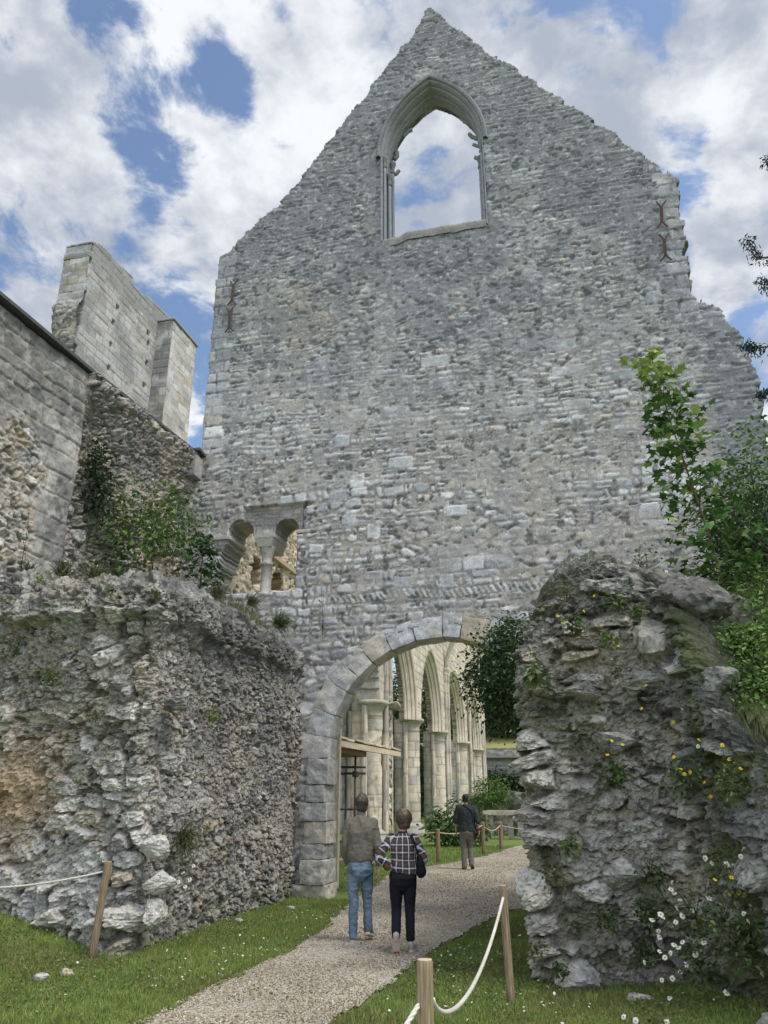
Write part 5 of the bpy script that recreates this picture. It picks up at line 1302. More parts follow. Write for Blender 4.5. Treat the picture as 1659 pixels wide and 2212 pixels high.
def head(b, c, neck0, s=1.0):
    c = np.array(c, float)
    b.limb([neck0, c+np.array([0, -.015, -.06])*s], [.058*s, .054*s])
    b.ell(c+np.array([0, -.008, .025])*s, np.array([.074, .094, .092])*s); b.ell(c+np.array([0, .025, -.05])*s, np.array([.056, .066, .066])*s)
    b.ell(c+np.array([0, .062, -.088])*s, np.array([.028, .022, .02])*s)                      # chin
    b.limb([c+np.array([0, .083, .012])*s, c+np.array([0, .104, -.026])*s], [.010*s, .015*s])   # nose
    b.ell(c+np.array([0, .083, -.06])*s, np.array([.025, .010, .008])*s)                       # lips
    for q in (-1, 1):
        b.ell(c+np.array([q*.030, .082, .03])*s, np.array([.020, .010, .008])*s)               # brows
        b.ell(c+np.array([q*.076, -.004, -.012])*s, np.array([.010, .020, .032])*s)            # ears
def eyes(t, c, s=1.0):
    for q in (-1, 1):
        mb = MB(); V, Q = sphere_prim(np.array(c)+np.array([q*.031, .081, .010])*s, [.011*s]*3, None, 10); col = np.tile([.75, .73, .70], (len(V), 1)); col[V[:, 1] > V[:, 1].max()-.003] = (.05, .03, .02)
        mb.add(V, Q, None, col); mb.build('eye', M_SKIN, t, True, False)
def hair(t, c, col, s, seed, low=-.075, vol=.012, top=0.0):
    b = Body(); c = np.array(c, float)
    b.ell(c+np.array([0, -.014, .030+top])*s, np.array([.078+vol, .098+vol, .094+vol])*s)
    b.ell(c+np.array([0, -.045, low*.45])*s, np.array([.068+vol*.6, .062+vol*.5, .07])*s)
    V, N_, F = b.solid(.007, 2)
    L = V-c
    V = V+N_*(.036*(fbm3(V*np.array([1, 1, .55]), 24/s, seed, 3, .6)-.45))[:, None]*s
    front = (L[:, 1] > .045*s) & (L[:, 2] < .065*s); side = (np.abs(L[:, 0]) > .05*s) & (L[:, 1] > .0) & (L[:, 2] < .0); nape = L[:, 2] < low*s
    bad = front | side | nape
    F = F[~bad[F].any(1)]
    cc = np.asarray(col[0])*(.55+.9*fbm3(V*np.array([1, 1, .4]), 45, seed, 3))[:, None]
    cc = mix(cc, col[1], sst(.02, .12, L[:, 2]/s)*sst(.3, .6, fbm3(V, 20, seed+2, 2))*.8)
    return mesh_np('hair', V, F, None, cc, M_HAIR, t, True, False)
def shoe(t, heel, dirv, up, L, cu, cs, name='shoe', sole_f=None, wid=.048):
    d = np.array(dirv, float); d /= np.linalg.norm(d); u = np.array(up, float); u -= d*(u@d); u /= np.linalg.norm(u); x = np.cross(d, u)
    Rm = np.stack([x, d, u], 1); h = np.array(heel, float)
    b = Body()
    b.ell([0, .055, .062], [wid*.86, .062, .052]); b.ell([0, .055, .045], [wid*.9, .06, .04]); b.ell([0, L*.5, .045], [wid*.85, L*.36, .042]); b.ell([0, L*.74, .034], [wid*1.02, L*.26, .03])
    V, N_, F = b.solid(.007, 3); V = V@Rm.T+h
    cc = np.tile(cu, (len(V), 1))*(.8+.4*fbm3(V, 30, 3, 2))[:, None]
    o = mesh_np(name, V, F, None, cc, M_SHOE, t, True, False)
    yy = np.linspace(0, 1, 24); wd_ = wid*np.interp(yy, [0, .05, .15, .4, .62, .8, .93, 1], [.25, .65, .86, .78, 1.02, 1.0, .66, .2]); R_, Lf = [], []
    out = [(w_, q*L) for w_, q in zip(wd_, yy)]+[(-w_, q*L) for w_, q in zip(wd_[::-1], yy[::-1])]
    P = np.array(out); n = len(P); V = []
    for z, f in ((-.004, .93), (0, 1.0), (.022, 1.0), (.026, .95)): V.append(np.stack([P[:, 0]*f, (P[:, 1]-L/2)*f+L/2, np.full(n, z)], -1))
    V = np.concatenate(V+[np.array([[0, L/2, -.004]])]); k = np.arange(n); q = []
    for i in range(3): q.append(np.stack([i*n+k, i*n+(k+1) % n, (i+1)*n+(k+1) % n, (i+1)*n+k], -1))
    # underside as strips so the tread can have its own colours
    tt = np.array([[a, n-1-a, n-2-a, a+1] for a in range(n//2-1)])[:, ::-1]
    cs_ = np.tile(cs, (len(V), 1)).astype(float)
    if sole_f is not None: cs_ = np.array([sole_f(y_/L) if z_ < .01 else cs for y_, z_ in zip(V[:, 1], V[:, 2])])
    V = V@Rm.T+h
    so_ = MB(); so_.add(V, np.concatenate(q+[tt]), None, cs_); so_.build('sole', M_SHOE, o, False, False)
    return o
def cloth(name, b, voxel, col, mat, t, amp=.010, sc=(7, 7, 4), seed=0, colf=None, smooth=4, diag=.6):
    V, N_, F = b.solid(voxel, smooth)
    Q = np.stack([V[:, 0]*sc[0]+V[:, 2]*sc[2]*diag, V[:, 1]*sc[1], V[:, 2]*sc[2]-V[:, 0]*sc[0]*diag*.6], -1)
    w = np.abs(fbm3(Q, 1.0, seed, 3)-.5)*2
    fine = fbm3(V*np.array([1, 1, 2.2]), 16, seed+4, 3)-.5
    V2 = V+N_*(amp*(.6-w*1.8)+amp*.5*fine)[:, None]
    cc = np.tile(col, (len(V), 1)).astype(float) if colf is None else colf(V)
    cc = cc*(.9+.2*fbm3(V, 6, seed+1, 3))[:, None]
    return mesh_np(name, V2, F, None, cc, mat, t, True, False)
SKIN = (.46, .28, .20)
HEAD_RZ = YAW
# ---------- man in the grey shirt
man = thing('person', 'man in a grey shirt and light blue jeans walking away, seen from behind', 'person', (5.0, -4.2, .015), R(14))
b = Body()
hc = np.array([.012, .03, 1.665]); head(b, hc, (0, -.005, 1.46), 1.0)
b.loft([(0, 0, .88, .15, .11), (0, 0, 1.0, .15, .10), (0, 0, 1.15, .15, .10), (0, 0, 1.32, .17, .11), (0, -.005, 1.42, .17, .095), (0, 0, 1.49, .10, .07)])
b.limb([(-.175, -.01, 1.42), (-.235, -.03, 1.14), (-.20, .12, .93)], [.045, .038, .027]); hand(b, (-.20, .13, .92), (.15, .75, -.65), (1, 0, 0), -1, 1.0, .5)
b.limb([(.175, -.01, 1.42), (.25, -.05, 1.13), (.255, .02, .875)], [.045, .038, .027]); hand(b, (.255, .02, .87), (.0, .12, -1), (-1, .1, 0), 1, 1.05, .28)
b.limb([(-.09, 0, .92), (-.095, .01, .50), (-.10, -.01, .10)], [.08, .052, .038]); b.limb([(.09, 0, .92), (.10, .10, .51), (.115, .075, .16)], [.08, .052, .038])
V, N_, F = b.solid(.0068, 2); mesh_np('body', V, F, None, np.tile(SKIN, (len(V), 1)), M_SKIN, man, True, False)
eyes(man, hc)
hair(man, hc, ((.045, .036, .030), (.13, .115, .10)), 1.06, 3, -.085, .016)
s = Body()
s.loft([(0, 0, .945, .150, .115), (0, 0, .965, .185, .135), (0, 0, 1.02, .196, .145), (0, .0, 1.15, .192, .138), (0, -.01, 1.32, .205, .137), (0, -.012, 1.42, .20, .118), (0, -.01, 1.475, .145, .09), (0, -.005, 1.515, .075, .072)])
s.limb([(0, -.006, 1.49), (.003, 0, 1.545)], [.068, .062])
s.limb([(-.17, -.01, 1.425), (-.245, -.035, 1.14), (-.205, .10, .955)], [.073, .060, .046]); s.limb([(.17, -.01, 1.425), (.258, -.055, 1.14), (.262, -.01, .955)], [.073, .060, .05])
sh_ = cloth('shirt', s, .007, (.145, .135, .11), M_CLOTH, man, .026, (6, 6, 3.6), 5)
c = Body(); c.loft([(0, -.003, 1.525, .071, .071), (0, -.001, 1.575, .064, .064)], 24, 2.1); cloth('collar', c, .006, (.15, .14, .115), M_CLOTH, sh_, .002, seed=6)
tr = Body()
tr.loft([(0, .005, .70, .06, .07), (0, 0, .78, .155, .125), (0, -.012, .86, .172, .14), (0, -.005, .93, .168, .128), (0, 0, .985, .160, .118)])
tr.limb([(-.088, 0, .88), (-.098, .0, .66), (-.097, .015, .50), (-.098, -.015, .30), (-.102, -.03, .07)], [.100, .086, .069, .064, .056]); tr.limb([(.088, 0, .88), (.094, .06, .68), (.10, .11, .51), (.108, .085, .33), (.118, .05, .125)], [.100, .086, .069, .064, .056])
def jean(V):
    c = mix([.085, .125, .175], [.175, .235, .30], sst(.35, .65, fbm3(V, 5, 8, 3))*.8)
    c = mix(c, [.10, .135, .19], np.exp(-((V[:, 0])/.010)**2)*(V[:, 2] > .70)*.6); side = np.abs(np.abs(V[:, 0])-.165) < .008
    c = mix(c, [.10, .14, .2], np.exp(-((V[:, 2]-.915+.15*np.abs(V[:, 0]))/.007)**2)*(V[:, 1] < 0)*.6)
    for sx in (-1, 1):
        px = np.abs(np.abs(V[:, 0]-sx*.085)-.055) < .005; pz = (V[:, 2] > .79) & (V[:, 2] < .895); c = mix(c, [.12, .16, .22], (px & pz & (V[:, 1] < 0))*.6)
    return c
cloth('jeans', tr, .007, None, M_DENIM, man, .018, (5, 5, 9), 7, jean, diag=.25)
bl = Body(); bl.loft([(0, 0, .952, .168, .126), (0, 0, .985, .167, .124)]); cloth('belt', bl, .006, (.025, .022, .02), M_SHOE, man, .001, seed=8, smooth=1)
shoe(man, (-.105, -.085, .0), (-.06, 1, 0), (0, 0, 1), .285, (.10, .095, .075), (.42, .39, .32))
shoe(man, (.095, -.03, .085), (.34, 1, -.26), (0, .26, 1), .285, (.10, .095, .075), (.46, .43, .36))
# ---------- woman in the plaid shirt
wom = thing('person', 'woman in a brown plaid shirt and black trousers walking beside the man in grey', 'person', (5.66, -4.72, .015), R(12))
b = Body(); ws = .93
hc = np.array([.02, .03, 1.53]); head(b, hc, (0.0, 0, 1.34), .95)
b.loft([(0, 0, .86, .155, .11), (0, 0, .98, .135, .095), (0, 0, 1.08, .13, .09), (0, 0, 1.2, .145, .10), (0, 0, 1.31, .145, .085), (0, 0, 1.37, .085, .06)])
b.limb([(-.15, 0, 1.31), (-.315, -.07, 1.10), (-.145, -.06, .985)], [.038, .032, .023]); hand(b, (-.15, -.062, .985), (.75, .0, -.65), (0, 1, 0.2), 1, .88, .3)
b.limb([(.15, 0, 1.31), (.27, -.02, 1.06), (.20, .20, 1.06)], [.038, .032, .023]); hand(b, (.20, .20, 1.06), (-.4, .9, .1), (-1, 0, -.2), -1, .88, .7)
b.limb([(-.085, 0, .88), (-.085, .06, .47), (-.088, -.175, .155)], [.08, .048, .032]); b.limb([(.085, 0, .88), (.088, .03, .46), (.092, .0, .08)], [.08, .048, .033])
V, N_, F = b.solid(.0065, 2); mesh_np('body', V, F, None, np.tile((.50, .32, .24), (len(V), 1)), M_SKIN, wom, True, False)
eyes(wom, hc, .95)
hair(wom, hc, ((.055, .036, .026), (.20, .15, .10)), 1.08, 13, -.085, .022, .006)
AL = [np.array(q) for q in ((-.15, 0, 1.315), (-.325, -.075, 1.10), (-.20, -.07, 1.03))]; AR = [np.array(q) for q in ((.15, 0, 1.315), (.28, -.03, 1.06), (.25, .10, 1.06))]
s = Body()
s.loft([(.045, -.01, .865, .095, .09), (.035, -.012, .90, .135, .115), (.012, -.01, .955, .165, .125), (0, 0, 1.05, .165, .118), (0, 0, 1.2, .175, .122), (0, 0, 1.30, .17, .108), (0, 0, 1.35, .12, .08), (0, 0, 1.385, .07, .062)])
s.limb(AL, [.062, .056, .048]); s.limb(AR, [.062, .060, .05]); s.limb([(-.225, -.075, 1.035), (-.20, -.075, .985)], [.05, .042])
def seg_param(V, A):
    best = np.full(len(V), 9.); al = np.zeros(len(V)); L0 = 0
    for p, q in zip(A[:-1], A[1:]):
        d = q-p; L = np.linalg.norm(d); t = np.clip((V-p)@d/(L*L), 0, 1); ds = np.linalg.norm(V-(p+t[:, None]*d), axis=1)
        al = np.where(ds < best, L0+t*L, al); best = np.minimum(best, ds); L0 += L
    return best, al
def plaid(V):
    u = np.arctan2(V[:, 0], -V[:, 1]+.02)*.165; v = V[:, 2]+.10*np.minimum(V[:, 0], 0)*(V[:, 2] < 1.1)
    for A, sg in ((AL, -1), (AR, 1)):
        ds, al = seg_param(V, A); arm = (ds < .085) & (al > .035) & (np.abs(V[:, 0]) > .165)
        u = np.where(arm, V[:, 1]*1.0+V[:, 2]*.35, u); v = np.where(arm, al+.02, v)
    def band(x, per, ph):
        f = np.abs(((x+ph)/per) % 1-.5)
        c = mix([.10, .058, .026], [.02, .022, .045], (f < .30)*1.0); w_ = (f < .085)*1.0
        return c, w_
    c1, w1 = band(u, .088, .044); c2, w2 = band(v, .094, .02)
    c = (c1+c2)/2; c = mix(c, [.55, .56, .64], np.clip(w1*.62+w2*.50, 0, .95))
    return c
pl_ = cloth('plaid_shirt', s, .0058, None, M_CLOTH, wom, .022, (6, 6, 3.6), 15, plaid)
c = Body(); c.loft([(0, .0, 1.375, .066, .062), (0, .002, 1.41, .058, .056)], 24, 2.1); cloth('collar', c, .006, (.03, .028, .04), M_CLOTH, pl_, .002, seed=16)
blk = (.012, .013, .018)
tr = Body()
tr.loft([(0, .005, .70, .06, .07), (0, 0, .77, .155, .12), (0, -.012, .85, .172, .135), (0, 0, .93, .155, .115), (0, 0, 1.0, .142, .104)])
tr.limb([(-.085, 0, .86), (-.088, .05, .64), (-.086, .065, .47), (-.088, -.06, .32), (-.09, -.15, .20)], [.096, .084, .064, .06, .055]); tr.limb([(.085, 0, .86), (.09, .025, .64), (.09, .035, .46), (.092, .015, .30), (.093, .0, .15)], [.096, .084, .064, .06, .056])
cloth('trousers', tr, .007, blk, M_CLOTH, wom, .008, (5, 5, 8), 17)
grey = (.27, .26, .24)
def tread(y): return (.25, .055, .03) if (y < .16 or y > .80) else (.40, .36, .29)
shoe(wom, (-.09, -.235, .215), (0.02, .36, -1), (0, 1, .36), .255, grey, (.42, .41, .39), sole_f=tread, wid=.043)
shoe(wom, (.088, -.07, .0), (.28, 1, 0), (0, 0, 1), .255, grey, (.42, .41, .39), wid=.043)
for (p0, p1) in (((-.088, -.19, .17), (-.088, -.205, .21)), ((.092, -.01, .075), (.092, -.008, .105))):
    k = Body(); k.limb([p0, p1], [.043, .041]); cloth('sock', k, .006, (.42, .36, .33), M_CLOTH, wom, .001, seed=18)
bag = thing('shoulder_bag', 'black soft shoulder bag hanging at the right hip of the plaid shirt woman', 'bag', (5.66, -4.72, .015), R(12))
k = Body(); k.ell((.235, -.05, .985), (.055, .10, .115)); k.ell((.24, -.05, .93), (.065, .115, .085)); k.ell((.225, -.045, 1.08), (.04, .07, .07))
cloth('pouch', k, .008, (.010, .010, .011), M_CLOTH, bag, .010, (6, 6, 5), 19)
mb = MB(); 
for off in (-.010, 0, .010): mb.tube(dense_n([(.20+off*.3, -.085+off, 1.13), (.165, -.122+off, 1.25), (.115+off, -.075, 1.362), (.112+off, .05, 1.345), (.17, .10, 1.2), (.22, .04, 1.08)], [.009]*6)[0], .011, 8, (.012, .012, .013))
mb.build('strap', M_CLOTH, bag, True, False)
# ---------- far man
fm = thing('person', 'man in a dark short sleeved shirt and taupe trousers walking far ahead beyond the arch', 'person', (4.99, 6.0, .015), R(10))
b = Body(); hc = np.array([0, .04, 1.70]); head(b, hc, (0, 0, 1.50), 1.0)
b.loft([(0, 0, .9, .16, .12), (0, 0, 1.02, .17, .13), (0, 0, 1.2, .17, .12), (0, 0, 1.36, .19, .12), (0, 0, 1.46, .18, .10), (0, 0, 1.53, .10, .07)])
b.limb([(-.19, 0, 1.46), (-.27, -.02, 1.17), (-.275, .07, .92)], [.05, .042, .029]); hand(b, (-.275, .07, .915), (0, .25, -1), (1, 0, 0), -1, 1.05, .35)
b.limb([(.19, 0, 1.46), (.29, -.06, 1.17), (.325, -.02, .92)], [.05, .042, .029]); hand(b, (.325, -.02, .915), (0, .15, -1), (-1, 0, 0), 1, 1.05, .5)
b.limb([(-.09, 0, .94), (-.09, .03, .51), (-.085, -.05, .10)], [.085, .055, .04]); b.limb([(.09, 0, .94), (.09, .10, .53), (.095, -.05, .17)], [.085, .055, .04])
V, N_, F = b.solid(.0072, 2); mesh_np('body', V, F, None, np.tile((.40, .235, .165), (len(V), 1)), M_SKIN, fm, True, False)
eyes(fm, hc); hair(fm, hc, ((.014, .012, .012), (.02, .018, .018)), 1.0, 23, -.075, .006)
s = Body(); s.loft([(0, .0, .90, .20, .15), (0, 0, .94, .215, .16), (0, 0, 1.05, .21, .155), (0, 0, 1.2, .208, .15), (0, -.01, 1.36, .225, .145), (0, -.01, 1.46, .215, .125), (0, -.005, 1.515, .15, .09), (0, 0, 1.56, .075, .075)])
s.limb([(-.185, 0, 1.465), (-.28, -.02, 1.16)], [.085, .075]); s.limb([(.185, 0, 1.465), (.30, -.06, 1.16)], [.085, .075])
s.limb([(.16, -.03, 1.0), (.22, -.05, .88)], [.07, .04])
sh_ = cloth('shirt', s, .008, (.040, .046, .052), M_CLOTH, fm, .022, (5, 5, 3.2), 25)
tr = Body(); tr.loft([(0, .005, .72, .06, .07), (0, 0, .80, .165, .13), (0, -.01, .88, .18, .145), (0, 0, 1.0, .17, .13)])
tr.limb([(-.09, 0, .9), (-.092, .025, .66), (-.09, .03, .51), (-.088, -.01, .3), (-.086, -.05, .06)], [.105, .092, .078, .072, .068]); tr.limb([(.09, 0, .9), (.092, .07, .68), (.09, .10, .53), (.093, .03, .36), (.096, -.05, .13)], [.105, .092, .078, .072, .068])
cloth('trousers', tr, .008, (.155, .135, .118), M_CLOTH, fm, .012, (5, 5, 8), 27)
brn = (.16, .055, .025)
shoe(fm, (-.09, -.12, 0), (-.08, 1, 0), (0, 0, 1), .29, brn, (.05, .03, .02)); shoe(fm, (.10, -.13, .11), (.15, 1, -.45), (0, .45, 1), .29, (.30, .10, .035), (.12, .05, .025))
k = Body(); k.limb([(.322, -.025, .95), (.324, -.022, .97)], [.036, .037]); cloth('wristwatch', k, .006, (.015, .015, .015), M_SHOE, fm, .0005, seed=29, smooth=1)
bag2 = thing('hip_bag', 'small black bag hanging at the right side of the far man', 'bag', (4.99, 6.0, .015), R(10))
k = Body(); k.ell((.245, .03, .90), (.045, .10, .12)); k.ell((.25, .03, .86), (.05, .11, .09)); cloth('pouch', k, .008, (.012, .012, .014), M_CLOTH, bag2, .006, seed=31)
mb = MB(); mb.tube(dense_n([(.235, -.03, 1.0), (.215, -.135, 1.25), (.10, -.15, 1.45), (-.07, -.10, 1.545), (-.13, .04, 1.50), (.02, .15, 1.30), (.21, .10, 1.0)], [.01]*7)[0], .010, 6, (.012, .012, .013)); mb.build('strap', M_CLOTH, bag2, True, False)

man.scale = (.87, .92, .95); wom.scale = (.91, .91, .91); bag.scale = (.91, .91, .91); fm.scale = (.94, .95, .95); bag2.scale = (.94, .95, .95)
# ================================================================== PLANTS
def sapling(name, label, cat, pts, spread, nb, size, cols, coltop, seed, group=None, top=.82):
    """straight young maple: a slim stem with paired side shoots carrying lobed leaves"""
    rs = np.random.RandomState(seed); P = np.array(pts, float); t = thing(name, label, cat, P[0], 0, group)
    st, rr = dense_n(P, np.linspace(.022, .005, len(P)), 10)
    mb = MB(); mb.tube(st, rr, 7, (.13, .09, .06)); LP, LO, LT = [], [], []
    for k in range(nb):
        f = .10+.90*k/nb; i = int(f*(len(st)-1)); p = st[i]; a = k*2.4+rs.uniform(-.4, .4); L = spread*(1.15-.85*f)*rs.uniform(.6, 1.15)
        d = np.array([math.cos(a), math.sin(a), .35+.5*f]); e = p+d*L; m = p+d*L*.5+np.array([0, 0, .03])
        mb.tube([p, m, e], [.006, .004, .002], 4, (.14, .10, .06))
        for q in np.linspace(.3, 1.08, 6):
            for s in (-1, 1):
                LP.append(p+d*L*q+np.array([-d[1], d[0], 0])*s*.07+rs.normal(size=3)*.03); LO.append(d); LT.append(f)
    for q in range(7): LP.append(st[-1]+rs.normal(size=3)*.05); LO.append(rs.normal(size=3)); LT.append(1)
    LP, LO, LT = np.array(LP), np.array(LO), np.array(LT)
    V, T, C = leaves(LP, size, rs, cols, .9, 'maple', LO*.6); nv = len(V)//len(LP)
    C = mix(C, coltop, np.repeat(sst(top, 1.0, LT)*.85, nv)); young = np.repeat((rs.uniform(size=len(LP)) < .10)*1.0, nv); C = mix(C, coltop, young*.7)
    mesh_np('foliage', V, None, T, C, M_LEAF, t, False); mb.build('stem', M_BARK, t, True)
    return t
def PL(x, y, axis, v): return on_plane(x, y, axis, v)
pts = [PL(1572, 1310, 1, -4.9), PL(1556, 1240, 1, -4.9), PL(1520, 1120, 1, -4.9), PL(1478, 1000, 1, -4.9), PL(1445, 900, 1, -4.9), PL(1409, 780, 1, -4.9)]
sapling('maple_sapling', 'tall young maple with lobed leaves and a yellow green tip rising behind the rubble pier', 'sapling', pts, .72, 58, .145, [(.055, .125, .032), (.075, .16, .038), (.045, .10, .028), (.10, .20, .05)], (.30, .40, .09), 801, top=.80)
pts = [PL(432, 1285, 1, -1.6), PL(436, 1220, 1, -1.6), PL(440, 1160, 1, -1.6)]
sapling('maple_sapling', 'small young maple on the terrace beside the twin window', 'sapling', pts, .50, 16, .15, [(.035, .085, .028), (.045, .10, .03), (.028, .065, .022)], (.07, .14, .04), 802, top=.95)
c = PL(312, 1150, 1, -2.8); b0 = PL(345, 1272, 1, -2.8)
tree('hazel_shrub', 'bright green leafy shrub growing on top of the low rubble wall', 'shrub', b0-np.array([0, 0, .15]), c+np.array([.1, 0, .05]), (1.05, .7, .85), 120, 12, .105, [(.075, .15, .03), (.10, .19, .04), (.06, .12, .03), (.14, .24, .055)], 803, .022, 14, spread=.2, shell=.2, up=.9)
c = PL(232, 1045, 1, -3.4); tree('wall_juniper', 'narrow dark feathery bush hanging on the tall side wall', 'shrub', (-.32, -3.5, c[2]-.75), (-.15, -3.5, c[2]), (.22, .28, .75), 60, 22, .09, [(.035, .06, .030), (.05, .085, .04), (.028, .05, .025)], 804, .02, 5, spread=.3, shell=.2)
c = PL(380, 1130, 1, -1.0); tree('wall_shrub', 'sparse olive shrub against the bare rubble of the tall side wall', 'shrub', (c[0], -1.0, c[2]-.8), c, (.55, .4, .5), 34, 12, .07, [(.07, .09, .04), (.10, .12, .05)], 805, .012, 10, spread=.22, shell=.3)
c = PL(1065, 1470, 1, -1.6)
t_ = tree('arch_shrub', 'dense dark green bush overhanging the right side of the round arch', 'shrub', (8.0, -1.7, 2.6), (c[0]+.42, -1.6, c[2]+.05), (.86, .8, .95), 230, 38, .075, [(.03, .065, .02), (.042, .09, .026), (.06, .12, .034), (.024, .05, .017)], 806, .05, 14, spread=.15, shell=.45, up=.6)
# shrubs along the right edge, behind and above the bank
for k, (x, y, n, r, lab, cols, sz) in enumerate(((1625, 1060, -3.6, (.85, .8, 1.0), 'loose light green shrub at the right edge behind the tall maple', G_MID+G_LITE[:1], .085), (1640, 1210, -3.9, (.8, .7, .75), 'dark tangled shrub at the right edge below the loose light green one', G_DARK+G_MID[:1], .08), (1590, 1190, -3.2, (.6, .6, .8), 'dark leafy shrub directly behind the maple stem', G_DARK+G_MID[:2], .085), (1650, 1330, -5.2, (.6, .5, .5), 'low green shrub on the bank at the right edge', G_MID, .07), (1610, 1330, -5.0, (.55, .4, .5), 'dark green bush behind the perched dark block', G_DARK+G_MID, .07), (1648, 1430, -6.1, (.42, .35, .42), 'bright green bush low on the bank at the very right edge', G_LITE, .07), (1615, 1375, -5.6, (.40, .3, .38), 'yellow green weedy bush right of the perched dark block', G_LITE+[(.18, .24, .06)], .06), (1592, 1400, -6.15, (.26, .2, .24), 'small weedy bush between the pale block and the right edge', G_LITE+G_MID, .05), (1632, 1490, -6.5, (.30, .22, .26), 'trailing green weed bush above the dark flank rocks', G_MID+[(.15, .21, .06)], .05), (1655, 1340, -5.7, (.45, .4, .5), 'mid green bush against the right edge below the tall shrub', G_MID+G_LITE[:1], .065), (1658, 1530, -6.6, (.32, .3, .3), 'low bright bush on the slope under the right edge flowers', G_LITE+G_MID, .055), (1655, 1120, -4.6, (.6, .6, .9), 'tall mid green shrub at the very right edge', G_MID+G_DARK, .08))):
    c = PL(x, y, 1, n); tree('bank_shrub', lab, 'shrub', (c[0]+.1, n, float(c[2])-r[2]-.3), c, r, 88, 17, sz, [tuple(1.25*q for q in c_) for c_ in cols], 810+k, .03, 10, spread=.2, shell=.3, up=.7)
# conifer whose branch tips reach into the frame at the right
ct = thing('conifer_tree', 'dark conifer whose drooping branch tips reach in at the upper right edge', 'tree', (14.6, -1.5, 3.5))
mb = MB(); mb.tube([(14.6, -1.5, 3.3), (14.6, -1.5, 9), (14.55, -1.5, 17)], [.22, .17, .05], 10, (.09, .07, .055)); mb.build('trunk', M_BARK, ct, True)
rs = np.random.RandomState(820)
tips = [((1612, 512), (1645, 560)), ((1606, 742), (1640, 752)), ((1642, 850), (1655, 842)), ((1655, 340), (1665, 350)), ((1640, 600), (1668, 620))]
for k, (tp, md) in enumerate(tips):
    a = PL(*tp, 1, -2.6); root = np.array([14.6, -1.5, a[2]-.1+.3]); m2 = PL(*md, 1, -2.5)
    line = dense_n([root, (root+m2)/2+np.array([0, 0, .25]), m2, a], [1]*4, 12)[0]
    mb = MB(); mb.tube(line, np.linspace(.03, .004, len(line)), 6, (.08, .06, .045)); br = mb.build('bough', M_BARK, ct, True)
    LP, LO = [], []
    for q in range(len(line)):
        if q < 4: continue
        for j in range(13 if k < 2 else 10):
            dd = rs.normal(size=3); dd[2] = -abs(dd[2])*.8; dd /= np.linalg.norm(dd); L = rs.uniform(.02, .30)*(1.15-q/len(line)*.8); LP.append(line[q]+dd*L+rs.normal(size=3)*.01); LO.append(dd)
    V, T, C = leaves(np.array(LP), .085, rs, [(.022, .042, .026), (.032, .055, .03), (.018, .035, .02)], 0, 'diamond', np.array(LO), 3.2); mesh_np('needles', V, None, T, C, M_LEAF, br, False)
for k in range(46):
    z = rs.uniform(5, 16.5); a = rs.uniform(-1.3, 1.3); L = 2.6*(1.1-(z-4)/14)
    if math.cos(a)*L < 0: continue
    root = np.array([14.6, -1.5, z]); e = root+np.array([math.cos(a), math.sin(a), -.25])*L
    LP = root+(e-root)*rs.uniform(.1, 1, (160, 1))+rs.normal(size=(160, 3))*.14
    V, T, C = leaves(LP, .12, rs, [(.022, .042, .026), (.032, .055, .03)], 0, 'diamond', None, 3.0)
    if k == 0: VV, TT, CC, nn = [V], [T], [C], len(V)
    else: VV.append(V); TT.append(T+nn); CC.append(C); nn += len(V)
mesh_np('needle_mass', np.concatenate(VV), None, np.concatenate(TT), np.concatenate(CC), M_LEAF, ct, False)

def tuft(name, label, cat, p, out, r, n, size, cols, seed, grass=False, flowers=None, group=None, drop=.2):
    """small plant rooted in the wall: leaves or blades fanning out from one point, with optional flower heads"""
    rs = np.random.RandomState(seed); p = np.array(p, float); o = np.array(out, float); t = thing(name, label, cat, p, 0, group)
    d = rs.normal(size=(n, 3)); d /= np.linalg.norm(d, axis=1)[:, None]; d = d+o*.9+np.array([0, 0, .35-drop]); L = rs.uniform(.15, 1, n)**.7
    if grass:
        T0 = p+rs.normal(size=(n, 3))*r*.12; d /= np.linalg.norm(d, axis=1)[:, None]; T1 = T0+d*r*.6*L[:, None]; T2 = T1+(d+np.array([0, 0, -.75]))*r*.45*L[:, None]
        sd = np.cross(d, rs.normal(size=(n, 3))); sd /= np.linalg.norm(sd, axis=1)[:, None]; w = size*.5
        V = np.stack([T0-sd*w, T0+sd*w, T1+sd*w*.8, T1-sd*w*.8, T2], 1); C = np.repeat(np.array(cols)[rs.randint(0, len(cols), n)]*rs.uniform(.7, 1.3, (n, 1)), 5, 0)
        k = np.arange(n)[:, None]*5; T = np.concatenate([k+[[0, 1, 2]], k+[[0, 2, 3]], k+[[3, 2, 4]]])
        mesh_np('blades', V.reshape(-1, 3), None, T, C, M_GRASS, t, False)
    else:
        P = p+d*r*.6*L[:, None]+rs.normal(size=(n, 3))*r*.12
        V, T, C = leaves(P, size, rs, cols, .5, 'diamond', d*.5); mesh_np('foliage', V, None, T, C, M_LEAF, t, False)
        mb = MB()
        for q in range(min(n, 10)): mb.tube([p, p+(P[q]-p)*.5+[0, 0, .01], P[q]], [.004, .003, .0015], 4, (.08, .09, .03))
        mb.build('stems', M_BARK, t, True)
    if flowers:
        for q, (fp, kind, rad) in enumerate(flowers): flower(t, p, fp, kind, rad, rs)
    return t
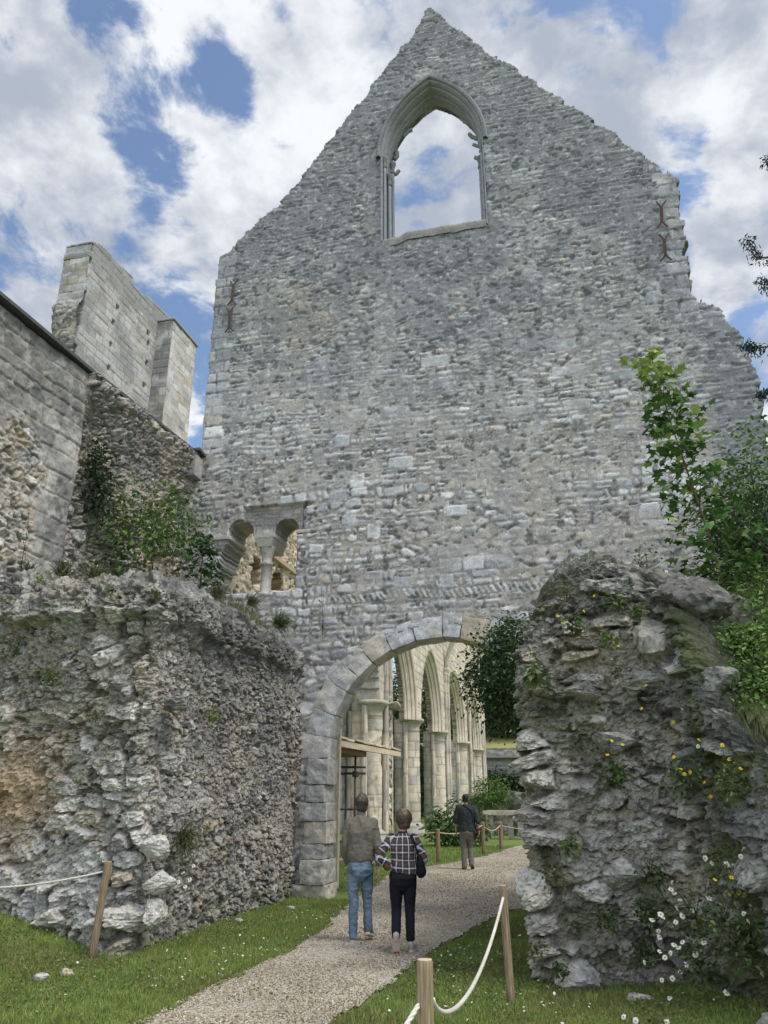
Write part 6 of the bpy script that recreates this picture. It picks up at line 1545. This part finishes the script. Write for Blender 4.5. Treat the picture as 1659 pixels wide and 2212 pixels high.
def flower(t, root, fp, kind, r, rs):
    fp = np.array(fp, float); root = np.array(root, float)
    mid = (root+fp)/2+np.array([rs.normal()*.03, rs.normal()*.03, .02+.06*rs.uniform()])
    mb = MB(); mb.tube(dense_n([root, mid, fp], [1]*3, 5)[0], .0032, 4, (.09, .13, .04)); st = mb.build('flower_stem', M_BARK, t, True)
    n_ = CAM-fp; n_ /= np.linalg.norm(n_); n_ = n_*.5+np.array([rs.normal()*.45, -.2, .6+rs.normal()*.4]); n_ /= np.linalg.norm(n_)
    a_ = np.cross(n_, [0, 0, 1.]); a_ /= np.linalg.norm(a_)+1e-9; b_ = np.cross(n_, a_)
    mb = MB(); npet = 15 if kind == 'daisy' else 11; c = (.80, .80, .77) if kind == 'daisy' else (.78, .55, .03)
    for k in range(npet):
        an = k/npet*6.283+rs.uniform(-.08, .08); L = r*rs.uniform(.82, 1.08); u = a_*math.cos(an)+b_*math.sin(an); v = -a_*math.sin(an)+b_*math.cos(an); dr = rs.uniform(-.30, .05)
        w = r*(.17 if kind == 'daisy' else .26)
        mb.add([fp+u*r*.18-v*w*.5, fp+u*r*.18+v*w*.5, fp+u*L*.7+v*w+n_*L*dr*.5, fp+u*L+n_*L*dr, fp+u*L*.7-v*w+n_*L*dr*.5], [[0, 1, 2, 4]], [[4, 2, 3]], c)
    mb.build('petals', M_PETAL, st)
    V, Q = sphere_prim(fp+n_*r*.06, [r*.33]*3, None, 8); V = fp+(V-fp)-n_*((V-fp)@n_)[:, None]*.45
    mb = MB(); mb.add(V, Q, None, (.62, .42, .03) if kind == 'daisy' else (.70, .45, .02)); mb.build('flower_disc', M_PETAL, st, True)
OL = (0, -1, 0); OE = (1, -.1, 0)
T_G = [(.09, .13, .04), (.12, .16, .05), (.07, .10, .03)]; T_D = [(.05, .085, .025), (.07, .11, .03), (.04, .065, .02)]; T_Y = [(.16, .20, .055), (.12, .17, .05)]; T_B = [(.13, .125, .06), (.16, .14, .08), (.08, .09, .04)]
NF = -5.66
for k, (x, y, r, n, sz, cols, lab) in enumerate((
        (115, 1462, .20, 130, .055, T_G, 'bushy olive green tuft high on the left end of the low rubble wall'),
        (212, 1548, .15, 90, .045, T_B, 'grey green dry tuft above the big pale stone of the low wall'),
        (146, 1592, .13, 70, .04, T_B, 'hanging dry weed left of the big pale stone of the low wall'),
        (35, 1410, .22, 90, .05, T_D, 'dark weeds at the left edge of the low wall below its top ledge'),
        (88, 1255, .10, 60, .035, T_Y, 'small yellow green tuft on the top ledge of the low wall at left'),
        (245, 1275, .09, 40, .05, T_G, 'small broad leaved rosette under the top edge of the low wall'),
        (172, 1690, .06, 26, .04, T_G, 'tiny green sprig beside a pale stone in the middle of the low wall'))):
    tuft('wall_tuft', lab, 'wall plant', PL(x, y, 1, NF), OL, r, n, sz, cols, 830+k, group='tufts growing on the low rubble wall')
EF = 2.76
for k, (x, y, r, n, sz, cols, gr, lab) in enumerate((
        (452, 1550, .17, 110, .05, T_Y, False, 'bright yellow green tuft halfway up the flint side of the low wall'),
        (395, 1810, .34, 240, .009, T_B+T_D, True, 'big dry grassy tuft low on the flint side of the low wall'),
        (600, 1345, .40, 260, .009, T_D, True, 'dark grassy overhang on the top corner of the flint wall beside the arch'),
        (540, 1300, .30, 200, .008, T_B+T_D, True, 'dry grass fringe on the flint wall top below the twin window'),
        (425, 1490, .10, 50, .03, T_B, False, 'thin dry sprig above the yellow green tuft on the flint wall'),
        (330, 1280, .12, 60, .05, T_G, False, 'green weed at the corner of the low wall top'))):
    fl = None
    if k == 1: fl = [(PL(xx, yy, 0, EF+.12), 'daisy', .030) for xx, yy in ((395, 1885), (410, 1900), (400, 1915), (418, 1870), (385, 1905))]
    if k == 0: fl = [(PL(456, 1520, 0, EF+.12), 'daisy', .026)]
    tuft('wall_tuft', lab, 'wall plant', PL(x, y, 0, EF), OE, r, n, sz, cols, 850+k, gr, fl, group='tufts growing on the low rubble wall')
NP = -6.16
RP = [(1330, 1675, .16, 60, .085, T_D, 'dark green rosette in the middle of the rubble pier', [(1322, 1600), (1345, 1608), (1312, 1630)]),
      (1234, 1830, .20, 120, .05, T_G, 'feathery olive tuft low on the left of the rubble pier', None), (1200, 1895, .20, 120, .05, T_B+T_G, 'brown green fern tuft on a ledge low on the left of the pier', None),
      (1311, 1986, .20, 130, .055, T_D, 'dark leafy clump near the foot of the rubble pier', None), (1397, 1967, .22, 140, .055, T_D, 'dark ivy like patch right of the clump at the pier foot', None),
      (1244, 1353, .14, 46, .085, T_D, 'spiky green rosette high on the left of the rubble pier', None), (1335, 1301, .15, 46, .085, T_G, 'green rosette under the pier top with yellow hawkweed above', [(1283, 1287), (1262, 1320), (1215, 1345)]),
      (1157, 1462, .20, 50, .13, T_G, 'broad leaved plant hanging from the left edge of the pier', [(1148, 1408)]), (1316, 1385, .17, 70, .06, T_Y, 'yellowing tuft in a crevice of the upper pier', [(1300, 1350), (1335, 1395)]),
      (1378, 1325, .15, 60, .06, T_G, 'grassy tuft left of the perched dark block', None), (1162, 2053, .16, 70, .05, T_B, 'withered sprig under the flat pale ledge at the pier foot', None), (1210, 2096, .15, 80, .05, T_D, 'dark weeds in the hollow at the pier foot', None),
      (1387, 2053, .20, 110, .055, T_D, 'dark weeds at the bottom right of the pier face', None), (1407, 1890, .26, 150, .05, T_G+T_D, 'tall olive weed clump on the lower right of the pier', None), (1225, 1290, .14, 60, .045, T_B, 'dry weeds along the left shoulder of the pier top', [(1205, 1330)]),
      (1330, 1455, .12, 50, .05, T_B, 'small reddish brown plant on the upper middle of the pier', [(1395, 1480), (1385, 1530)])]
for k, (x, y, r, n, sz, cols, lab, fl) in enumerate(RP):
    tuft('wall_tuft', lab, 'wall plant', PL(x, y, 1, NP), OL, r, n, sz, cols, 870+k, False, [(PL(a, b, 1, NP-.1), 'hawk', .020) for a, b in fl] if fl else None, group='tufts growing on the rubble pier')
# thin weed stalks
for k, (x0, y0, x1, y1, ax, v, lab) in enumerate(((697, 1372, 693, 1262, 1, -.12, 'tall thin weed with a yellow head growing above the left of the round arch'), (45, 1225, 62, 1110, 0, .05, 'dry reddish stalk growing against the tall side wall'))):
    a, b = PL(x0, y0, ax, v), PL(x1, y1, ax, v); t = thing('weed_stalk', lab, 'weed', a)
    mb = MB(); mb.tube([a, (a+b)/2+np.array([.02, 0, 0]), b], [.007, .005, .003], 5, (.12, .075, .045)); st = mb.build('stalk', M_BARK, t, True)
    rs = np.random.RandomState(900+k); f = rs.uniform(0, 1, 40); P = a+(b-a)*f[:, None]+rs.normal(size=(40, 3))*.03; V, T, C = leaves(P, .05, rs, T_B+T_G, .6); mesh_np('foliage', V, None, T, C, M_LEAF, t, False)
    if k == 0: flower(t, a, b+np.array([0, -.02, .02]), 'hawk', .035, rs)
# oxeye daisies over the right flank
def c8(x, y): return ((2300+x*.4364)/1.8227, (3200+y*.4364)/1.8227)
D1 = [(795, 630), (785, 690), (810, 720), (865, 785), (838, 860), (690, 915), (712, 940), (613, 965), (888, 930), (975, 885), (825, 985), (672, 1070), (680, 1120)]
D2 = [(812, 1190), (850, 1215), (885, 1165), (682, 1250), (778, 1265), (728, 1305), (1005, 1280), (1080, 1170), (545, 1350), (920, 1370), (865, 1435), (700, 1510), (795, 1495), (770, 1670)]
D3 = [(1090, 410), (1155, 455), (1285, 465), (1360, 480), (1385, 543), (1450, 330), (1480, 310), (1128, 770)]
D4 = [(1485, 980), (1440, 910), (1285, 1625)]
D5 = [(355, 1840), (465, 1875), (745, 1890)]
def clump(lab, root, pts, nv, seed, r=.028, n=150, rad=.36, cols=T_D+T_G, yel=()):
    fl = [(PL(*c8(*q), 1, nv+np.random.RandomState(seed+q[0]).uniform(-.08, .12)), 'daisy', r*np.random.RandomState(q[1]).uniform(.8, 1.15)) for q in pts]
    fl += [(PL(*c8(*q), 1, nv), 'hawk', .02) for q in yel]
    return tuft('daisy_clump', lab, 'daisies', PL(*c8(*root), 1, nv+.22), OL, rad, n, .055, cols, seed, False, fl, group='oxeye daisy clumps on the right')
clump('dense clump of white oxeye daisies spilling left from the right flank of the pier', (1010, 960), D1, -6.75, 920)
clump('lower daisy clump whose flower heads lean over the grass at the pier foot', (1060, 1330), D2, -6.85, 921)
clump('upper row of five white daisies against the dark rock of the right flank', (1330, 640), D3, -6.75, 922, yel=[(1310, 735), (1395, 728), (1445, 712), (1480, 622), (1545, 648)])
clump('sparse daisies among tall leaves at the right edge', (1500, 1180), D4, -7.1, 923, n=200, rad=.4)
clump('single daisies nodding over the grass at the bottom edge', (620, 1930), D5, -7.5, 924, n=40, rad=.15)
clump('scattered daisies on top of the rubble pier under the maple', (-300, -1950), [], -5.7, 925, n=60, rad=.25)
# more flowers on the flank, a little higher up (positions read off the photograph's slope)
def fset(lab, root, nv, white, yellow, seed, n=120, rad=.3, cols=T_G+T_Y):
    fl = [(PL(x, y, 1, nv), 'daisy', .024) for x, y in white]+[(PL(x, y, 1, nv), 'hawk', .021) for x, y in yellow]
    tuft('flower_clump', lab, 'wild flowers', PL(*root, 1, nv+.2), OL, rad, n, .05, cols, seed, False, fl, group='wild flowers on the right bank')
fset('yellow hawkweed thick on the grassy slope at the right edge', (1620, 1450), -5.9, [(1642, 1420), (1648, 1530)], [(1590, 1385), (1600, 1392), (1612, 1380), (1625, 1440), (1632, 1452), (1640, 1435), (1618, 1428), (1655, 1447)], 930, 200, .4)
fset('white and yellow flowers right of the perched block', (1540, 1370), -5.8, [(1478, 1412), (1500, 1405), (1568, 1365), (1632, 1375)], [(1555, 1372), (1572, 1368), (1520, 1395)], 931)
fset('small white campion on the pier top under the maple', (1395, 1230), -5.7, [(1360, 1215), (1378, 1222), (1385, 1200), (1412, 1228), (1440, 1235), (1290, 1243)], [(1345, 1245), (1300, 1260)], 932, 140, .35, T_B+T_G)
fset('yellow flowers trailing down the dark rock at right', (1480, 1690), -6.6, [(1508, 1612)], [(1470, 1660), (1478, 1672), (1490, 1668), (1510, 1598), (1455, 1635), (1520, 1690), (1560, 1640), (1535, 1720)], 933, 140, .35, T_D+T_G)
fset('long leaved weeds with yellow flowers on the right flank', (1590, 1700), -7.0, [], [(1575, 1640), (1600, 1660), (1560, 1610)], 934, 160, .35, T_G)
fset('tall grassy weeds with daisies low at the right edge', (1560, 1990), -7.1, [(1600, 1850)], [(1545, 1900), (1580, 1895)], 935, 240, .42, T_D+T_G)
fset('reddish weeds in the cleft of the pier', (1520, 1545), -6.3, [(1475, 1530)], [(1455, 1560)], 936, 120, .28, [(.14, .07, .05), (.10, .09, .045), (.08, .11, .04)])
# rough meadow on bank and terrace
def meadow(name, f, e0, e1, n0, n1, n, hmin, hmax, cols, seed, ok=None, wid=.006):
    rs = np.random.RandomState(seed); P = np.stack([rs.uniform(e0, e1, n), rs.uniform(n0, n1, n)], -1)
    k = fbm2(P[:, 0]*1.8, P[:, 1]*1.8, seed, 3) > .42
    if ok is not None: k &= ok(P[:, 0], P[:, 1])
    P = P[k]; n = len(P); z = f(P); h = rs.uniform(hmin, hmax, n); a = rs.uniform(0, 6.28, n); la = rs.uniform(0, 6.28, n); ln = h*rs.uniform(.1, .6, n)
    b0 = np.stack([P[:, 0]-np.cos(a)*wid, P[:, 1]-np.sin(a)*wid, z], -1); b1 = np.stack([P[:, 0]+np.cos(a)*wid, P[:, 1]+np.sin(a)*wid, z], -1); t = np.stack([P[:, 0]+np.cos(la)*ln, P[:, 1]+np.sin(la)*ln, z+h], -1)
    c = np.array(cols)[rs.randint(0, len(cols), n)]*rs.uniform(.7, 1.3, (n, 1))
    return tag(mesh_np(name, np.stack([b0, b1, t], 1).reshape(-1, 3), None, np.arange(3*n).reshape(-1, 3), np.repeat(c, 3, 0), M_GRASS, None, False), kind='stuff')
meadow('bank_grass', lambda P: bank_f(P[:, 0], P[:, 1])-.05, 8.2, 13, -10, -1, 60000, .05, .24, [(.10, .16, .04), (.15, .20, .055), (.19, .19, .08), (.07, .11, .03)], 940, lambda e, n: e > np.interp(n, [-12, -10.2, -8.0, -6.7, -6.0, -5.4, 0], [11.9, 11.0, 9.85, 9.15, 8.75, 7.7, 7.6])+.04)
rs = np.random.RandomState(950); P = np.stack([rs.uniform(8.2, 12.5, 30000), rs.uniform(-9.5, -2, 30000)], -1)
P = P[(P[:, 0] > np.interp(P[:, 1], [-12, -10.2, -8.0, -6.7, -6.0, -5.4, 0], [11.9, 11.0, 9.85, 9.15, 8.75, 7.7, 7.6])-.05) & (fbm2(P[:, 0]*1.6, P[:, 1]*1.6, 951, 3) > .44)]
P3 = np.concatenate([P, (bank_f(P[:, 0], P[:, 1])+rs.uniform(0, 1, len(P))**1.5*.45*fbm2(P[:, 0]*2, P[:, 1]*2, 952, 2))[:, None]], 1)
V, T, C = leaves(P3, .075, rs, G_MID+G_DARK+[(.16, .22, .06), (.10, .15, .05)], .7); tag(mesh_np('bank_weeds', V, None, T, C, M_LEAF, None, False), kind='stuff')
for k, (x, y, lab) in enumerate(((60, 1222, 'dry grass tuft on the low wall top at the left edge'), (135, 1218, 'dry grass tuft on the low wall top below the tall dry stalk'), (205, 1228, 'greener grass tuft on the low wall top left of the leafy shrub'), (470, 1262, 'grass tuft on the low wall top left of the twin window'))):
    tuft('wall_tuft', lab, 'wall plant', PL(x, y+22, 1, -4.9 if k < 3 else -2.0), (0, -.2, 1), .38, 170, .009, T_B+T_D+[(.17, .16, .09)], 955+k, True, [(PL(x+8*q-10, y-12*((q % 2)+1)+6, 1, -4.9), 'hawk' if q % 2 else 'daisy', .018) for q in range(3)] if k < 3 else None, group='tufts growing on the low rubble wall')
meadow('terrace_grass', lambda P: np.array([terr_z(*q) for q in P])-.05, -.2, 2.5, -5.2, -.05, 9000, .08, .36, [(.11, .13, .05), (.15, .15, .07), (.08, .11, .035), (.19, .17, .10)], 941)
# ================================================================== CAMERA, LIGHT, SKY
cam = bpy.data.cameras.new('camera'); co = bpy.data.objects.new('camera', cam); COL.objects.link(co)
co.location = CAM; co.rotation_euler = (math.pi/2+PITCH, 0, YAW)
cam.sensor_fit = 'HORIZONTAL'; cam.sensor_width = 36; cam.lens = 36*1661/1659; cam.clip_end = 3000
SC.camera = co
SUN_EL = 58; sx, sy = .95, -.25
sl_ = bpy.data.lights.new('sun', 'SUN'); sl_.energy = 2.2; sl_.angle = R(20); sl_.color = (1, .95, .88)
so = bpy.data.objects.new('sun', sl_); COL.objects.link(so)
dv = Vector((sx*math.cos(R(SUN_EL)), sy*math.cos(R(SUN_EL)), math.sin(R(SUN_EL)))).normalized()
so.rotation_euler = dv.to_track_quat('Z', 'Y').to_euler(); so.location = (20, -20, 40)
w = bpy.data.worlds.new('World'); SC.world = w; w.use_nodes = True
nt = w.node_tree; N = nt.nodes; L = nt.links
bg = N['Background']; bg.inputs[1].default_value = 1.0
sky = N.new('ShaderNodeTexSky'); sky.sky_type = 'NISHITA'; sky.sun_disc = False
sky.sun_elevation = R(SUN_EL); sky.sun_rotation = math.atan2(dv.x, dv.y)
tc = N.new('ShaderNodeTexCoord')
def math_(op, a, b=None, clamp=False):
    n = N.new('ShaderNodeMath'); n.operation = op; n.use_clamp = clamp
    for i, v in enumerate((a, b)):
        if v is None: continue
        if isinstance(v, (int, float)): n.inputs[i].default_value = v
        else: L.new(v, n.inputs[i])
    return n.outputs[0]
def smooth(v, a, b, c=0, d=1):
    n = N.new('ShaderNodeMapRange'); n.interpolation_type = 'SMOOTHSTEP'
    for i, q in enumerate((a, b, c, d)): n.inputs[i+1].default_value = q
    L.new(v, n.inputs[0]); return n.outputs[0]
sep = N.new('ShaderNodeSeparateXYZ'); L.new(tc.outputs['Generated'], sep.inputs[0])
dz = math_('ADD', math_('MAXIMUM', sep.outputs[2], 0.0), .28)
cmb = N.new('ShaderNodeCombineXYZ')
L.new(math_('DIVIDE', sep.outputs[0], dz), cmb.inputs[0]); L.new(math_('DIVIDE', sep.outputs[1], dz), cmb.inputs[1])
def noise(scale, det, rough, off, dist=0.0, vec=None):
    mp = N.new('ShaderNodeMapping'); mp.inputs['Location'].default_value = off
    L.new(vec or cmb.outputs[0], mp.inputs[0])
    n = N.new('ShaderNodeTexNoise'); n.inputs['Scale'].default_value = scale; n.inputs['Detail'].default_value = det
    n.inputs['Roughness'].default_value = rough; n.inputs['Distortion'].default_value = dist
    L.new(mp.outputs[0], n.inputs['Vector']); return n.outputs['Fac']
n1 = noise(5.2, 10, .60, (3.1, 1.7, 0), .35)
nb = noise(2.2, 3, .5, (5.5, 2.2, 0), .3)
n0 = noise(15.0, 6, .6, (2.2, 6.1, 0), .2)
dens = math_('ADD', math_('MULTIPLY', math_('SUBTRACT', n1, .5), 2.9), .52)
dens = math_('ADD', dens, math_('MULTIPLY', math_('SUBTRACT', n0, .5), .55))
dens = math_('ADD', dens, math_('ADD', math_('MULTIPLY', math_('SUBTRACT', nb, .5), .3), .18))
def spot(x, y, rad_px, amp):
    global dens
    d = ray(x, y); d = d/np.linalg.norm(d); a = rad_px/1661*.85
    vm = N.new('ShaderNodeVectorMath'); vm.operation = 'DOT_PRODUCT'; L.new(tc.outputs['Generated'], vm.inputs[0]); vm.inputs[1].default_value = d
    k = math_('EXPONENT', math_('MULTIPLY', math_('SUBTRACT', vm.outputs['Value'], 1.0), 2/(a*a)))
    dens = math_('ADD', dens, math_('MULTIPLY', k, amp))
BLUE = [(160, 140, 120, .22), (130, 330, 110, .18), (60, 200, 80, .12), (470, 130, 65, -.36), (300, 330, 85, -.42), (330, 440, 70, -.36), (510, 250, 55, -.34), (270, 545, 35, -.18), (410, 330, 60, -.28), (340, 220, 50, -.15), (370, 250, 32, .25), (610, 15, 25, -.18), (1560, 235, 55, -.25), (1490, 310, 45, -.2), (1500, 400, 35, -.15),
        (935, 350, 50, -.16), (880, 430, 40, -.22), (890, 500, 30, -.18), (15, 100, 40, -.2), (430, 860, 50, -.2), (440, 960, 40, -.22), (280, 270, 35, .2), (100, 300, 120, .1), (650, 260, 110, .12), (1000, 440, 40, .15), (1200, 80, 160, .12), (1590, 480, 90, .12)]
for s_ in BLUE: spot(s_[0], s_[1], s_[2], s_[3]*1.1)
mask = smooth(dens, .36, .70)
n2 = noise(2.6, 7, .55, (8.2, 4.4, 0), .2); n3 = noise(7.5, 8, .6, (1.2, 9.4, 0), .1)
shade = smooth(math_('ADD', math_('MULTIPLY', n2, .6), math_('MULTIPLY', n3, .4)), .42, .585)
thick = smooth(dens, .55, .95)
cr = N.new('ShaderNodeMix'); cr.data_type = 'RGBA'; cr.inputs['A'].default_value = (.35, .39, .465, 1); cr.inputs['B'].default_value = (.74, .755, .78, 1)
L.new(shade, cr.inputs['Factor'])
sm = N.new('ShaderNodeVectorMath'); sm.operation = 'SCALE'; L.new(sky.outputs[0], sm.inputs[0]); sm.inputs['Scale'].default_value = .15
mx = N.new('ShaderNodeMix'); mx.data_type = 'RGBA'; L.new(mask, mx.inputs['Factor']); L.new(sm.outputs[0], mx.inputs['A']); L.new(cr.outputs['Result'], mx.inputs['B'])
back = smooth(sep.outputs[1], .15, -.75, 1.0, 2.0)      # unseen sky behind the viewer, brightened to light the gable front
bs = N.new('ShaderNodeVectorMath'); bs.operation = 'SCALE'; L.new(mx.outputs['Result'], bs.inputs[0]); L.new(back, bs.inputs['Scale'])
L.new(bs.outputs[0], bg.inputs[0])
SC.view_settings.view_transform = 'Standard'; SC.view_settings.look = 'None'; SC.view_settings.gamma = 1; SC.view_settings.exposure = .36
SC.cycles.max_bounces = 6; SC.cycles.diffuse_bounces = 3; SC.cycles.transparent_max_bounces = 4
SC.cycles.use_denoising = True
